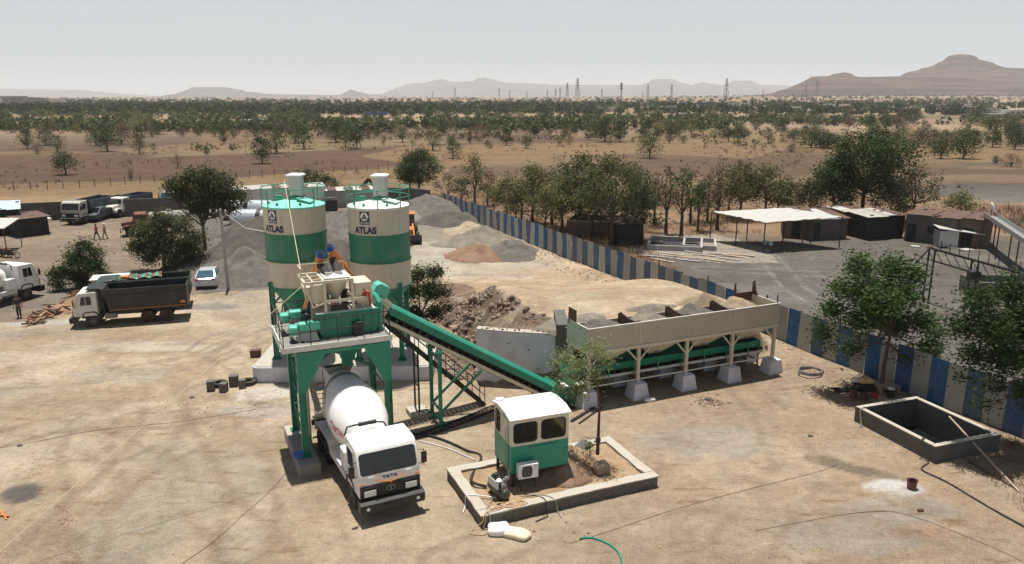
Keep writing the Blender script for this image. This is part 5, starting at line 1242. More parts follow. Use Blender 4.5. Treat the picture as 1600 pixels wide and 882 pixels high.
m = MB(); m.b2(-.5,.5,-.3,.3,0,.28); o = m.build('crate', M['dark'], bevel=.02); o.location = G(1350,609,0); tag(o, 'dark crate under the cloth bundles at the tree foot', 'crate')
m = MB()
for k in range(60): random.seed(k); m.tube([(random.uniform(-.5,.5),random.uniform(-.15,.15),.05+random.random()*.1),(random.uniform(-.8,.6),random.uniform(-.2,.2),.1+random.random()*.1)],.02,4)
o = m.build('branch_pile', M['dgreen']); o.location = G(1318,612,0); tag(o, 'pile of cut green branches left of the cloth bundles', 'branches')

# drums and boxes left of the slab
for (u, v, s, rz, lab) in [(330,612,(.42,.42,.55),20,'dark concrete cube, leftmost of the group left of the silo slab'),(350,614,(.38,.38,.5),-8,'dark concrete cube standing second in the group left of the silo slab') ,(366,605,(.46,.42,.62),10,'dark concrete cube with an orange mark, nearest the silo slab'),(379,608,(.38,.34,.48),25,'small dark concrete cube in front of the round tyre')]:
    m = MB(); m.b2(-s[0]/2,s[0]/2,-s[1]/2,s[1]/2,-.02,s[2])
    o = m.build('concrete_cube', M['concd'] if 0 else M['stone'], bevel=.03); o.location = G(u, v-2, 0); o.rotation_euler = (0,0,R(rz)); tag(o, lab, 'concrete cube', 'dark concrete cubes left of the silo slab')
def tyre(lab, loc, r=.42, rot=(0,0,0), group=None):
    m = MB(); m.lathe([(r*.55,-.10),(r*.9,-.12),(r,-.08),(r,.08),(r*.9,.12),(r*.55,.10),(r*.55,-.10)], 26, caps=False); o = m.build('tyre', M['rubber'], smooth=True); o.location = loc; o.rotation_euler = rot; return tag(o, lab, 'tyre', group)
tyre('old tyre lying flat between the dark concrete cubes', G(344,603,.12)); tyre('old tyre lying flat against the end of the silo slab', G(388,600,.12), .45)
m = MB(); m.b2(-.3,.3,-.25,.25,0,.42); m.b2(-.32,.32,-.27,-.25,.3,.45); o = m.build('iron_box', M['rust'], bevel=.03); o.location = G(400,557,0); o.rotation_euler = (0,0,R(12)); tag(o, 'rusty iron box lying on the sand left of the silo legs', 'box')
bag('sack', 'crumpled white bag on the pale stain beside the silo slab', M['cloth'], G(389,601,0), .2, .12, .06, 10, 31)
m = MB(); m.bar((-.45,0,.03),(.45,.1,.03),.05); m.bar((-.2,-.15,.06),(.3,.2,.06),.05); o = m.build('orange_rods', M['orange']); o.location = G(3,807,0); o.rotation_euler = (0,0,R(-50)); tag(o, 'two short orange rods on the sand at the left edge', 'rods')
for i, (u,v,r_) in enumerate([(31,697,.10),(300,622,.10),(1266,682,.10),(985,748,.12),(1106,625,.15)]):
    m = MB(); m.sphere((0,0,.3*r_), r_, 8, 5, (1.3,1,.7)); o = m.build('stone', M['stone']); o.location = G(u,v,0); tag(o, ['single dark stone on the open sand near the left edge','dark stone near the concrete cubes left of the slab','dark stone on open ground in front of the coil of hose','dark stone at the foot of the front plinth face','dark stone in front of the third bin pier'][i], 'stone')
# ================================================================ vehicles (front at y=0, body towards -y, x to the vehicle's right when looking from the front's back)
M['glassblue'] = glassmat('sky_tinted_glass', (.03,.085,.11), .1)
M['trim'] = paint('grey_trim', (.16,.16,.16), .6, amt=.3)
M['bluegrey'] = paint('blue_grey_paint', (.055,.075,.10), .5, amt=.35)
M['beige'] = paint('dusty_beige_paint', (.44,.42,.36), .55, amt=.5)
M['carsilver'] = paint('silver_car_paint', (.55,.58,.62), .25, metal=.3, amt=.1)
M['redtext'] = paint('red_vinyl', (.55,.04,.05), .5, amt=.2)
def wheel(t, x, y, r=.52, w=.30, name='wheel', dual=False, face=1):
    for k in ((0,) if not dual else (0, 1)):
        xx = x-face*k*.33
        m = MB(); T = Matrix.Translation((xx, y, r)) @ Matrix.Rotation(R(90), 4, 'Y')
        m.lathe([(r*.52,-w*.42),(r*.80,-w*.5),(r*.97,-w*.44),(r,-w*.30),(r,w*.30),(r*.97,w*.44),(r*.80,w*.5),(r*.52,w*.42),(r*.52,-w*.42)], 30, T, caps=False)
        wo = m.build(name, M['rubber'], t, smooth=True)
        if k == 0:
            m = MB(); s = face
            prof = [(.001,.02*s),(r*.16,.02*s),(r*.2,-.02*s),(r*.44,-.06*s),(r*.5,w*.38*s),(r*.54,w*.40*s)]
            m.lathe(prof, 24, T, caps=False)
            m.cyl((xx+s*.02,y,r),(xx+s*.14,y,r),r*.15,n=12)
            for q in range(8): a = 2*math.pi*q/8; m.cyl((xx,y+r*.3*math.cos(a),r+r*.3*math.sin(a)),(xx+s*.03,y+r*.3*math.cos(a),r+r*.3*math.sin(a)),.018,n=6)
            m.build('rim', M['rust'] if dual else M['trim'], wo)
def text_on(body, size, mat, t, x, y, z, rot=0, bold=.006, tilt=90, sx=1):
    # front faces +y : seen from +y, text runs towards -x
    Mx = Matrix.Translation((x,y,z)) @ Matrix.Rotation(R(180+rot), 4, 'Z') @ Matrix.Rotation(R(tilt), 4, 'X')
    return text_obj(body, size, mat, 'lettering', t, Mx, bold=bold, extrude=.003, sx=sx)
def cab(t, paintm, glass='glass', W=2.38, writing=True, garland=False, grille='black', depth=1.75):
    h = W/2
    prof = [(-.0,.92),(.02,1.55),(-.02,1.80),(-.30,2.62),(-.42,2.76),(-.60,2.82),(-depth,2.86),(-depth,.92),(-depth+.05,.92)]
    m = MB(); m.prism(prof[:-1], -h, h, 'yz'); c = m.build('cab', M[paintm], t, bevel=.07, smooth=True, angle=25, seg=3)
    # windscreen with rounded frame on the raked plane
    a = math.atan2(.82, -.28); d = Vector((0, math.cos(a), math.sin(a))); nrm = Vector((0, math.sin(a), -math.cos(a)))
    o0 = Vector((0,-.03,1.80))
    def mp(x, s, off): return tuple(Vector((x,0,0))+o0+d*s+nrm*off)
    inn = rrect(-h+.13, h-.13, .06, .80, .10); ou = rrect(-h+.09, h-.09, .02, .84, .13); n = len(inn)
    m = MB(); m.add([mp(x,s,.012) for x, s in ou]+[mp(x,s,-.01) for x, s in ou], [tuple(range(n)), tuple(range(2*n-1,n-1,-1))]+[(i,n+i,n+(i+1)%n,(i+1)%n) for i in range(n)]); ws = m.build('windscreen_seal', M['rubber'], c)
    m = MB(); m.add([mp(x,s,.0145) for x, s in inn], [tuple(range(n))]); m.build('windscreen', M[glass], ws)
    m = MB()
    for x in (-.55,.25): m.bar(mp(x,.05,.04), mp(x+.42,.42,.04), .018)
    m.build('wiper', M['black'], ws)
    # doors and side windows
    for s in (-1, 1):
        m = MB(); x0, x1 = sorted((s*h+s*.001, s*h+s*.018)); m.prism([(-.50,1.0),(-.42,1.75),(-.62,2.60),(-1.45,2.62),(-1.45,1.45),(-1.30,1.0)], x0, x1, 'yz'); dr = m.build('door', M[paintm], c, bevel=.01)
        m = MB(); x0, x1 = sorted((s*h+s*.019, s*h+s*.03)); m.prism([(-.55,1.84),(-.68,2.50),(-.92,2.52),(-.92,1.84)], x0, x1, 'yz'); m.prism([(-.97,1.84),(-.97,2.52),(-1.36,2.52),(-1.36,1.84)], x0, x1, 'yz'); m.build('side_window', M['glass'], dr)
        m = MB(); m.b2(min(s*h+s*.02,s*h+s*.04),max(s*h+s*.02,s*h+s*.04),-1.35,-1.2,1.62,1.66); m.build('handle', M['black'], dr)
        m = MB(); x = s*(h+.22); m.bar((s*h,-.25,2.35),(x,-.12,2.35),.03); m.bar((s*h,-.25,1.75),(x,-.12,1.8),.03); m.bar((x,-.12,1.7),(x,-.12,2.4),.03); m.b2(x-.11,x+.11,-.15,-.09,1.82,2.28); m.build('mirror', M['black'], c, bevel=.02)
        m = MB(); m.prism([(-1.75,.95),(-1.68,1.2),(-1.45,1.30),(-.95,1.30),(-.70,1.2),(-.6,.85),(-.66,.85),(-.76,1.14),(-.97,1.22),(-1.44,1.22),(-1.62,1.13),(-1.69,.95)], min(s*(h-.30),s*(h+.05)), max(s*(h-.30),s*(h+.05)), 'yz'); m.build('mudguard', M['black'], c)
    m = MB(); m.b2(-h+.02,h-.02,.021,.05,.95,1.45)
    for k in range(5): m.b2(-h+.10,h-.10,.051,.066,1.0+k*.09,1.03+k*.09)
    gr_ = m.build('grille', M[grille], c, bevel=.01)
    for s in (-1,1):
        m = MB(); m.b2(min(s*(h-.62),s*(h-.16)),max(s*(h-.62),s*(h-.16)),.067,.10,1.02,1.26); hl = m.build('headlight', M['lamp'], c, bevel=.03)
        m = MB(); m.b2(min(s*(h-.20),s*(h-.03)),max(s*(h-.20),s*(h-.03)),.015,.045,1.50,1.56); m.build('indicator', M['amber'], c, bevel=.01)
    m = MB(); m.prism([(-.12,.42),(.30,.45),(.34,.60),(.34,.82),(.22,.90),(-.12,.90)], -h-.06, h+.06, 'yz'); m.b2(-.5,.5,.341,.36,.55,.72); bp_ = m.build('bumper', M['black'], t, bevel=.03)
    for s in (-1,1): m = MB(); m.cyl((s*(h-.22),.30,.66),(s*(h-.22),.352,.66),.07,n=14); m.build('fog_lamp', M['lamp'], bp_)
    m = MB(); m.cyl((.3,.341,.66),(.3,.352,.66),.035,n=10); m.build('tow_mark', M['lamp'], bp_)
    if writing:
        text_on('TATA', .19, M['black'], c, 0, .012, 1.635, bold=.008, tilt=92, sx=1.25)
        m = MB(); m.tube([(.17*math.cos(2*math.pi*k/24), .072, 1.21+.11*math.sin(2*math.pi*k/24)) for k in range(24)], .014, 6, True)
        m.tube([(-.09,.072,1.24),(-.03,.072,1.27),(0,.072,1.12)], .013, 5); m.tube([(.09,.072,1.24),(.03,.072,1.27),(0,.072,1.12)], .013, 5); m.build('emblem', M['steel'], gr_)
    if garland:
        pts = [(-.62+1.24*k/20, .08, 1.66-.18*math.sin(math.pi*k/20)) for k in range(21)]; m = MB(); m.tube(pts, .022, 7, rs=[.015+.010*(k % 2) for k in range(21)])
        m.tube([(0,.09,1.49),(0,.09,1.40)], .03, 6); m.build('flower_garland', M['orange'], c)
        m = MB()
        for s in (-1,1): m.b2(min(s*.62,s*.85),max(s*.62,s*.85),.01,.035,1.735,1.765)
        m.build('grab_handle', M['white'], c)
    m = MB()
    for s in (-1,1): m.b2(min(s*(h-.5),s*(h-.15)),max(s*(h-.5),s*(h-.15)),-.44,-.40,2.60,2.66)
    m.build('roof_marker', M['black'], c)
    m = MB(); m.b2(-h+.1,h-.1,-depth-.12,-.55,.75,.905); m.build('cab_floor', M['black'], c)
    return c
def chassis(t, L_, rear, front=-1.28, r=.52, W=2.38):
    m = MB()
    for s in (-1,1): m.b2(min(s*.36,s*.44),max(s*.36,s*.44),-L_,-.15,.72,.98)
    k = 1.9
    while k < L_: m.b2(-.36,.36,-k-.05,-k+.05,.76,.94); k += .9
    for y in [front]+rear: m.cyl((-W/2+.25,y,r),(W/2-.25,y,r),.07,n=10)
    for y in rear: m.sphere((0,y,r),.2,12,8)
    m.build('chassis', M['black'], t)
    for s in (-1,1):
        wheel(t, s*(W/2-.16), front, r, .29, face=s)
        for y in rear: wheel(t, s*(W/2-.14), y, r, .27, dual=True, face=s)
    for s in (-1,1):
        m = MB(); x0, x1 = sorted((s*.5, s*1.08)); m.b2(x0,x1,-3.0,-2.15,.58,1.0); m.build('fuel_tank' if s > 0 else 'tool_box', M['trim'], t, bevel=.04)

def mixer_truck(label, loc, rz, garland=True, front=True):
    t = thing('mixer_truck', label, 'mixer truck', loc, rz)
    cab(t, 'white', garland=garland); chassis(t, 8.2, [-5.3,-6.6])
    # subframe and fenders
    m = MB()
    for s in (-1,1): m.b2(min(s*.34,s*.46),max(s*.34,s*.46),-8.2,-2.0,.985,1.22)
    m.prism([(-2.15,1.2),(-2.6,1.2),(-2.5,2.0),(-2.25,2.0)], -.6, .6, 'yz'); m.prism([(-7.0,1.2),(-7.9,1.2),(-7.6,2.3),(-7.2,2.3)], -.7, .7, 'yz'); sf = m.build('drum_frame', M['dwhite'], t)
    for s in (-1,1):
        m = MB(); x0, x1 = sorted((s*.62, s*1.2))
        pr = [(-4.55,.75),(-4.62,1.05),(-4.85,1.22),(-7.0,1.22),(-7.25,1.05),(-7.32,.75)]; q = [(y, z+.035) for y, z in pr]
        m.prism(q+pr[::-1], x0, x1, 'yz'); m.build('mudguard', M['dwhite'], sf)
        m = MB(); m.b2(x0,x1,-4.45,-2.05,1.02,1.10); m.b2(min(s*1.17,s*1.2),max(s*1.17,s*1.2),-4.45,-2.05,.80,1.02); m.build('side_step', M['dwhite'], sf)
    m = MB(); m.b2(.66,1.18,-2.75,-2.05,1.12,1.95); m.build('water_tank', M['white'], t, bevel=.05)
    m = MB(); m.b2(-1.18,-.66,-2.85,-2.15,1.12,1.9); m.build('oil_tank', M['white'], t, bevel=.05)
    m = MB(); m.b2(-.5,.5,-2.35,-1.85,1.1,1.75); m.build('drum_drive', M['black'], t, bevel=.04)
    # drum
    tilt = R(12.5); Md = Matrix.Translation((0,-2.30,1.98)) @ Matrix.Rotation(math.pi/2+0, 4, 'X') @ Matrix.Rotation(-0.0, 4, 'Y')
    ax = Vector((0,-math.cos(tilt),math.sin(tilt))); Md = Matrix.Translation((0,-2.30,1.90)) @ ax.to_track_quat('Z','Y').to_matrix().to_4x4()
    prof = [(.001,-.02),(.42,0),(.62,.04),(.75,.14),(1.14,1.35),(1.20,1.75),(1.21,2.35),(1.17,2.75),(.72,4.45),(.68,4.75)]
    m = MB(); m.lathe(prof, 56, Md, caps=False); dm = m.build('drum', M['drumwhite'], t, smooth=True, angle=25)
    m = MB(); m.lathe([(.80,4.1),(.86,4.1),(.86,4.26),(.76,4.26)], 48, Md, caps=False); m.build('drum_ring', M['steel'], dm, smooth=True)
    m = MB(); m.lathe([(.675,4.751),(.66,4.3),(.3,3.9),(.001,3.9)], 40, Md, caps=False); m.build('drum_mouth', M['dark'], dm)
    for s in (-1,1): m = MB(); p = Md @ Vector((s*.45,-.8,4.18)); m.cyl(p, p+ax*.12, .12, n=14); m.bar(p, (s*.45,-6.9,1.9), .12); m.build('roller', M['black'], sf)
    # red lettering patches on both flanks (faded)
    for s in (-1,1):
        m = MB(); random.seed(4)
        for k in range(9):
            an = R(200 if s < 0 else -20)+s*0; z0 = .75+k*.12; a0 = R(175 if s < 0 else 5)
            def q(z, a):
                r_ = np.interp(z, [p[1] for p in prof], [p[0] for p in prof])+.008; return tuple(Md @ Vector((r_*math.cos(a), r_*math.sin(a), z)))
            w_ = .05+.03*random.random(); hh = R(random.uniform(5,9))
            m.add([q(z0,a0-hh),q(z0+w_,a0-hh),q(z0+w_,a0+hh),q(z0,a0+hh)], [(0,1,2,3)]); m.add([q(z0,a0+hh*.5),q(z0+.1,a0+hh*.5),q(z0+.1,a0+hh),q(z0,a0+hh)], [(0,1,2,3)])
        m.build('red_lettering', M['redtext'], dm)
    m = MB(); pts = [(-.55,-1.95,1.9),(-.60,-1.95,2.62),(-.45,-2.0,2.92),(-.05,-2.05,3.0),(.35,-2.05,3.0)]; m.tube(pts+[(.75,-2.05,3.0),(1.0,-2.1,2.95),(1.1,-2.15,2.6)], .035, 8); m.cyl((-.15,-2.05,3.0),(.55,-2.05,3.0),.085,n=16); m.build('exhaust', M['black'], t, smooth=True)
    p = Md @ Vector((0,.95,1.15)); m = MB(); m.tube([p+Vector((-.13*math.cos(a),.0,.11*math.sin(a))) for a in [math.pi*k/8 for k in range(9)]], .018, 6); m.build('drum_hatch_ring', M['steel'], dm)
    # rear: charge hopper, collector, chute, platform, ladder
    top = Md @ Vector((0,0,4.9)); m = MB()
    m.add([(-.62,-7.45,3.62),(.62,-7.45,3.62),(.62,-6.85,3.72),(-.62,-6.85,3.72),(-.25,-7.35,2.95),(.25,-7.35,2.95),(.25,-7.0,3.0),(-.25,-7.0,3.0)], [(0,1,5,4),(1,2,6,5),(2,3,7,6),(3,0,4,7)])
    for a, b in (((-.62,-7.45,3.62),(.62,-7.45,3.62)),((.62,-7.45,3.62),(.62,-6.85,3.72)),((.62,-6.85,3.72),(-.62,-6.85,3.72)),((-.62,-6.85,3.72),(-.62,-7.45,3.62))): m.bar(a,b,.06)
    hp = m.build('charge_hopper', M['drumgrime'], t)
    m = MB(); m.prism([(-7.05,2.6),(-7.85,2.4),(-7.95,1.75),(-7.65,1.55),(-7.2,1.75)], -.58, -.54, 'yz'); m.prism([(-7.05,2.6),(-7.85,2.4),(-7.95,1.75),(-7.65,1.55),(-7.2,1.75)], .54, .58, 'yz'); m.add([(-.54,-7.85,2.4),(.54,-7.85,2.4),(.3,-7.9,1.6),(-.3,-7.9,1.6)], [(0,1,2,3)]); m.build('collector', M['drumgrime'], t)
    m = MB(); a0, b0 = Vector((0,-7.75,1.55)), Vector((.95,-8.5,.95)); m.M = Matrix.Identity(4)
    d_ = (b0-a0).normalized(); s_ = d_.cross(Vector((0,0,1))).normalized(); u_ = s_.cross(d_); n = 10; vs_ = []
    for p in (a0, b0):
        for k in range(n+1): an = math.pi*k/n; vs_.append(p+s_*.24*math.cos(an)-u_*.22*math.sin(an))
    m.add(vs_, [(k,k+1,n+2+k,n+1+k) for k in range(n)]); m.build('chute', M['dwhite'], t)
    m = MB(); m.b2(.62,1.16,-7.4,-6.9,2.72,2.76)
    for x in (.66,1.12): m.bar((x,-7.4,.8),(x,-7.4,3.55),.04)
    for k in range(8): m.bar((.66,-7.4,.95+k*.24),(1.12,-7.4,.95+k*.24),.03)
    m.bar((1.12,-6.9,2.74),(1.12,-6.9,3.5),.035); m.bar((1.12,-6.9,3.5),(1.12,-7.4,3.5),.035); m.bar((1.12,-6.9,3.1),(1.12,-7.4,3.1),.03); m.bar((.66,-6.95,2.74),(.4,-7.0,1.3),.04)
    m.build('rear_ladder', M['steel'], t)
    m = MB(); m.b2(-1.15,1.15,-8.25,-8.12,.6,.85)
    m.build('rear_bar', M['black'], t)
    for s in (-1,1): m = MB(); m.b2(min(s*.8,s*1.1),max(s*.8,s*1.1),-8.29,-8.251,.64,.8); m.build('tail_lamp', M['redp'], t)
    return t
M['drumwhite'] = paint('drum_white', (.80,.79,.77), .4, amt=.24, sc=.8, dirt=(.5,.46,.4))
M['drumgrime'] = paint('cement_stained_steel', (.30,.28,.24), .8, amt=.6, dirt=(.12,.11,.10), sc=3)
TA_ = P(607, 786, .45); mixer_truck('white concrete mixer truck parked under the mixing tower, facing the camera, with orange garland', (-4.58,25.75,0), 207)

def tipper(label, loc, rz, paintm='dwhite', body='truckbody', glass='glass', L_=8.3, stripe=True, hb=1.55, group=None, sc=1, rear=(-5.25,-6.6), name='dump_truck', load=None, writing=True):
    t = thing(name, label, 'dump truck', loc, rz, group, sc)
    cab(t, paintm, glass=glass, writing=writing); chassis(t, L_-.4, list(rear))
    y0, y1, z0, z1 = -2.25, -L_, 1.18, 1.18+hb; h = 1.20; b = MB()
    b.b2(-h,h,y1,y0-.25,z0,z0+.08)
    for s in (-1,1):
        x0, x1 = sorted((s*(h-.06), s*h)); b.prism([(y0-.35,z0+.081),(y1,z0+.081),(y1+.0,z1),(y0,z1)], x0, x1, 'yz')
    b.prism([(y0-.35,z0+.081),(y0-.28,z0+.081),(y0+.07,z1),(y0,z1)], -h+.061, h-.061, 'yz'); b.b2(-h+.061,h-.061,y1,y1+.07,z0+.081,z1-.1)
    bo = b.build('tipping_body', M[body], t)
    m = MB()
    for s in (-1,1):
        x0, x1 = sorted((s*(h+.001), s*(h+.05))); m.b2(x0,x1,y1,y0,z1-.09,z1+.0); m.b2(x0,x1,y1,y0-.2,z1-.52,z1-.46); m.b2(x0,x1,y1,y0-.33,z0+.0,z0+.14)
        m.b2(x0,x1,y1,y1+.08,z0+.14,z1-.09)
        if not stripe:
            for k in range(1,7): yy = y0-.3+(y1-y0)*k/7; m.b2(x0,x1,yy-.04,yy+.04,z0+.14,z1-.52)
    m.b2(-h,h,y1-.05,y1-.001,z1-.3,z1-.2); m.build('body_rail', M[body], bo)
    if stripe:
        m = MB(); m.b2(h+.051,h+.058,y1+.1,y0-.4,z0+.10,z0+.135); m.b2(-h-.058,-h-.051,y1+.1,y0-.4,z0+.10,z0+.135); m.b2(h+.0505,h+.0575,y1+.16,y1+.5,z0+.30,z0+.52); m.b2(-h-.0575,-h-.0505,y1+.16,y1+.5,z0+.30,z0+.52); m.build('reflector_tape', M['orange'], bo)
    m = MB(); m.prism([(y0,z1-.0),(y0+.35,z1+.12),(-1.0,z1+.12) if hb < 1.7 else (-1.2,z1+.15),(-1.0,z1+.06),(y0+.35,z1+.06),(y0+.05,z1-.1)], -1.1, 1.1, 'yz')
    m.build('cab_guard', M[body], bo)
    m = MB(); m.cyl((0,y0+.05,1.0),(0,y0-.15,z1-.15),.12,n=14); m.cyl((-.7,y0+.15,1.0),(-.7,y0+.15,2.2),.08,n=12); m.b2(.3,.9,y0+.0,y0+.3,1.0,1.7); m.build('hoist_ram', M['black'], t)
    if load: heap('load', None, None, M[load], (0,(y0+y1)/2,z1-.5), 2.0, 1.1, .5, 4, 90).parent = t
    return t
G0 = lambda u, v: Vector((P(u,v).x, P(u,v).y, 0))
# big white-cab tipper seen from its side, heading left
a, b = P(150,512), P(258,503); d = Vector((b.x-a.x, b.y-a.y, 0)).normalized(); ang = math.degrees(math.atan2(-d.y, -d.x))-90
sd = Vector((-d.y, d.x, 0)); q = a-d*1.28*1.0+sd*1.1
tipper('white cab dump truck with charcoal body seen from its side in the left yard', (q.x, q.y, 0), ang, 'dwhite', 'truckbody', sc=.87, hb=1.8)
for s in (0,): pass
# green truck parked behind it
q2_ = q+d*.5+sd*3.4
t = tipper('dark green dump truck parked behind the white cab one, a striped cloth on its bonnet', (q2_.x, q2_.y, 0), ang+1, 'dgreen', 'dgreen', stripe=False, L_=7.7, rear=(-4.9,-6.2), sc=.86, writing=False)
cl = MB(); vs_, fs_ = [], []; NXc, NYc = 26, 6
for j in range(NYc+1):
    for i in range(NXc+1): vs_.append((i*.12, j*.16, .06*math.sin(i*.9+j)+.05*math.sin(j*2.1)-.18*abs(j/NYc-.5)))
fi = []
for j in range(NYc):
    for i in range(NXc): a_ = j*(NXc+1)+i; cl.k = (i//2) % 2; cl.v = cl.v; fs_.append((a_,a_+1,a_+NXc+2,a_+NXc+1)); fi.append((i//2) % 2)
cl.v = vs_; cl.f = fs_; cl.mi = fi; o = cl.build('striped_cloth', [M['maroon'], M['green']]); cc = PV(180,437,53.8); o.location = cc; o.rotation_euler = (R(6),R(-2),R(20)); tag(o, 'red and green striped cloth spread along the top behind the charcoal tipper body', 'cloth')
m = MB(); m.b2(-1.3,1.3,-.9,.9,0,.09); o = thing('canopy', None, None); m.build('roof_sheet', M['white'], o, bevel=.02)
for x_ in (-1.2,1.2):
    for y_ in (-.8,.8): m = MB(); m.b2(x_-.04,x_+.04,y_-.04,y_+.04,-2.3,-.002); m.build('post', M['black'], o)
o.location = PV(172,434,56.6); o.rotation_euler = (0,0,R(18)); 
tag(o, 'white flat canopy top showing between the bushy tree and the charcoal tipper', 'canopy')
bag('orange_bundle', 'orange bundle lying on the striped cloth behind the charcoal tipper', M['orange'], PV(196,436,53.9), .3, .2, .14, 10, 51)

def front_truck(u, v, rz, lab, **k):
    p = P(u, v); return tipper(lab, (p.x, p.y, 0), rz, **k)
front_truck(112,352,176,'dusty beige cab dump truck facing the camera by the dark boundary wall', paintm='beige', body='bluegrey', stripe=False, writing=False)
front_truck(262,332,158,'white dump truck with blue windscreen at the right end of the parked row', paintm='dwhite', body='bluegrey', glass='glassblue', stripe=False, writing=False)
# bonneted old lorry
def lorry(label, loc, rz, cabm, body):
    t = thing('bonneted_lorry', label, 'lorry', loc, rz)
    m = MB(); m.prism([(0,.85),(0,1.45),(-.15,1.62),(-1.2,1.72),(-1.25,.85)], -.62, .62, 'yz'); bn_ = m.build('bonnet', M[cabm], t, bevel=.12, seg=3)
    m = MB(); m.b2(-.48,.48,.002,.03,.9,1.42)
    for k in range(8): m.b2(-.46+k*.13,-.42+k*.13,.031,.045,.92,1.4)
    m.build('grille', M['black'], bn_)
    for s in (-1,1):
        m = MB(); x0, x1 = sorted((s*.63, s*1.12)); m.prism([(-.0,.75),(-.02,1.05),(-.3,1.28),(-.85,1.28),(-1.25,1.0),(-1.25,.7),(-1.15,.7),(-1.05,.98),(-.8,1.16),(-.35,1.16),(-.14,.98),(-.1,.75)], x0, x1, 'yz'); m.build('mudguard', M[cabm], t, bevel=.03)
        m = MB(); m.cyl((s*.85,-.02,1.05),(s*.85,.06,1.05),.12,n=14); m.build('headlight', M['lamp'], t)
    m = MB(); m.prism([(-1.2,.85),(-1.22,1.75),(-1.4,2.45),(-1.55,2.52),(-2.7,2.52),(-2.7,.85)], -1.05, 1.05, 'yz'); c = m.build('cab', M[cabm], t, bevel=.07, seg=3)
    m = MB(); m.add([(-.92,-1.215,1.8),(.92,-1.215,1.8),(.88,-1.385,2.38),(-.88,-1.385,2.38)], [(0,1,2,3)])
    m.build('windscreen', M['glass'], c).location = (0,.02,0)
    for s in (-1,1): m = MB(); x0, x1 = sorted((s*1.052, s*1.06)); m.prism([(-1.45,1.75),(-1.6,2.36),(-2.4,2.36),(-2.4,1.75)], x0, x1, 'yz'); m.build('side_window', M['glass'], c)
    m = MB(); m.prism([(.10,.5),(.22,.5),(.22,.75),(.10,.75)], -1.1, 1.1, 'yz'); m.build('bumper', M['black'], t)
    chassis(t, 7.0, [-5.6], front=-.75, r=.48, W=2.2)
    return t
p = P(172,342); t = lorry('white bonneted lorry with blue sides, second large truck from the left in the back row', (p.x,p.y,0), 168, 'dwhite', 'bluegrey')
m = MB(); m.b2(-1.15,1.15,-7.2,-2.85,1.0,1.08)
for s in (-1,1): x0, x1 = sorted((s*1.09, s*1.15)); m.b2(x0,x1,-7.2,-2.85,1.081,2.6)
m.b2(-1.089,1.089,-2.91,-2.85,1.081,2.75); m.b2(-1.089,1.089,-7.2,-7.14,1.081,2.6); m.build('cargo_body', M['bluegrey'], t)
p = P(226,370)
t = lorry('old maroon tanker lorry with a brown cylindrical tank near the walking men', (P(192,369).x,P(192,369).y,0), 118, 'maroon', 'rust')
m = MB(); m.cyl((0,-2.95,1.75),(0,-7.0,1.75),.78,n=28); m.sphere((0,-2.95,1.75),.78,26,8,(1,.25,1)); m.sphere((0,-7.0,1.75),.78,26,8,(1,.25,1)); m.cyl((0,-5,2.5),(0,-5,2.7),.3,n=16); m.build('tank', M['drumgrime'], t, smooth=True)
# small dark pickup seen from behind
def pickup(label, loc, rz):
    t = thing('pickup_van', label, 'pickup', loc, rz)
    m = MB(); m.prism([(0,.5),(0,1.0),(-.9,1.15),(-1.5,1.75),(-2.6,1.75),(-2.7,.5)], -.9,.9,'yz'); c = m.build('cab', M['bluegrey'], t, bevel=.07, seg=3)
    m = MB(); m.add([(-.75,-.93,1.17),(.75,-.93,1.17),(.7,-1.46,1.7),(-.7,-1.46,1.7)],[(0,1,2,3)]); m.build('windscreen', M['glass'], c).location = (0,.03,.03)
    m = MB(); m.b2(-.95,.95,-4.9,-2.75,.6,1.5); m.b2(-.8,.8,-4.93,-4.901,.8,1.3); m.build('cargo_box', M['bluegrey'], t, bevel=.03)
    for y in (-.8,-4.0):
        for s in (-1,1): wheel(t, s*.82, y, .34, .2, face=s)
    return t
p = P(139,349); pickup('small dark blue grey pickup between the two large parked trucks', (p.x,p.y,0), 178)
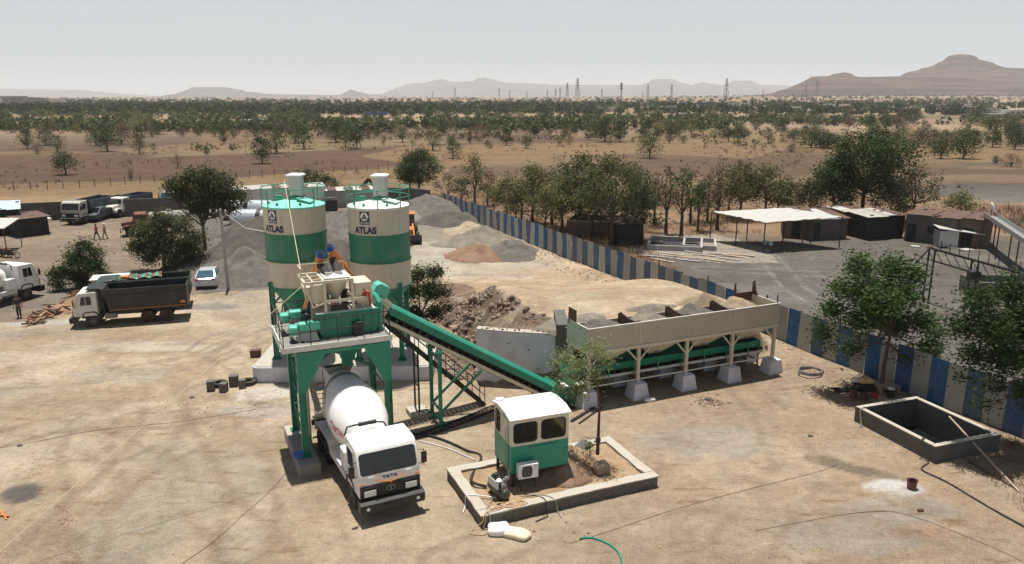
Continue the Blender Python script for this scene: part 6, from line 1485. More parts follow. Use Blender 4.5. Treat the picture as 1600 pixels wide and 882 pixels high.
# silver hatchback seen from behind
def hatch(label, loc, rz):
    t = thing('parked_car', label, 'car', loc, rz)
    def loft(secs):
        m = MB(); n = len(secs[0][1]); vs_ = []; 
        for y, pts in secs: vs_ += [(x, y, z) for x, z in pts]
        fs_ = [(k*n+i, k*n+(i+1)%n, (k+1)*n+(i+1)%n, (k+1)*n+i) for k in range(len(secs)-1) for i in range(n)]
        fs_ += [tuple(range(n-1,-1,-1)), tuple(range((len(secs)-1)*n, len(secs)*n))]; m.add(vs_, fs_); return m
    def sec(w, z0, z1, wt): return [(-w,z0),(w,z0),(w+.02,(z0+z1)/2),(wt,z1),(-wt,z1),(-w-.02,(z0+z1)/2)]
    m = loft([(0,sec(.62,.32,.62,.58)),(-.12,sec(.76,.24,.72,.70)),(-.9,sec(.84,.2,.92,.78)),(-1.1,sec(.85,.2,.95,.80)),(-3.6,sec(.85,.2,1.0,.80)),(-4.05,sec(.80,.24,.98,.74)),(-4.2,sec(.74,.34,.88,.68))])
    bo = m.build('car_body', M['carsilver'], t, smooth=True, angle=40, bevel=.03)
    m = loft([(-1.05,sec(.77,.93,.96,.74)),(-1.75,sec(.78,.95,1.40,.60)),(-2.3,sec(.78,.97,1.47,.62)),(-3.3,sec(.77,.98,1.44,.60)),(-3.98,sec(.74,.97,1.03,.70))])
    gh = m.build('cabin_glass', M['glassblue'], t, smooth=True, angle=30)
    m = loft([(-1.68,[(-.60,1.36),(.60,1.36),(.60,1.41),(-.60,1.41)]),(-2.3,[(-.64,1.44),(.64,1.44),(.61,1.485),(-.61,1.485)]),(-3.35,[(-.62,1.41),(.62,1.41),(.59,1.455),(-.59,1.455)])])
    for s in (-1,1):
        m.bar((s*.62,-1.7,1.39),(s*.79,-1.1,.96),.05); m.bar((s*.62,-3.3,1.43),(s*.74,-4.0,1.0),.08); m.bar((s*.66,-2.5,1.44),(s*.81,-2.5,.98),.06)
    m.build('roof', M['carsilver'], gh)
    for y in (-.75,-3.35):
        for s in (-1,1): wheel(t, s*.76, y, .30, .18, face=s)
    for s in (-1,1): m = MB(); m.b2(min(s*.52,s*.76),max(s*.52,s*.76),-4.22,-4.12,.78,.94); m.build('tail_lamp', M['redp'], t)
    m = MB(); m.b2(-.24,.24,-4.235,-4.205,.6,.7); m.build('number_plate', M['white'], t)
    return t
p = P(330,452); hatch('silver hatchback parked behind the green dump truck, its rear to the camera', (p.x-1.2,p.y+3.8,0), 12)
# mixer truck at the left edge
pm = P(52,473); t = mixer_truck('dusty white mixer truck at the left edge, its chute end towards the camera', (pm.x-1.6, pm.y+2.2, 0), -16, garland=False)
# cement bulkers
def bulker(label, loc, rz, n=2):
    t = thing('cement_bulker', label, 'tanker', loc, rz, 'silver cement bulkers behind the gravel heaps')
    for k in range(n):
        y0 = -k*3.3; m = MB(); m.cyl((0,y0-.2,2.0),(0,y0-3.0,2.0),1.15,n=32); m.build('tank_section', M['silver'], t, smooth=True)
        m = MB(); m.cyl((0,y0-3.0,2.0),(0,y0-3.5,2.0),1.19,n=32); m.build('tank_band', M['black'], t, smooth=True)
    m = MB(); m.cyl((0,-.2,2.0),(0,.2,2.0),1.1,.7,n=32); m.build('tank_end', M['steel'], t, smooth=True)
    m = MB(); m.b2(-.5,.5,-n*3.3,0,.6,.85); m.build('frame', M['black'], t)
    for y in (-n*3.3+1,-n*3.3+2.2):
        for s in (-1,1): wheel(t, s*1.0, y, .5, .3, face=s)
    return t
p = P(352,352); bulker('upper of two silver cement bulkers with black bands behind the gravel heaps', (p.x,p.y,.0), -100+184)
p = P(366,362); bulker('lower of two cement bulkers, pale and partly hidden by the gravel heap', (p.x,p.y,-.5), -96+184)
# backhoe loader peeking out right of the second silo
p = P(660,381); t = thing('backhoe_loader', 'yellow backhoe loader with black bucket half hidden behind the right silo', 'loader', (p.x-1.3,p.y,0), 12)
m = MB(); m.prism([(-.9,-.0+.05),(.9,.05)] and [(0,.0),(-.5,.05),(-.75,.55),(-.6,1.0),(-.52,1.0),(-.62,.55),(-.4,.14),(.0,.08)], -1.2, 1.2, 'yz'); m.M = Matrix(); m.build('bucket', M['black'], t)
m = MB()
for s in (-.5,.5): m.tube([(s,.62,.5),(s,1.3,1.25),(s,2.6,1.7)], .1, 6)
m.build('loader_arm', M['yellow'] if 'yellow' in M else M['orange'], t)
m = MB(); m.prism([(1.2,.7),(1.25,1.35),(2.8,1.5),(2.8,.7)], -.5,.5,'yz'); m.build('bonnet', M['orange'], t, bevel=.06)
m = MB(); m.prism([(2.8,.8),(2.85,2.7),(4.2,2.7),(4.3,.8)], -.75,.75,'yz'); m.build('driver_cab', M['glass'], t, bevel=.05); m = MB(); m.b2(-.85,.85,2.75,4.35,2.7,2.82); m.build('cab_roof', M['orange'], t, bevel=.03)
for y, r_ in ((1.6,.5),(3.9,.75)):
    for s in (-1,1): wheel(t, s*.95, y, r_, .4, face=s)
m = MB(); m.tube([(0,4.5,1.0),(0,5.0,3.0),(0,5.2,3.9)], .14, 6); m.tube([(0,5.2,3.9),(0,5.9,2.2)], .11, 6); m.build('dipper_arm', M['orange'], t)
m = MB(); m.b2(-1.1,1.1,-.8,.8,.0,1.6); m.b2(-.8,.9,-.7,.7,1.6,1.8); o = m.build('dark_container', M['black'], bevel=.15); p = P(515,337); o.location = (p.x,p.y,.6); o.rotation_euler = (0,0,.2); tag(o, 'dark bulky hopper container standing behind the gap between the silos', 'container')
# motorbikes under the left shade
def bike(label, loc, rz):
    t = thing('motorbike', label, 'motorbike', loc, rz, 'motorbikes under the left shade roof')
    for y in (.62,-.62): m = MB(); m.tube([(0,y+.28*math.cos(2*math.pi*k/20),.30+.28*math.sin(2*math.pi*k/20)) for k in range(20)], .045, 6, True); m.build('wheel', M['rubber'], t)
    m = MB(); m.tube([(0,.62,.3),(0,.42,.95)],.03,6); m.tube([(0,-.62,.3),(0,-.1,.35),(0,.4,.8)],.03,6); m.b2(-.12,.12,-.2,.2,.25,.55); m.tube([(-.33,.35,1.02),(0,.42,.98),(.33,.35,1.02)],.02,6); m.build('bike_frame', M['black'], t)
    m = MB(); m.sphere((0,.15,.78),.16,12,8,(.8,1.6,.8)); m.build('fuel_tank', M['maroon'], t, smooth=True); m = MB(); m.b2(-.12,.12,-.7,-.05,.72,.82); m.build('saddle', M['black'], t, bevel=.03)
for k, (u,v) in enumerate([(-2,400),(8,402),(18,403)]):
    p = P(u,v); bike(['leftmost motorbike under the left shade roof','middle motorbike under the left shade roof','rightmost motorbike just outside the left shade roof'][k], (p.x,p.y,0), 70+k*8)

# ================================================================ people
def person(label, loc, rz, stride=.28, lean=0, shirt='redp', trouser='trouser', hat=None, swing=.3):
    t = thing('person', label, 'person', loc, rz)
    def skinned(name, verts, edges, radii, mat, parent, sub=1):
        me = bpy.data.meshes.new(name); me.from_pydata(verts, edges, []); o = bpy.data.objects.new(name, me); col.objects.link(o); o.parent = parent; me.materials.append(mat)
        sm = o.modifiers.new('skin', 'SKIN'); sm.use_smooth_shade = True
        sv = me.skin_vertices[0].data
        for i, r_ in enumerate(radii): sv[i].radius = (r_, r_) if not isinstance(r_, tuple) else r_; sv[i].use_root = (i == 0)
        if sub: s_ = o.modifiers.new('sub', 'SUBSURF'); s_.levels = sub; s_.render_levels = sub
        return o
    s = stride
    Vv = [(0,0,.93),(0,0,1.12),(0,.01,1.35),(0,0,1.47),(0,.01,1.53)]; rad = [(.15,.11),(.14,.10),(.17,.11),(.065,.065),(.055,.06)]; E = [(0,1),(1,2),(2,3),(3,4)]
    def addv(p, r_, fr_): Vv.append(p); rad.append(r_); E.append((fr_, len(Vv)-1)); return len(Vv)-1
    legs = []
    for sx, st_ in ((-.09, s), (.09, -s)):
        a_ = addv((sx,0,.86), .09, 0); k_ = addv((sx, st_*.55+.04, .48), .06, a_); an = addv((sx, st_ if st_ > 0 else st_*1.1, .09), .04, k_); addv((sx, st_+.16, .035), .035, an); legs.append((sx, st_))
    hands = []
    for sx, sw in ((-.20,-swing), (.20,swing)):
        sh = addv((sx,0,1.40), .055, 2); el = addv((sx*1.25, sw*.35-.02, 1.13), .042, sh); wr = addv((sx*1.3, sw*.9+.05, .90), .028, el)
        pm_ = addv((sx*1.31, sw*1.0+.06, .84), .034, wr)
        for q, (dx, ln) in enumerate(((-.024,.07),(-.008,.08),(.008,.075),(.024,.06))): f1 = addv((sx*1.31+dx, sw*1.03+.075, .80), .009, pm_); addv((sx*1.31+dx, sw*1.0+.08, .80-ln), .008, f1)
        th = addv((sx*1.31-.03*np.sign(sx), sw*1.05+.09, .835), .010, pm_); addv((sx*1.31-.03*np.sign(sx), sw*1.07+.12, .79), .009, th)
    body = skinned('body', Vv, E, rad, M['skin'], t)
    m = MB(); m.sphere((0,.02,1.64), .105, 16, 12, (.82,.95,1.15)); m.sphere((0,.125,1.63), .018, 8, 6, (.8,1,1.5)); m.sphere((-.09,.02,1.63),.022,6,5,(.5,1,1.3)); m.sphere((.09,.02,1.63),.022,6,5,(.5,1,1.3)); m.b2(-.028,.028,.112,.118,1.575,1.583)
    m.k = 1
    for sx in (-.035,.035): m.sphere((sx,.108,1.655),.012,6,5)
    m.build('head', [M['skin'], M['hair']], t, smooth=True)
    m = MB(); m.sphere((0,-.005,1.675), .112, 16, 10, (.86,1.0,1.0)); m.build('hair' if not hat else 'cap', M[hat] if hat else M['hair'], t, smooth=True)
    # shirt and trousers
    Vs = [(0,0,.90),(0,0,1.12),(0,.01,1.36),(0,0,1.44),(-.19,0,1.40),(-.225,-swing*.2-.02,1.20),(.19,0,1.40),(.225,swing*.2-.02,1.20)]
    skinned('shirt', Vs, [(0,1),(1,2),(2,3),(2,4),(4,5),(2,6),(6,7)], [(.18,.135),(.16,.12),(.185,.125),(.07,.07),.068,.062,.068,.062], M[shirt], t)
    Vt = [(0,0,.96),(0,0,.88)]; Et = [(0,1)]; rt = [(.165,.125),(.15,.12)]
    for sx, st_ in legs: a_ = len(Vt); Vt += [(sx,0,.82),(sx,st_*.55+.04,.48),(sx,st_ if st_ > 0 else st_*1.1,.10)]; Et += [(1,a_),(a_,a_+1),(a_+1,a_+2)]; rt += [.105,.075,.062]
    skinned('trousers', Vt, Et, rt, M[trouser], t)
    m = MB()
    for sx, st_ in legs: yy = st_ if st_ > 0 else st_*1.1; m.b2(sx-.045,sx+.045,yy-.08,yy+.20,.0,.075)
    m.build('shoes', M['black'], t, bevel=.02)
    return t
p = P(152,375); person('man in a red shirt and dark trousers striding left past the maroon tanker', (p.x,p.y,0), 80, .30)
p = P(165,374); person('person in pale khaki clothes bending slightly beside the maroon tanker', (p.x,p.y,0), 95, .22, shirt='khaki', trouser='khaki', hat='cloth')
p = P(31,497); person('person in dark clothes standing by the rear of the left edge mixer truck', (p.x,p.y,0), 200, .04, shirt='trouser', swing=.05)
# ================================================================ striped sheet fence
fdir = (FB-FA).normalized(); FL = (FB-FA).length; NP = 86; pw = FL/NP
fe = thing('sheet_fence', 'long corrugated sheet fence striped blue and off white along the yard', 'fence', FA, math.degrees(math.atan2(fdir.y, fdir.x)))
rnd = random.Random(5)
for i in range(NP):
    mm = MB(); x0, x1 = i*pw+.012, (i+1)*pw+.03; ztop = 2.5+rnd.uniform(-.08,.08); lean = rnd.uniform(-.05,.05); n = 13; vs_ = []
    ph = loc2(FA, math.degrees(math.atan2(fdir.y, fdir.x)), (x0+x1)/2, 0); zb = gz(ph.x, ph.y)-.35; far_ = i < 30
    n = 7 if far_ else 29
    for k in range(n):
        x = x0+(x1-x0)*k/(n-1); y = (.022 if k % 4 in (0,1) else -.012)+(.03 if i % 2 else 0)
        sk_ = (i*37 % 11-5)*.006; vs_ += [(x, y+lean, zb),(x+sk_, y-lean, ztop+sk_*(k/(n-1)))]
    mm.add(vs_, [(2*k,2*k+2,2*k+3,2*k+1) for k in range(n-1)])
    o = mm.build('fence_sheet', M['bfence'] if i % 2 else M['wfence'], fe)
    so_ = o.modifiers.new('thick','SOLIDIFY'); so_.thickness = .006
    if i in (64,70,75): o['label'] = 'bent sheet with a gap at its edge'
for i in range(NP//3+1):
    x = i*3*pw; ph = loc2(FA, math.degrees(math.atan2(fdir.y, fdir.x)), x, 0); zb = gz(ph.x, ph.y)-.3
    mm = MB(); mm.b2(x-.035,x+.035,.08,.15,zb,2.85 if i % 2 else 2.55); mm.build('fence_post', M['rust'], fe)
mm = MB()
for z in (.7,2.1): mm.b2(0,FL,.055,.078,z,z+.05)
mm.build('fence_rail', M['rust'], fe)

# ================================================================ heaps in the stock yard
M['dgrey_agg'] = soilm('crushed_stone', (.085,.077,.067), (.125,.113,.098), .6)
hl = [
 ('grey_agg',(372,442),6.0,5.0,2.6,'grey gravel heap just left of the mint roofed silo, closest to the camera'),
 ('dgrey_agg',(325,428),5.5,5.0,2.2,'grey gravel heap behind the leaning electric pole'),
 ('dgrey_agg',(392,392),8.5,7.5,3.3,'tallest grey gravel heap behind the mint roofed silo'),
 ('grey_agg',(330,392),6.5,6,2.2,'grey gravel heap between the wide tree and the silo'),
 ('dgrey_agg',(522,420),5.5,5,2.4,'grey gravel heap seen low in the gap between the two silos'),
 ('grey_agg',(520,378),8,8,3.2,'grey gravel heap seen high in the gap between the two silos'),
 ('grey_agg',(662,343),8.5,7,3.0,'smooth grey gravel heap right behind the silo with the white roof'),
 ('dgrey_agg',(708,352),6.5,4.5,1.7,'darker grey gravel heap at the far end of the striped fence'),
 ('dust_agg',(752,385),5.5,4,1.9,'pale stone dust heap in the middle of the stock yard'),
 ('mound_soil',(703,382),1.6,1.4,1.0,'small brown soil lump left of the pale stone dust heap'),
 ('red_sand',(742,407),3.6,3.0,1.6,'reddish sand heap in the middle of the stock yard'),
 ('grey_agg',(798,404),4.6,3.4,1.7,'grey gravel heap to the right of the reddish sand heap'),
 ('dust_agg',(600,345),9,7,2.6,'wide pale gravel heap behind the silo with the white roof'),
 ('dgrey_agg',(450,360),9,7,2.6,'grey gravel heap hidden behind the mint roofed silo'),
]
for i, (mt, (u,v), rx, ry, h_, lab) in enumerate(hl):
    p = P(u, v); heap('gravel_heap', lab, 'heap', M[mt], (p.x, p.y+ry*.45, -.02), rx, ry, h_, 30+i, 0, group='material heaps in the stock yard', rough=.22, n=72, pw=1.15)
p = P(640,470); heap('soil_bank', 'brown rubble bank falling from the loading ramp towards the bushy tree', 'soil bank', M['mound_soil'], (-5.3,46.2,-.1), 2.6,3.6,1.5, 77, 20, rough=.4)

# ================================================================ rocks and rubble
def rocks(name, label, pts, sizes, mat, cat='rubble', seed=0, kind='stuff'):
    rg = np.random.default_rng(seed); n = len(pts)
    base = np.array([(1,0,0),(-1,0,0),(0,1,0),(0,-1,0),(0,0,1),(0,0,-1),(.6,.6,.55),(-.6,.6,.5),(.6,-.6,.5),(-.6,-.6,.55)], float)[:6]
    fc = np.array([(0,2,4),(2,1,4),(1,3,4),(3,0,4),(2,0,5),(1,2,5),(3,1,5),(0,3,5)])
    Vv = base[None]*(1+rg.uniform(-.35,.35,(n,6,1)))*np.array(sizes)[:,None,None]*rg.uniform(.6,1.3,(n,1,3))*np.array([1,1,.75])
    a = rg.uniform(0,6.28,n); c, s = np.cos(a)[:,None], np.sin(a)[:,None]
    x = Vv[:,:,0]*c-Vv[:,:,1]*s; y = Vv[:,:,0]*s+Vv[:,:,1]*c
    Vv = np.stack([x,y,Vv[:,:,2]],-1)+np.array(pts)[:,None,:]
    F_ = (fc[None]+np.arange(n)[:,None,None]*6).reshape(-1,3)
    o = npmesh(name, Vv.reshape(-1,3), F_, mat); return tag(o, label, cat, None, kind)
M['rockm'] = paint('broken_rock', (.17,.115,.08), .9, amt=.7, dirt=(.10,.08,.065), sc=1.5)
M['rockl'] = paint('pale_rock', (.27,.205,.15), .9, amt=.6, dirt=(.22,.17,.13), sc=1.5)
rg = np.random.default_rng(11)
def scat(n, x0, x1, y0, y1, cond=None):
    x = rg.uniform(x0,x1,n); y = rg.uniform(y0,y1,n)
    if cond is not None: k = cond(x,y); x, y = x[k], y[k]
    k = ~inpoly(x,y,[tkq(-.1,-.1),tkq(3.95,-.1),tkq(3.95,4.75),tkq(-.1,4.75)]); x, y = x[k], y[k]
    return np.stack([x,y,hz(x,y)],-1)
bankp = BANKP
slopec = lambda x,y: inpoly(x,y,bankp)&(fbm(x,y,1.1,3) > .40)&(y > 39.8)
pts = scat(9000,-9,5,39.6,55,slopec); rocks('rubble','loose broken rubble strewn over the bank beside the retaining wall',pts,rg.exponential(.05,len(pts))+.025,M['rockm'],seed=1)
pts = scat(1500,-7,3,39.8,52,slopec); rocks('rubble','pale broken concrete lumps strewn over the bank beside the retaining wall',pts,rg.exponential(.06,len(pts))+.03,M['rockl'],seed=2)
fcond = lambda x,y: (fence_x(y)-x > .2)&(fence_x(y)-x < 3.2+1.5*vn(x,y,6,4))&(fbm(x,y,2,8) > .40)
pts = scat(9000,-14,22,44,104,fcond); rocks('rubble','line of loose rubble along the foot of the striped fence',pts,rg.uniform(.03,.15,len(pts)),M['rockl'],seed=3)
near = lambda x,y: (fbm(x,y,3,12) > .5)&(np.abs(x) < y*.75+2)&(hz(x,y) < .5)
pts = scat(7000,-30,24,18,60,near); rocks('gravel','small loose stones scattered over the trampled sand',pts,rg.uniform(.008,.035,len(pts))**1,M['rockm'],'gravel',seed=4)
pts = scat(3500,-30,24,18,50,near); rocks('gravel','pale loose pebbles scattered over the trampled sand',pts,rg.uniform(.008,.03,len(pts)),M['rockl'],'gravel',seed=5)
def trail(pts_, n, sp, s0, s1, mt, lab, seed):
    P_ = [G(*q,0) for q in pts_]; k = rg.integers(0,len(P_)-1,n); f = rg.uniform(0,1,n)
    x = np.array([P_[i].x for i in k])*(1-f)+np.array([P_[i+1].x for i in k])*f+rg.normal(0,sp,n); y = np.array([P_[i].y for i in k])*(1-f)+np.array([P_[i+1].y for i in k])*f+rg.normal(0,sp,n)
    rocks('clods', lab, np.stack([x,y,hz(x,y)],-1), np.minimum(rg.exponential((s1-s0)/3.5,n)+s0*.8, s1), M[mt], 'clods', seed=seed)
M['clod'] = paint('dry_clod', (.30,.20,.13), .95, amt=.6, dirt=(.16,.11,.08), sc=2)
trail([(96,790),(104,815),(100,850),(125,878)],260,.14,.02,.07,'clod','trail of dry clods in the bottom left foreground',51)
trail([(285,625),(300,650),(322,700),(355,790)],240,.16,.015,.05,'clod','trail of dry clods left of the tower footing',52)
trail([(30,690),(60,700),(70,740),(35,720)],120,.3,.015,.05,'clod','scattered clods near the left edge',53)
trail([(300,560),(290,600),(300,620)],160,.4,.015,.05,'clod','scattered clods left of the concrete cubes',54)
trail([(830,800),(1000,760),(1040,740)],200,.25,.015,.06,'clod','clods along the front foot of the plinth',55)
trail([(1010,640),(1090,650),(1200,610),(1240,590)],320,.5,.015,.05,'clod','clods on the soil in front of the bin piers',56)
trail([(1240,700),(1330,690),(1400,690),(1440,720)],300,.6,.015,.06,'clod','clods and crumbs along the left side of the water tank',57)
trail([(1225,560),(1290,585),(1330,600)],260,.4,.02,.07,'clod','clods along the fence near the hose coil',58)
trail([(900,860),(1100,850),(1300,870)],160,.8,.01,.04,'rockm','loose stones across the bottom foreground',59)
trail([(1480,760),(1540,740),(1590,720)],200,.7,.015,.06,'rockl','pale litter right of the water tank',60)
def around(u, v, r, n, s0, s1, mt, lab, seed):
    p = G(u,v,0); x = p.x+rg.normal(0,r,n); y = p.y+rg.normal(0,r,n); return rocks('rubble', lab, np.stack([x,y,hz(x,y)],-1), rg.uniform(s0,s1,n), M[mt], seed=seed)
around(1105,628,.42,90,.03,.10,'rockm','brown broken earth lumps around the small pit before the third pier',6)
around(470,606,.9,50,.02,.07,'rockl','pale chips on the cement stain before the silo slab',7)
around(330,630,1.2,60,.02,.06,'rockm','dark crumbs around the concrete cubes',8)
around(850,800,1.0,30,.02,.07,'rockm','dark stones along the front foot of the plinth',9)
def GZB(x,y): return gz(x,y)
# boulders on the bank
for i,(u,v,r_) in enumerate([(713,515,.5),(745,468,.42),(768,482,.35),(690,527,.38),(728,498,.33),(800,470,.3),(700,480,.3),(822,486,.28)]):
    m = MB(); r_ *= .72; m.sphere((0,0,0), r_, 9, 6, (1.3,.9,.6)); o = m.build('boulder', M['rockl'] if i % 2 == 0 else M['rockm'])
    for vt in o.data.vertices: q = vt.co; vt.co = q*(1+.30*(float(vn(q.x*3+i*5+q.z*2,q.y*3-q.z*2,.8,i))-.15))
    p = surf(u, v)
    o.location = (p.x, p.y, gz(p.x,p.y)+r_*.2); o.rotation_euler = (i*.7,i*.4,i)
    tag(o, ['large pale boulder low on the rubble bank beside the bushy tree','dark boulder near the top of the rubble bank','pale boulder on the rubble bank straight above the left end of the wall','dark boulder at the foot of the rubble bank nearest the silo','pale boulder in the middle of the rubble bank','small dark boulder high on the bank above the wall','pale boulder close to the bushy tree on the bank','small dark boulder on the bank near the wall pier end'][i], 'boulder', 'boulders on the rubble bank')
# tussocks of dry grass and brush beyond the fence
def tufts(name, label, pts, h, mat, nb=10, seed=0, sp=.25, w=.02):
    rg_ = np.random.default_rng(seed); n = len(pts)*nb; base = np.repeat(np.array(pts), nb, 0)
    a = rg_.uniform(0,6.28,n); rr = rg_.uniform(0,sp,n); base = base+np.stack([rr*np.cos(a), rr*np.sin(a), np.zeros(n)-.03],-1)
    hh = np.repeat(np.broadcast_to(h, len(pts)), nb)*rg_.uniform(.5,1.1,n); tip = base+np.stack([np.cos(a)*hh*rg_.uniform(.1,.6,n), np.sin(a)*hh*rg_.uniform(.1,.6,n), hh],-1)
    s = np.stack([-np.sin(a), np.cos(a), np.zeros(n)],-1)*w
    V_ = np.stack([base-s, base+s, tip+s*.4, tip-s*.4],1).reshape(-1,3)
    return tag(npmesh(name, V_, np.arange(4*n).reshape(-1,4), mat), label, 'dry grass', None, 'stuff')
M['straw'] = leafmat('dry_straw', (.30,.20,.10), (.42,.30,.16), .15); M['brush'] = leafmat('brown_brush', (.16,.10,.065), (.24,.16,.10), .1)
bc = lambda x,y: (x > fence_x(y)+.4)&((y > 84)|(x < 15))&(fbm(x,y,6,19) > .44)
pts = scat(5200,-8,40,58,118,bc); tufts('dry_grass','dry straw coloured grass between the striped fence and the open shed',pts,rg.uniform(.2,.6,len(pts)),M['straw'],8,1,.35)
pts = scat(2600,-8,70,62,125,lambda x,y: (x > fence_x(y)+.8)&((y > 88)|(x < 14))&(fbm(x,y,5,23) > .50)); tufts('brush','reddish brown leafless brush behind the fence and the huts',pts,rg.uniform(.5,1.3,len(pts)),M['brush'],12,2,.5,.018)
pts = scat(1500,40,90,86,105,lambda x,y: fbm(x,y,4,27) > .45); tufts('brush','dry weeds behind the long row of huts',pts,rg.uniform(.4,1.2,len(pts)),M['brush'],12,3,.5,.018)
pts = scat(4200,-110,110,104,260,lambda x,y: (fbm(x,y,22,29) > .55)&(fbm(x,y,4,31) > .45)); tufts('dry_grass','low dry scrub dotting the stubble fields beyond the yard',pts,rg.uniform(.2,.9,len(pts)),M['brush'],8,4,.7,.05)
pts = scat(240,19.5,23.5,26,33,lambda x,y: x < fence_x(y)-.3); tufts('weeds','dry weeds under the right hand tree by the fence',pts,rg.uniform(.1,.3,len(pts)),M['brush'],8,5,.2,.01)

# ================================================================ sheds and huts beyond the fence
# open shed with sheet roof
SO = P(1112,372); SH_ = thing('open_shed', 'open shed with a large pale sheet roof on thin posts', 'shed', (SO.x, SO.y, 0), -12)
def shp(u, v, z): p = P(u, v, z); q = p-Vector((SO.x,SO.y,0)); c, s = math.cos(R(12)), math.sin(R(12)); return Vector((q.x*c-q.y*s, q.x*s+q.y*c, z))
cr_ = [shp(1112,331,3.2), shp(1196,348,3.1), shp(1316,339,3.3), shp(1228,325,3.6)]
m = MB(); nS = 14; vs_ = []
for j in range(nS+1):
    for i in range(nS*2+1):
        s_, t_ = i/(nS*2), j/nS; p = (cr_[0]*(1-s_)+cr_[1]*s_)*(1-t_)+(cr_[3]*(1-s_)+cr_[2]*s_)*t_
        vs_.append((p.x+.10*math.sin(i*2.1+j), p.y+.10*math.sin(j*1.7+i), p.z+.02*(i % 2)+.03*math.sin(i*1.3+j*2.2)))
W__ = nS*2+1; m.add(vs_, [(j*W__+i,j*W__+i+1,(j+1)*W__+i+1,(j+1)*W__+i) for j in range(nS) for i in range(nS*2)]); o = m.build('roof', M['roofsh'], SH_); o.modifiers.new('t','SOLIDIFY').thickness = .03
for k,(s_,t_) in enumerate([(0,0),(.5,0),(1,0),(0,.5),(0,1),(.33,.5),(.5,1),(1,1),(1,.5),(.66,.5)]):
    p = (cr_[0]*(1-s_)+cr_[1]*s_)*(1-t_)+(cr_[3]*(1-s_)+cr_[2]*s_)*t_; m = MB(); m.cyl((p.x,p.y,-.2),(p.x,p.y,p.z-.05),.06,n=8); m.build('post', M['black'], SH_)
m = MB()
for a_, b_ in ((0,1),(1,2),(2,3),(3,0)): m.bar(cr_[a_]-Vector((0,0,.12)), cr_[b_]-Vector((0,0,.12)), .06)
m.build('purlin', M['rust'], SH_)
def hut(name, label, u0, v0, u1, v1, dep, h, roofm, wallm='hutwall', doors=(), windows=(), over=.25, tilt=.25, seed=0):
    a, b = P(u0,v0), P(u1,v1); d = b-a; L_ = Vector((d.x,d.y,0)).length; an = math.degrees(math.atan2(d.y,d.x))
    t = thing(name, label, 'hut', (a.x,a.y,0), an); rn = random.Random(seed)
    m = MB(); m.b2(0,L_,0,.15,-.2,h); m.b2(0,L_,dep-.15,dep,-.2,h+tilt*.0); m.b2(0,.15,.15,dep-.15,-.2,h); m.b2(L_-.15,L_,.15,dep-.15,-.2,h); m.build('wall', M[wallm], t)
    nsh = max(2, int(L_/1.1)); 
    for k in range(nsh):
        x0, x1 = L_*k/nsh-over*(k == 0), L_*(k+1)/nsh+over*(k == nsh-1)+.03; dz = rn.uniform(-.03,.05); dy = rn.uniform(-.15,.2)
        m = MB(); m.add([(x0,-over+dy,h+dz+.02),(x1,-over+dy,h+dz+.03),(x1,dep+over,h+tilt+dz),(x0,dep+over,h+tilt+dz),(x0,-over+dy,h+dz+.05),(x1,-over+dy,h+dz+.06),(x1,dep+over,h+tilt+dz+.03),(x0,dep+over,h+tilt+dz+.03)], [(0,3,2,1),(4,5,6,7),(0,1,5,4),(1,2,6,5),(2,3,7,6),(3,0,4,7)]); m.build('roof_sheet', M[roofm] if rn.random() > .35 else M['rust'], t)
    for (f, w_) in doors: m = MB(); m.b2(L_*f,L_*f+w_,-.012,-.002,0,1.95); m.build('door', M['dark'], t)
    for (f, w_) in windows: m = MB(); m.b2(L_*f,L_*f+w_,-.012,-.002,1.1,1.9); m.build('window', M['dark'], t)
    for k in range(int(L_*1.2)):
        m = MB(); x = rn.uniform(0,L_); y = rn.uniform(0,dep); m.b2(x-.18,x+.18,y-.12,y+.12,h+tilt*y/dep+.06,h+tilt*y/dep+.17); m.build('roof_stone', M['rockl'] if rn.random() > .5 else M['stone'], t)
    return t
hut('hut','dark brick hut standing under the right half of the open shed roof',1222,372,1262,374,4.5,2.7,'rust','brick',doors=((.35,.9),),seed=1)
hut('lean_to','small lean-to with patched pale sheets right of the open shed',1264,377,1322,374,4,2.3,'roofsh','hutwall',doors=((.1,.8),),seed=2,tilt=.5)
hut('hut','low dark hut set back between the shed and the long row',1318,362,1352,360,3,2.3,'roofsh','brick',seed=3)
hut('lean_to','open fronted lean-to with a worn flat sheet roof left of the long hut row',1352,375,1410,371,3.5,2.5,'wornroof','dark',seed=4,tilt=.3)
hut('hut_row','long grimy plaster hut row with stones on its roof and dark doorways',1412,376,1490,386,4,2.9,'rust','hutwall',doors=((.05,.9),),windows=((.45,1.2),),seed=5)
hut('hut_row','dark brick end of the hut row beside the satellite dish',1490,384,1546,388,4,2.9,'rust','brick',doors=((.18,1.0),),seed=6)
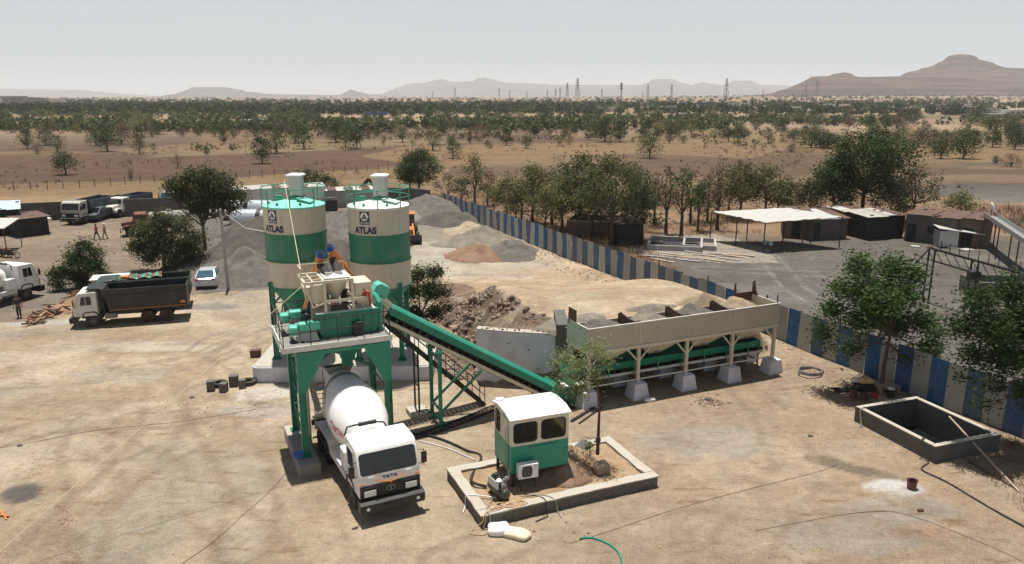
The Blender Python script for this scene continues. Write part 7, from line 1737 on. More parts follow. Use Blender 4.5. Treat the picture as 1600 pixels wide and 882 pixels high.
# small shelter in front of the row
p = P(1466,386); t = thing('shelter', 'small battered tin shelter with a crooked pale sheet in front of the hut row', 'shelter', (p.x,p.y,0), -6)
m = MB(); m.b2(0,1.9,0,.05,0,1.7); m.b2(0,.05,.05,1.6,0,1.7); m.build('wall', M['galv'], t)
m = MB(); m.add([(-.4,-.6,2.0),(4.4,-.3,1.35),(4.4,.6,1.45),(-.3,1.2,2.15),(-.4,-.6,2.06),(4.4,-.3,1.41),(4.4,.6,1.51),(-.3,1.2,2.21)], [(0,3,2,1),(4,5,6,7),(0,1,5,4),(1,2,6,5),(2,3,7,6),(3,0,4,7)]); m.build('roof_sheet', M['roofsh'], t)
for x in (2.6,4.1): m = MB(); m.cyl((x,.2,-.1),(x,.2,1.45),.05,n=7); m.build('post', M['rust'], t)
for k,(u,v,w_,lab) in enumerate([(1490,388,1.2,'pale flat stone slab lying before the dark doorway'),(1510,391,1.6,'pale flat sheet lying on the ground before the brick end'),(1430,386,.9,'pale debris sheet on the ground before the hut row')]):
    m = MB(); m.b2(-w_/2,w_/2,-.4,.4,0,.1); o = m.build('slab', M['roofsh'], bevel=.02); o.location = G(u,v,0); o.rotation_euler = (.03,.05,k*.5); tag(o, lab, 'slab')
# dish
p = P(1541,385); t = thing('satellite_dish', 'white satellite dish on the roof at the end of the hut row', 'satellite dish', (p.x,p.y,3.0), 0)
Td = Matrix.Translation((0,0,.9)) @ Matrix.Rotation(R(62),4,'Y') @ Matrix.Rotation(R(20),4,'X'); m = MB(); m.lathe([(.001,0),(.3,.03),(.6,.14),(.75,.24)], 28, Td, caps=False); o = m.build('dish', M['white'], t, smooth=True); o.modifiers.new('t','SOLIDIFY').thickness = .02
m = MB(); m.cyl((0,0,0),(0,0,.95),.04,n=8); m.bar((0,0,.9),(.5,0,1.1),.03); m.build('mast', M['black'], t)
# chute
t = thing('sheet_chute', 'long grey sheet chute sloping down on thin legs at the right edge', 'chute', (0,0,0))
a_, b_ = PV(1546,338,78), PV(1612,382,64)
m = MB(); m.bar(a_, b_, 1.1, .06); d_ = (b_-a_).normalized(); s_ = d_.cross(Vector((0,0,1))).normalized()*.55
m.bar(a_+s_+Vector((0,0,.2)), b_+s_+Vector((0,0,.2)), .04, .4); m.bar(a_-s_+Vector((0,0,.2)), b_-s_+Vector((0,0,.2)), .04, .4); m.build('trough', M['steel'], t)
for f_ in (.05,.45,.9):
    for s2 in (-1,1): q = a_.lerp(b_,f_)+s_*s2; m = MB(); m.bar((q.x,q.y,-.1),(q.x,q.y,q.z),.09); m.build('leg', M['rust'], t)
# skeletal gantry
t = thing('steel_gantry', 'rusty skeletal conveyor gantry on thin legs in the gravel yard', 'gantry', (0,0,0))
ga, gb = PV(1452,388,56.5), PV(1640,440,48.0)
m = MB()
for s2 in (-.35,.35):
    o_ = Vector((.1,s2,0)); m.bar(ga+o_, gb+o_, .09,.14); m.bar(ga+o_+Vector((0,0,-.9)), gb+o_+Vector((0,0,-.9)), .07)
for k in range(13): q = ga.lerp(gb,k/12); m.bar(q+Vector((0,-.35,0)), q+Vector((0,.35,0)), .05); m.bar(q+Vector((0,.35,0)), ga.lerp(gb,min(1,(k+1)/12))+Vector((0,.35,-.9)), .04)
for k in range(13): q = ga.lerp(gb,k/12); m.bar(q+Vector((0,-.35,0)), q+Vector((0,-.35,.8)), .04)
m.bar(ga+Vector((0,0,0)), ga+Vector((-1.2,-.5,-1.1)), .12)
m.build('truss', M['rustblack'] if 'rustblack' in M else M['black'], t)
for f_ in (.03,.42,.75):
    for s2 in (-.4,.4):
        q = ga.lerp(gb,f_)+Vector((0,s2,0)); m = MB(); m.bar((q.x,q.y,-.1),(q.x,q.y,q.z),.10); m.build('leg', M['black'], t)
    q = ga.lerp(gb,f_); m = MB(); m.bar((q.x,q.y-.4,1.4),(q.x,q.y+.4,1.4),.05); m.bar((q.x,q.y-.4,2.8),(q.x,q.y+.4,2.8),.05); m.build('leg_brace', M['black'], t)
q = ga.lerp(gb,.42); m = MB(); m.b2(q.x-.35,q.x+.35,q.y-.4,q.y+.3,q.z-1.5,q.z-.7); m.build('drive_box', M['black'], t, bevel=.08)
p = P(1527,468); m = MB(); m.b2(0,6,0,.3,-.1,1.35); m.b2(0,.3,.3,3,-.1,1.35); m.b2(.3,6,2.7,3,-.1,1.35); o = m.build('loading_wall', M['concd'], bevel=.04); o.location = (p.x,p.y,0); o.rotation_euler = (0,0,R(-4)); tag(o, 'low dark concrete enclosure wall below the rusty gantry', 'wall')
# dug concrete pit, roofless room and planks
def pit(label, u, v, W_, D_, h_, rz, mt='conc'):
    p = P(u,v); t = thing('concrete_basin', label, 'basin', (p.x,p.y,0), rz); m = MB(); m.b2(0,W_,0,.22,-.2,h_); m.b2(0,W_,D_-.22,D_,-.2,h_); m.b2(0,.22,.22,D_-.22,-.2,h_); m.b2(W_-.22,W_,.22,D_-.22,-.2,h_); m.build('wall', M[mt], t)
    m = MB(); m.b2(.2,W_-.2,.2,D_-.2,.01,.04); m.build('floor', M['dark'], t); return t
pit('square concrete basin with pale rim between the slender trees and the planks',1010,391,5.6,5.5,.55,-14)
pit('smaller open basin touching the first one on its right',1066,390,3.4,4.5,.5,-14)
t = pit('roofless brick room with pale wall tops behind the striped fence',885,368,7.8,5,1.7,-16,'brick')
m = MB(); m.b2(0,7.8,0,.22,1.702,1.76); m.b2(7.58,7.8,.22,5,1.702,1.76); m.b2(0,7.8,4.78,5,1.702,1.76); m.build('wall_top', M['cemcap'], t)
hut('tin_cabin','dark narrow tin cabin leaning between the trees behind the fence',964,385,1004,383,2.6,2.3,'rust','dark',seed=9)
rn = random.Random(2)
PLK = [(1025,402,3.4),(1048,398,3.0),(1060,402,3.2),(1088,396,2.6),(1100,400,2.2),(1035,408,2.6),(1075,408,2.4),(1130,398,3.0),(1150,402,2.6),(1140,406,2.2),(1165,400,2.0),(1110,407,3.0)]
for k,(u,v,l_) in enumerate(PLK):
    m = MB(); m.b2(-l_/2,l_/2,-.14,.14,0,.07); o = m.build('plank', M['plank'] if k % 3 else M['conc']); o.location = G(u,v,.03); o.rotation_euler = (0,rn.uniform(-.06,.06),R(rn.uniform(-50,-5))); tag(o, 'weathered plank lying loose on the ground between the basins and the open shed', 'plank', 'loose planks between the basins and the shed')
pts = scat(500,13,30,70,82); rocks('debris','chips and debris around the planks by the open shed',pts,rg.uniform(.04,.14,len(pts)),M['rockl'],seed=15)
# raised ground of huts: small details
for k,(u,v,lab) in enumerate([(1195,382,'left of two small pale buckets in the shade of the open shed'),(1204,384,'right of two small pale buckets in the shade of the open shed')]):
    m = MB(); m.lathe([(.001,0),(.2,0),(.25,.45),(.23,.45),(.18,.05),(.001,.05)],14,caps=False); o = m.build('bucket', M['white']); o.location = G(u,v,0); tag(o, lab, 'bucket')

# ================================================================ left and back of the yard
def wallseg(name, label, pts, h, mat, th=.25, cat='wall'):
    m = MB()
    for a_, b_ in zip(pts[:-1], pts[1:]): m.bar(a_+Vector((0,0,h/2-.1)), b_+Vector((0,0,h/2-.1)), th, h+.2)
    return tag(m.build(name, mat), label, cat)
wallseg('compound_wall','long dark boundary wall behind the parked trucks on the left',[G0(-120,345),G0(40,346),G0(180,340),G0(330,333),G0(400,326)],2.3,M['concd'])
wallseg('compound_wall','dark boundary wall running from the silos to the far end of the striped fence',[G0(585,322),G0(640,322),G0(672,326)],2.6,M['concd'])
t = hut('store_building','pale plastered store building with a dark opening behind the silver bulkers',372,338,508,330,2.6,3.4,'conc','bldw',windows=((.3,2.0),(.62,1.5)),seed=12)
hut('store_building','low building with bright roof sheets seen between the silo tops',500,326,592,322,2.2,2.4,'roofsh','conc',seed=13)
t = thing('excavator', 'small digger arm standing behind the roof of the right silo', 'excavator', (G0(552,318).x,G0(552,318).y,0), 0)
m = MB(); m.bar((0,0,1),(2.5,0,3.6),.5,.5); m.bar((2.5,0,3.6),(3.8,0,1.0),.3,.3); m.build('arm', M['black'], t); m = MB(); m.b2(-1.5,.8,-1,1,.6,2.4); m.build('driver_cab', M['bluegrey'], t, bevel=.1); m = MB(); m.b2(-1.8,1.2,-1.3,-.8,0,.7); m.b2(-1.8,1.2,.8,1.3,0,.7); m.build('tracks', M['black'], t, bevel=.15)
# shacks at left edge
hut('shack','dark shack with blue and white roof sheets at the left edge',-40,372,34,366,5,2.9,'roofblue' if 'roofblue' in M else 'roofsh','dark',seed=21,tilt=.4)
hut('shack','low dark shack with pale sacks on its roof beside the blue roofed one',30,372,78,366,3.5,2.0,'rust','dark',seed=22)
for k in range(4): bag('sack', 'pale sack weighing down the roof of the low dark shack at the left', M['cloth'], PV(42+k*8,347-k*.6,P(50,369).y+2.0), .8,.8,.22,k*20,60+k)['group'] = 'pale sacks on the low shack roof'
t = thing('shade_roof', 'small white shade roof on thin posts over the motorbikes at the left edge', 'shade roof', (G0(2,393).x,G0(2,393).y,0), 5)
m = MB(); m.add([(-3,-1.5,2.6),(1.3,-1.2,2.5),(1.0,2.4,3.0),(-3,2.2,3.1),(-3,-1.5,2.66),(1.3,-1.2,2.56),(1.0,2.4,3.06),(-3,2.2,3.16)], [(0,3,2,1),(4,5,6,7),(0,1,5,4),(1,2,6,5),(2,3,7,6),(3,0,4,7)]); m.build('roof_sheet', M['roofsh'], t)
for x,y in ((1.1,-1.0),(.9,2.2),(-2.5,-1.2),(-2.5,2)): m = MB(); m.cyl((x,y,-.1),(x,y,2.6),.05,n=7); m.build('post', M['black'], t)
# wood pile
rn = random.Random(9); pw_ = G0(95,488); 
for k in range(70):
    a_ = rn.uniform(-1,1)**3; f = rn.random(); u = 50+f*75; v = 503-f*30+rn.uniform(-6,6); p = P(u,v); l_ = rn.uniform(.6,1.5); zz = max(.05, .1+f*.9*rn.random())
    m = MB(); m.bar((-l_/2,0,0),(l_/2,rn.uniform(-.1,.1),0),rn.uniform(.08,.16),rn.uniform(.06,.12)); o = m.build('firewood', M['wood'] if k % 3 else M['bark']); o.location = (p.x,p.y,zz); o.rotation_euler = (rn.uniform(-.3,.3),rn.uniform(-.35,.35),rn.uniform(-.6,1.6)); tag(o, 'split log in the firewood pile beside the white cab dump truck', 'firewood', 'split logs of the firewood pile')
heap('bark_heap','low heap of dark bark under the firewood pile','heap',M['mound_soil'],(pw_.x+.4,pw_.y+.8,-.05),2.2,1.5,.9,88,20)
# leaning pole
t = thing('electric_pole', 'leaning grey electric pole with wires beside the gravel heaps', 'electric pole', (G0(357,452).x,G0(357,452).y,0), 0)
top_ = PV(344,327,59.5)-Vector((G0(357,452).x,G0(357,452).y,0)); m = MB(); m.cyl((0,0,-.3),top_,.14,.09,n=12); m.build('shaft', M['conc'], t, smooth=True)
m = MB(); m.bar(top_+Vector((-.9,0,-.3)), top_+Vector((.5,0,-.25)), .09); m.build('cross_arm', M['rust'], t)
for x in (-.8,-.3,.4): m = MB(); m.cyl(top_+Vector((x,0,-.25)), top_+Vector((x,0,-.05)), .06,n=8); m.build('insulator', M['white'], t)
m = MB(); w0 = top_+Vector((.3,0,-.3)); m.tube([w0, w0+Vector((1.2,1,-1.4)), w0+Vector((3.2,2,-2.0)), w0+Vector((6,3,-1.9))], .03, 5); m.build('slack_wire', M['cloth'], t)
# wire fence of the far field
t = thing('wire_fence', 'wire fence on dark posts crossing the brown field beyond the yard', 'fence', (0,0,0)); a_, b_ = P(-60,303), P(640,265)
for k in range(34):
    q = a_.lerp(b_,k/33); z = gz(q.x,q.y); m = MB(); m.bar((q.x,q.y,z-.2),(q.x+.1*math.sin(k*3),q.y,z+1.4+.2*math.sin(k*7)),.09); m.build('post', M['bark'], t)
m = MB()
for zz in (.6,1.1): m.bar(a_+Vector((0,0,zz)), b_+Vector((0,0,zz)), .02)
m.build('wire', M['rust'], t)
# ================================================================ trees
def leaves_np(rg, blobs, n, size, flat=.5, droop=0, asp=.5):
    """blobs: (x,y,z,r,rz). returns verts, faces"""
    B = np.array(blobs, float); w = B[:,3]**2*B[:,4]; B[:,3:] *= .80; k = rg.choice(len(B), n, p=w/w.sum())
    d = rg.normal(size=(n,3)); d /= np.linalg.norm(d,axis=1)[:,None]
    rr = rg.uniform(0,1,n)**.42
    # twig clustering
    c = B[k,:3]+d*rr[:,None]*np.stack([B[k,3],B[k,3],B[k,4]],-1)
    m = max(1, n//9); src = c[rg.integers(0,n,m)]; pick = rg.integers(0,m,n); cl = rg.uniform(0,1,n) < .75
    c = np.where(cl[:,None], src[pick]+rg.normal(size=(n,3))*size*1.5, c)
    a = rg.normal(size=(n,3)); a[:,2] = a[:,2]*flat-droop; a /= np.linalg.norm(a,axis=1)[:,None]
    b = np.cross(a, rg.normal(size=(n,3))); b /= np.linalg.norm(b,axis=1)[:,None]
    s = size*rg.uniform(.6,1.3,n)[:,None]; a *= s; b *= s*asp
    V_ = np.stack([c-a*.5, c+b*.5, c+a*.5, c-b*.5], 1).reshape(-1,3)
    return V_, np.arange(4*n).reshape(-1,4)
def branches(rg, h, blobs, tr, fork=.4, lean=(0,0), nst=2, full=True):
    m = MB(); f = h*fork
    base = Vector((0,0,-.3)); tops = []
    pts = [base, Vector((lean[0]*.3,lean[1]*.3,f*.5)), Vector((lean[0],lean[1],f))]
    m.tube(pts, tr, 8, rs=[tr*1.35,tr,tr*.85])
    for i, b in enumerate(blobs):
        e = Vector(b[:3]); s = pts[-1] if i % 2 == 0 else Vector(pts[-1]).lerp(Vector(pts[1]), rg.uniform(0,.5)) if i % 3 else Vector(pts[-1])
        mid = Vector(s).lerp(e,.5)+Vector((rg.uniform(-.12,.12)*h*.4,rg.uniform(-.12,.12)*h*.4,-.04*h*rg.uniform(0,1)))
        m.tube([s, mid, e], tr, 5, rs=[tr*.5,tr*.3,tr*.1])
        if full:
            for _ in range(3):
                q = e+Vector(rg.normal(size=3))*b[3]*.55; st = mid.lerp(e, rg.uniform(.2,.9)); m.tube([st, st.lerp(q,.5)+Vector(rg.normal(size=3))*b[3]*.12, q], tr, 4, rs=[tr*.18,tr*.12,tr*.04])
    return m
def mkblobs(rg, h, r, n, low=.35, br=.42, flatz=.75):
    out = []
    for i in range(n):
        a = i*2.4+rg.uniform(-.4,.4); t = (i+.5)/n; z = low+(1-low)*(t**.9)*.86; env = math.sin(math.pi*min(1,max(.12,(z-low*.6)/(1.02-low*.6))))**.55
        rr = r*(1-br*.7)*env*rg.uniform(.55,1.0)*(1 if i < n-2 else .3)
        out.append((rr*math.cos(a), rr*math.sin(a), h*z, r*br*rg.uniform(.75,1.2), r*br*flatz*rg.uniform(.75,1.15)))
    return out
def tree(label, loc, h, r, leaf, n=3000, size=.3, seed=1, nb=10, tr=None, low=.38, br=.42, name='tree', cat='tree', group=None, lean=(0,0), fork=.4, blobs=None, asp=.5, droop=0, flat=.5, bark='bark', rz=0, flatz=.75):
    rg_ = np.random.default_rng(seed); t = thing(name, label, cat, loc, rz, group); tr = tr or h*.022
    bl = blobs or mkblobs(rg_, h, r, nb, low, br, flatz)
    branches(rg_, h, bl, tr, fork, lean).build('trunk', M[bark], t, smooth=True)
    V_, F_ = leaves_np(rg_, bl, n, size, flat, droop, asp); npmesh('crown', V_, F_, L[leaf], t)
    return t
def at(u, v): p = P(u, v); return (p.x, p.y, gz(p.x,p.y)-.05)
def up(u, v, y, base): q = PV(u, v, y); return (q.x-base[0], q.y-base[1], q.z-base[2])
def shaped(label, base, y, blobs_px, leaf, n, size, seed, **k):
    """crown built from surveyed clumps (u, v, radius, dy)"""
    bl = []
    for (u, v, r_, dy) in blobs_px: q = up(u, v, y+dy, base); bl.append((*q, r_*.92, r_*.68))
    return tree(label, base, max(b[2] for b in bl)+1, 3, leaf, n, size, seed, blobs=bl, **k)
b1 = (19.9,38.2,0)
shaped('bushy green tree rising left of the open water tank against the striped fence', b1, 38.2,
 [(1345,415,1.0,0),(1392,418,1.05,.5),(1425,430,.9,0),(1318,452,.95,-.4),(1360,455,1.25,.8),(1405,462,1.25,-.5),(1300,485,.9,0),(1345,500,1.1,-.8),(1395,505,1.2,.6),(1440,500,1.0,0),(1455,545,.9,-.6),(1285,520,.75,.3),(1330,545,.8,.5),(1425,560,.85,0),(1375,470,1.2,-1.6),(1370,480,1.3,1.8),(1300,545,.5,0),(1465,520,.7,.5)],
 'neem', 20000, .22, 4, tr=.10, fork=.42, asp=.38, flat=.35, lean=(.1,-.1))
b2 = (23.3,31.0,0)
shaped('bushy green tree at the right edge behind the water tank', b2, 31.0,
 [(1530,470,.9,0),(1580,455,1.0,.3),(1500,510,.8,0),(1550,510,1.2,-.5),(1600,500,1.2,.5),(1650,480,1.2,0),(1520,555,.8,0),(1570,560,1.1,-.5),(1625,560,1.2,.3),(1500,590,.45,0),(1555,600,.7,0),(1610,610,.9,-.4),(1680,560,1.1,0),(1580,520,1.1,1.4),(1540,630,.5,.3)],
 'neem', 19000, .20, 5, tr=.11, fork=.45, asp=.38, flat=.35)
b3 = (-6.2,49.0,0)
shaped('dense dark bushy tree right behind the silo with the white roof', b3, 49.0,
 [(652,430,.8,0),(680,425,.75,.3),(640,455,.9,.5),(672,455,1.0,-.4),(695,458,.6,0),(645,490,.9,0),(680,490,.85,.4),(660,510,.8,-.3),(640,515,.7,0),(700,482,.5,0),(625,480,.7,.5),(618,520,.6,.2)],
 'dark', 13000, .17, 6, tr=.12, fork=.2, asp=.45)
b4 = at(322,404)
shaped('wide crowned tree left of the silos, its top above the gravel heaps', b4, b4[1],
 [(275,290,1.4,0),(300,278,1.5,.5),(325,275,1.5,0),(350,285,1.4,-.5),(372,305,1.2,0),(290,305,1.5,.6),(320,300,1.8,0),(350,308,1.5,.6),(305,325,1.3,-.5),(335,325,1.5,0),(362,325,1.0,0),(265,298,.8,0),(380,315,.6,.4)],
 'dusty', 14000, .25, 7, tr=.18, fork=.42, asp=.5)
b5 = at(258,424)
shaped('round green tree standing behind the charcoal dump truck', b5, b5[1],
 [(225,360,1.2,0),(255,345,1.2,.4),(285,352,1.1,0),(305,370,1.1,-.3),(215,385,1.2,.3),(250,375,1.7,0),(290,385,1.4,.5),(312,392,.6,0),(235,400,1.2,0),(270,402,1.2,-.4),(300,400,.8,.3),(245,335,.6,0)],
 'dusty', 15000, .24, 8, tr=.17, fork=.3, asp=.45)
b6 = at(128,455)
shaped('low bushy tree behind the firewood pile', b6, b6[1],
 [(130,385,.85,0),(150,395,.75,.3),(120,405,1.0,0),(145,415,1.0,-.3),(100,425,.95,.4),(85,430,.7,0),(125,432,1.1,.3),(160,432,.8,0),(172,438,.5,0),(90,445,.7,-.2),(130,450,.9,0),(108,400,.6,.4)],
 'neem', 12000, .20, 9, tr=.11, fork=.2, asp=.42)
# sapling on the plinth
sb_ = tuple(P(934,700,1.1))
tz = thing('sapling', 'slender young tree with feathery leaves growing from the soil mound on the plinth', 'tree', sb_, 0)
sbl = [(*up(a_,b_,sb_[1]+c_,sb_), r_, r_*.8) for a_,b_,c_,r_ in ((890,588,.3,.5),(880,560,.5,.45),(905,570,0,.45),(935,545,-.1,.42),(945,565,.3,.35),(905,610,.2,.42),(930,585,0,.35),(915,545,.2,.3),(880,610,.4,.35))]
rg_ = np.random.default_rng(21); m = MB(); tp = Vector(up(932,585,sb_[1],sb_)); m.tube([(0,0,-.3),(.02,0,tp.z*.5),tp], .05, 8, rs=[.08,.05,.035])
for b_ in sbl:
    e = Vector(b_[:3]); m.tube([tp-Vector((0,0,.3)), tp.lerp(e,.5)+Vector((0,0,.12)), e], .02, 5, rs=[.025,.018,.008])
m.build('trunk', M['rustbark'] if 'rustbark' in M else M['rust'], tz, smooth=True)
V_, F_ = leaves_np(rg_, sbl, 3000, .17, .5, .5, .25); npmesh('crown', V_, F_, L['palm'], tz)
m = MB(); m.sphere((0,0,.35),.12,10,6,(1,1,1.6)); m.build('grafted_knot', M['bark'], tz)
# cut stalks and weeds near the plinth
for k,(x,y) in enumerate([(4.15,3.3),(5.9,2.5)]):
    q = pl(x,y,.5); rg_ = np.random.default_rng(40+k); bl = [(0,0,.45,.3,.35),(.15,.1,.7,.2,.2)]
    t = thing('weed', ['small weed growing between the cabin and the soil mound','small weed growing right of the sapling trunk'][k], 'weed', q); branches(rg_,.8,bl,.015,.3).build('stem', M['bark'], t); V_,F_ = leaves_np(rg_, bl, 220, .11, .5, 0, .35); npmesh('foliage', V_, F_, L['neem'], t)

# row beyond the fence
ROW = [
 ((655,306),7.4,4.2,'dark',5200,.34,14,'dense dark tree at the far end of the striped fence'),
 ((641,304),5.8,3.0,'dark',2600,.34,9,'dark tree half behind the dense one at the far end of the fence'),
 ((742,328),7.8,2.4,'olive',900,.34,7,'slender sparse tree, first to rise above the fence right of the dense dark one'),
 ((722,322),4.2,1.8,'dusty',500,.32,6,'thin low tree close to the far end of the fence'),
 ((792,342),5.4,2.5,'olive',1900,.30,9,'olive bush tree just right of the slender sparse tree'),
 ((772,336),4.0,1.6,'dusty',500,.30,6,'thin shrub between the slender tree and the olive bush'),
 ((832,350),7.6,3.3,'olive',2100,.32,10,'airy olive tree with reddish branches in the middle of the row'),
 ((815,346),5.6,2.0,'dusty',800,.30,7,'thin dusty tree left of the airy olive one'),
 ((878,360),6.8,3.6,'olive',3000,.32,11,'spreading yellow olive tree left of the roofless brick room'),
 ((905,362),9.2,3.8,'dark',3200,.34,12,'tall dark tree rising behind the roofless brick room'),
 ((955,384),9.6,4.4,'dusty',4600,.33,13,'largest dark spreading tree over the roofless room, with a visible trunk'),
 ((925,372),6.6,3.2,'olive',2200,.32,9,'olive tree in front of the tall dark ones'),
 ((1003,378),6.4,2.7,'neem',3000,.27,9,'rounded fresh green tree above the dark tin cabin'),
 ((1040,366),8.2,2.0,'dry',500,.28,7,'first thin bare tree right of the rounded green one'),
 ((1064,372),8.4,2.1,'neem',420,.38,7,'thin tall tree with a few bright leaf clumps near the basins'),
 ((1090,362),6.0,1.8,'neem',500,.34,6,'small thin tree with bright clumps left of the open shed'),
 ((1120,360),8.6,2.8,'dry',450,.28,9,'bare branching tree at the left corner of the open shed'),
 ((1156,342),7.6,3.8,'olive',3000,.32,11,'dry brown crowned tree behind the open shed'),
 ((1195,340),7.0,3.6,'olive',2200,.32,10,'olive brown tree behind the ridge of the open shed'),
 ((1214,342),5.0,2.4,'dusty',1500,.32,8,'dusty green shrub tree behind the open shed'),
 ((1345,346),11.4,6.6,'dark',9500,.40,20,'huge dark round tree towering over the huts'),
 ((1300,348),8.2,4.2,'dark',4000,.40,11,'dark tree merging into the left side of the huge round one'),
 ((1425,348),7.2,3.3,'dusty',1300,.34,10,'pale leaved sparse tree right of the huge round one'),
 ((1500,338),3.0,2.6,'olive',1200,.34,7,'low olive bush behind the hut row roof'),
 ((1390,352),5.5,3.0,'dusty',1500,.36,8,'dusty tree under the right side of the huge round one'),
 ((806,352),4.2,2.4,'olive',900,.32,7,'low olive thicket tree leaning over the fence line in the middle of the row'),
 ((852,366),5.6,2.8,'olive',1500,.32,8,'olive thicket tree below the airy one with reddish branches'),
 ((862,352),7.2,3.2,'dusty',1400,.32,9,'dusty thicket tree behind the spreading yellow olive one'),
 ((980,360),7.8,3.4,'olive',1600,.34,9,'tall olive thicket tree between the largest dark tree and the bare ones'),
 ((700,318),4.4,2.2,'dry',600,.30,6,'brown thicket shrub near the far end of the fence'),
 ((762,322),5.4,2.6,'dry',700,.30,7,'brown twiggy tree behind the slender sparse tree'),
 ((1022,352),6.6,2.6,'dry',800,.30,8,'brown twiggy tree behind the rounded green one'),
 ((1078,350),7.0,2.6,'dry',700,.30,8,'brown twiggy tree behind the thin tall one with bright clumps'),
 ((1105,346),6.4,2.6,'dry',800,.30,8,'brown twiggy tree left of the bare tree at the shed corner'),
 ((1138,338),6.4,3.0,'olive',1300,.32,8,'olive thicket tree between the bare tree and the dry brown crowned one'),
 ((1236,338),4.8,2.8,'dry',1200,.32,8,'brown thicket shrub left of the huge round tree'),
 ((1262,344),5.4,2.8,'dusty',1500,.32,8,'dusty thicket tree touching the left side of the huge round one'),
 ((482,300),3.6,2.6,'dark',1500,.34,8,'dark bush behind the filter box of the mint roofed silo'),
 ((512,302),2.8,2.0,'dark',900,.34,6,'small dark bush right of the mint roofed silo top'),
]
for i, ((u,v),h_,r_,lf,n_,sz,nb,lab) in enumerate(ROW):
    tree(lab, at(u,v), h_, r_, lf, int(n_*1.45), sz*.86, 100+i, nb=nb, low=.36 if r_ > 2.2 else .42, br=.40 if r_ > 2.2 else .36, fork=.33)
# dry bushes behind the fence (many, individually small)
def lowvar(seed, leaf, h, r, n, size, nb, low=.25, tr=.16):
    rg_ = np.random.default_rng(seed); bl = mkblobs(rg_, h, r, nb, low, .5, .8)
    tk_ = branches(rg_, h, bl, tr, .25, full=False).build('trunk', M['bark']); V_, F_ = leaves_np(rg_, bl, n, size)
    cr_ = npmesh('crown', V_, F_, L[leaf]); a_, b_ = tk_.data, cr_.data; bpy.data.objects.remove(tk_); bpy.data.objects.remove(cr_)
    a_['zmax'] = float(V_[:,2].max()); return (a_, b_)
VAR = dict(
 d=[lowvar(201,'dark',6,3.6,1500,.42,9), lowvar(202,'dark',5.2,3.2,1400,.42,8), lowvar(207,'dark',6.5,2.8,1400,.42,8)],
 g=[lowvar(203,'dusty',6,3.2,1000,.40,8), lowvar(208,'dusty',5,3.4,1000,.40,8), lowvar(209,'neem',5.5,3.2,1000,.40,8)],
 o=[lowvar(204,'olive',5,3,800,.38,7), lowvar(205,'olive',6,3.0,800,.38,7)],
 b=[lowvar(206,'dry',4,2.6,900,.30,7), lowvar(210,'dry',3.4,3.0,900,.30,7)])
GRP = dict(d=('dark green tree standing out in the dry fields beyond the yard','dark green trees in the far fields'), g=('dusty green tree standing in the dry fields beyond the yard','dusty green trees in the far fields'), o=('small olive green tree growing in the dry fields beyond the yard','olive trees in the far fields'), b=('brown leafless looking bush tree in the dry fields beyond the yard','brown bush trees in the far fields'))
cnt = 0
def ftree(u, v, hpx, k, wf=1.0, seed=None):
    global cnt
    p = P(u, v); rn_ = random.Random(cnt*7+3); me = VAR[k][rn_.randrange(len(VAR[k]))]
    dist = math.hypot(p.x, p.y); h_ = 1.12*hpx*(p.y*CP+CAMH*SP)/FPX
    o = bpy.data.objects.new({'b':'bush_tree'}.get(k,'field_tree'), None); o.empty_display_size = .3; col.objects.link(o)
    for nm, dt in zip(('trunk','crown'), me): c_ = bpy.data.objects.new(nm, dt); col.objects.link(c_); c_.parent = o
    s = h_/me[0]['zmax']; o.location = (p.x, p.y, gz(p.x,p.y)-.1); o.scale = (s*wf, s*wf, s); o.rotation_euler = (0,0,rn_.uniform(0,6.28)); cnt += 1
    tag(o, GRP[k][0], 'tree', GRP[k][1]); return o
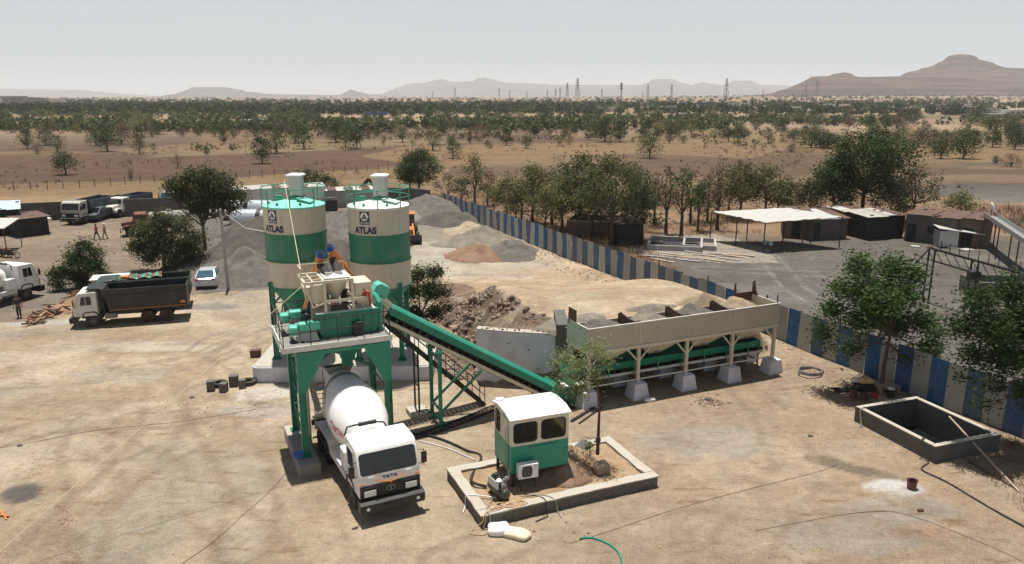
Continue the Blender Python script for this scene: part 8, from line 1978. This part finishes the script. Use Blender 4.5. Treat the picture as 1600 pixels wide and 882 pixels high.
HAND = [(103,273,38,'d',1.1),(410,256,47,'d',1.0),(432,240,36,'g',1.2),(278,263,23,'o',.8),(205,283,24,'b',.5),(43,233,34,'d',1),(72,228,30,'g',1),(58,240,20,'b',1),(90,238,30,'g',1.2),(168,236,38,'d',1.2),(150,228,28,'g',1),(190,226,26,'b',1.3),(218,240,26,'g',1),(218,222,26,'d',1.2),(245,212,22,'g',1),(240,234,12,'o',1),(310,213,14,'d',1.2),(323,242,15,'d',.9),(350,224,24,'d',1),(336,214,22,'g',1),(285,214,16,'b',1),(365,216,16,'g',1),(475,232,40,'g',1.1),(462,222,34,'g',1),(398,212,20,'g',1),(440,208,22,'b',1.2),(493,200,20,'g',1),(497,190,16,'d',1.2),(525,222,36,'d',1.1),(540,230,34,'g',1),(558,232,36,'d',1.0),(574,215,18,'b',1),(591,200,13,'d',1.3),(590,212,12,'d',1.2),(600,226,16,'o',.8),(615,185,15,'d',1),(629,222,26,'g',1.2),(652,214,16,'o',1),(676,236,32,'o',1.1),(693,212,22,'d',1),(708,248,34,'g',.9),(714,212,14,'o',1),(734,226,24,'d',.6),(745,214,16,'b',1),(765,212,18,'g',1),(791,228,30,'d',1),(822,233,22,'g',1),(829,222,10,'o',1.3),(835,216,23,'d',1),(857,212,16,'g',1),(873,228,16,'o',1),(883,218,16,'g',1.2),(898,212,14,'d',1),(930,215,30,'g',1.4),(945,222,42,'d',1.1),(968,222,28,'d',1),(916,200,22,'g',1.2),(895,200,15,'d',1.3),(1015,248,42,'g',1.1),(1005,215,20,'d',1),(1035,210,24,'b',1.2),(1060,208,22,'g',1.5),(1080,212,20,'o',1.2),(1358,203,25,'d',.75),(1138,222,24,'d',1),(1152,214,20,'g',1.2),(1200,225,26,'g',1),(1220,213,22,'d',1),(1268,232,34,'g',1.2),(1240,222,22,'d',1.3),(1180,205,14,'g',1.2),(1235,240,16,'b',1.3),(1470,250,34,'d',1),(1505,250,44,'d',1.1),(1520,232,30,'g',1.2),(1550,232,30,'d',1.1),(1585,236,32,'d',1.1),(1440,225,26,'g',1.4),(1460,245,18,'b',1.3),(1580,262,24,'b',1.3),(1555,258,14,'d',1.4),(1490,235,26,'b',1),(1426,236,20,'b',1),(1545,205,24,'g',1.3),(1400,222,18,'b',1.6),(1590,218,26,'d',1.2)]
for a_ in HAND: ftree(*a_)
rn = random.Random(77)
REG = [  # (u0,u1,v0,v1,count,kinds,h at v0,h at v1)
 (-10,250,176,215,36,'dggob',13,22),(250,620,172,210,40,'dggo',11,18),(620,1000,174,206,40,'dggo',10,17),(1000,1240,180,225,26,'dggob',12,20),(1240,1620,188,235,52,'ddggb',16,27),(640,1100,206,236,16,'goob',10,14)]
for (u0,u1,v0,v1,n_,ks,h0,h1) in REG:
    for _ in range(n_):
        u = rn.uniform(u0,u1); v = v0+(v1-v0)*rn.random()**1.1; f = (v-v0)/(v1-v0); ftree(u, v, (h0+(h1-h0)*f)*rn.uniform(.7,1.25), rn.choice(ks), rn.uniform(.95,1.5))
# distant woods as one mass (uncountable)
def woods(name, label, n, y0, y1, half, seed, leaf, hr, dens, q=26, sz=1.6):
    rg_ = np.random.default_rng(seed); y = 1/rg_.uniform(1/y1, 1/y0, n); x = rg_.uniform(-1,1,n)*half*y
    k = (fbm(x*.45, y*1.3, 75, seed, 3) > dens)&~((x/y > .12)&(y < 950)&(rg_.uniform(0,1,n) < .6)); x, y = x[k], y[k]; n = len(x); z = hz(x, y)
    h_ = rg_.uniform(hr[0],hr[1],n); r_ = h_*rg_.uniform(.5,.9,n)
    d = rg_.normal(size=(n,q,3)); d /= np.linalg.norm(d,axis=2)[:,:,None]; d *= rg_.uniform(.3,1,(n,q,1))**.5
    c = np.stack([x,y,z+h_*.55],-1)[:,None,:]+d*np.stack([r_,r_,h_*.47],-1)[:,None,:]
    c = c.reshape(-1,3); N_ = len(c); s = np.repeat(h_,q)[:,None]*.17*sz*rg_.uniform(.6,1.3,(N_,1))
    a = rg_.normal(size=(N_,3)); a /= np.linalg.norm(a,axis=1)[:,None]; b = np.cross(a, rg_.normal(size=(N_,3))); b /= np.linalg.norm(b,axis=1)[:,None]
    V_ = np.stack([c-a*s, c+b*s*.8, c+a*s, c-b*s*.8],1).reshape(-1,3)
    return tag(npmesh(name, V_, np.arange(4*N_).reshape(-1,4), L[leaf]), label, 'woodland', None, 'stuff')
woods('far_wood','far off belt of dark green trees below the horizon',8500,600,6000,1.0,5,'dark',(4.5,8),.485,46,1.0)
woods('far_wood','far off belt of dusty green scrub below the horizon',9500,330,5000,1.0,6,'dusty',(2.5,6),.545,46,1.0)
woods('field_scrub','low olive scrub scattered through the farther fields',3800,220,1100,.8,8,'olive',(.8,2.4),.56,36,.9)
woods('field_scrub','low brown scrub scattered through the fields',4800,150,900,.8,9,'dry',(.7,2.4),.53,36,.9)

# ================================================================ far buildings
rn = random.Random(31)
def house(u, v, w, d_, h_, mt, lab, grp, name='house', win=True, rz=None, cat='house', roof=True):
    p = P(u, v); t = thing(name, lab, cat, (p.x,p.y,gz(p.x,p.y)-.3), rn.uniform(-20,20) if rz is None else rz, grp)
    m = MB(); m.b2(-w/2,w/2,-d_/2,d_/2,0,h_); m.build('wall', M[mt], t)
    if roof: m = MB(); m.b2(-w/2-.3,w/2+.3,-d_/2-.3,d_/2+.3,h_+.001,h_+.35); m.build('roof', M[rn.choice(['roofsh','bldg','rust','roofsh'])], t)
    if win:
        m = MB(); nw = max(2,int(w/3.2))
        fl_ = max(1,int(h_/3))
        for f_ in range(fl_):
            for k in range(nw): x = -w/2+w*(k+.5)/nw; m.b2(x-.6,x+.6,-d_/2-.03,-d_/2-.002,1+f_*3,2.3+f_*3)
        m.build('windows', M['dark'], t)
    return t
for k,(u,v,w,h_) in enumerate([(2,169,26,13),(22,169,30,14),(44,168,26,13),(62,168,20,12),(82,166,34,10),(103,165,26,10),(-20,170,30,13),(12,163,30,12),(33,162,30,12)]):
    t = house(u,v,w,12,h_,'bldg' if k % 2 else 'bldw','grey and white flat block in the estate near the left horizon','apartment blocks near the left horizon','apartment_block',True,2,'building')
for k in range(58):
    if k < 40: u = rn.uniform(1010,1600); v = rn.uniform(165,186)+(u-1000)*.004
    else: u = rn.uniform(560,1010); v = rn.uniform(166,176)
    house(u,v,rn.uniform(6,14),rn.uniform(6,9),rn.choice([3,3,3.3,6]),rn.choice(['bldw','bldg','bldw','brick','bldw']),'small flat roofed house in the village among the far trees','village houses among the far trees')
for (u,v,w,h_,mt,lab) in [(940,175,34,4,'bldw','long pale warehouse below the dark telecom tower'),(855,172,34,3,'bldg','long grey shed left of the pale warehouse'),(1248,164,18,7,'bldw','white unfinished block at the foot of the right hills'),(1268,165,14,6,'bldw','second white block at the foot of the right hills'),(402,194,15,2.5,'bldw','pale roofed farm shed in the fields on the left'),(588,181,16,2.5,'blue','blue roofed shed in the middle distance'),(325,171,14,3,'bldw','white farm building in the far fields left of the silos'),(470,178,20,2.5,'rust','rusty roofed farm shed left of the silos'),(1030,168,20,4,'green','green and white roofed hall in the far village'),(1510,152.5,60,6,'bldw','pale green roofed hall at the foot of the highest hill')]:
    house(u,v,w,9,h_,mt,lab,None,'farm_building',False,0,'building')
m = MB(); t = thing('telecom_tower','dark telecom tower rising above the far village in front of the hills','telecom tower',(P(970,166).x,P(970,166).y,0)); yT = P(970,166).y; hT = 34*yT/FPX*1.0
m = MB(); m.cyl((0,0,0),(0,0,hT*.97),.9,.5,n=8); m.build('mast', M['black'], t); 
for z in (.72,.82,.92): m = MB(); m.cyl((0,0,hT*z),(0,0,hT*(z+.07)),1.7,n=8); m.build('antenna', M['black'], t)
def pylon(u, v, hpx, y, lab):
    q = PV(u, v, y); t = thing('pylon', lab, 'pylon', (q.x,q.y,0), 25, 'power line pylons on the horizon'); h_ = hpx*y/FPX; m = MB(); b_ = h_*.10; w_ = h_*.0065
    def pt(s1,s2,f): r_ = b_*(1-f)**1.2+b_*.10; return (s1*r_,s2*r_,h_*f)
    for s1,s2 in ((-1,-1),(1,-1),(1,1),(-1,1)):
        fs_ = [0,.2,.4,.6,.8,1]; 
        for a_, c_ in zip(fs_[:-1],fs_[1:]): m.bar(pt(s1,s2,a_),pt(s1,s2,c_),w_*2)
    for a_, c_ in zip([0,.2,.4,.6,.8],[.2,.4,.6,.8,1]):
        m.bar(pt(-1,-1,a_),pt(1,-1,c_),w_); m.bar(pt(1,-1,a_),pt(-1,-1,c_),w_); m.bar(pt(-1,1,a_),pt(1,1,c_),w_); m.bar(pt(-1,-1,a_),pt(-1,1,c_),w_); m.bar(pt(1,1,a_),pt(1,-1,c_),w_)
    m.build('lattice', M['pylonm'] if 'pylonm' in M else M['bldg'], t)
    for f_, wd in ((.68,.16),(.80,.14),(.92,.11)): mm = MB(); mm.bar((-h_*wd,0,h_*f_),(h_*wd,0,h_*f_),w_*2.4); mm.build('cross_arm', M['pylonm'] if 'pylonm' in M else M['bldg'], t)
for k,(u,v,hp,y) in enumerate([(902,152,33,2300),(886,152,26,2400),(875,152,18,2700),(868,152,17,2500),(940,151,16,3000),(780,152,17,2900),(711,153,18,2800),(1012,151,24,2500),(1049,152,24,2500),(1004,151,12,3200),(1134,154,34,2000),(1192,152,14,3000),(855,152,14,3000),(823,152,12,3200),(676,152,12,3300),(796,152,13,3200),(1275,152,30,2400),(1258,152,24,2600)]):
    pylon(u,v,hp,y,'thin grey lattice power pylon on the hazy horizon')
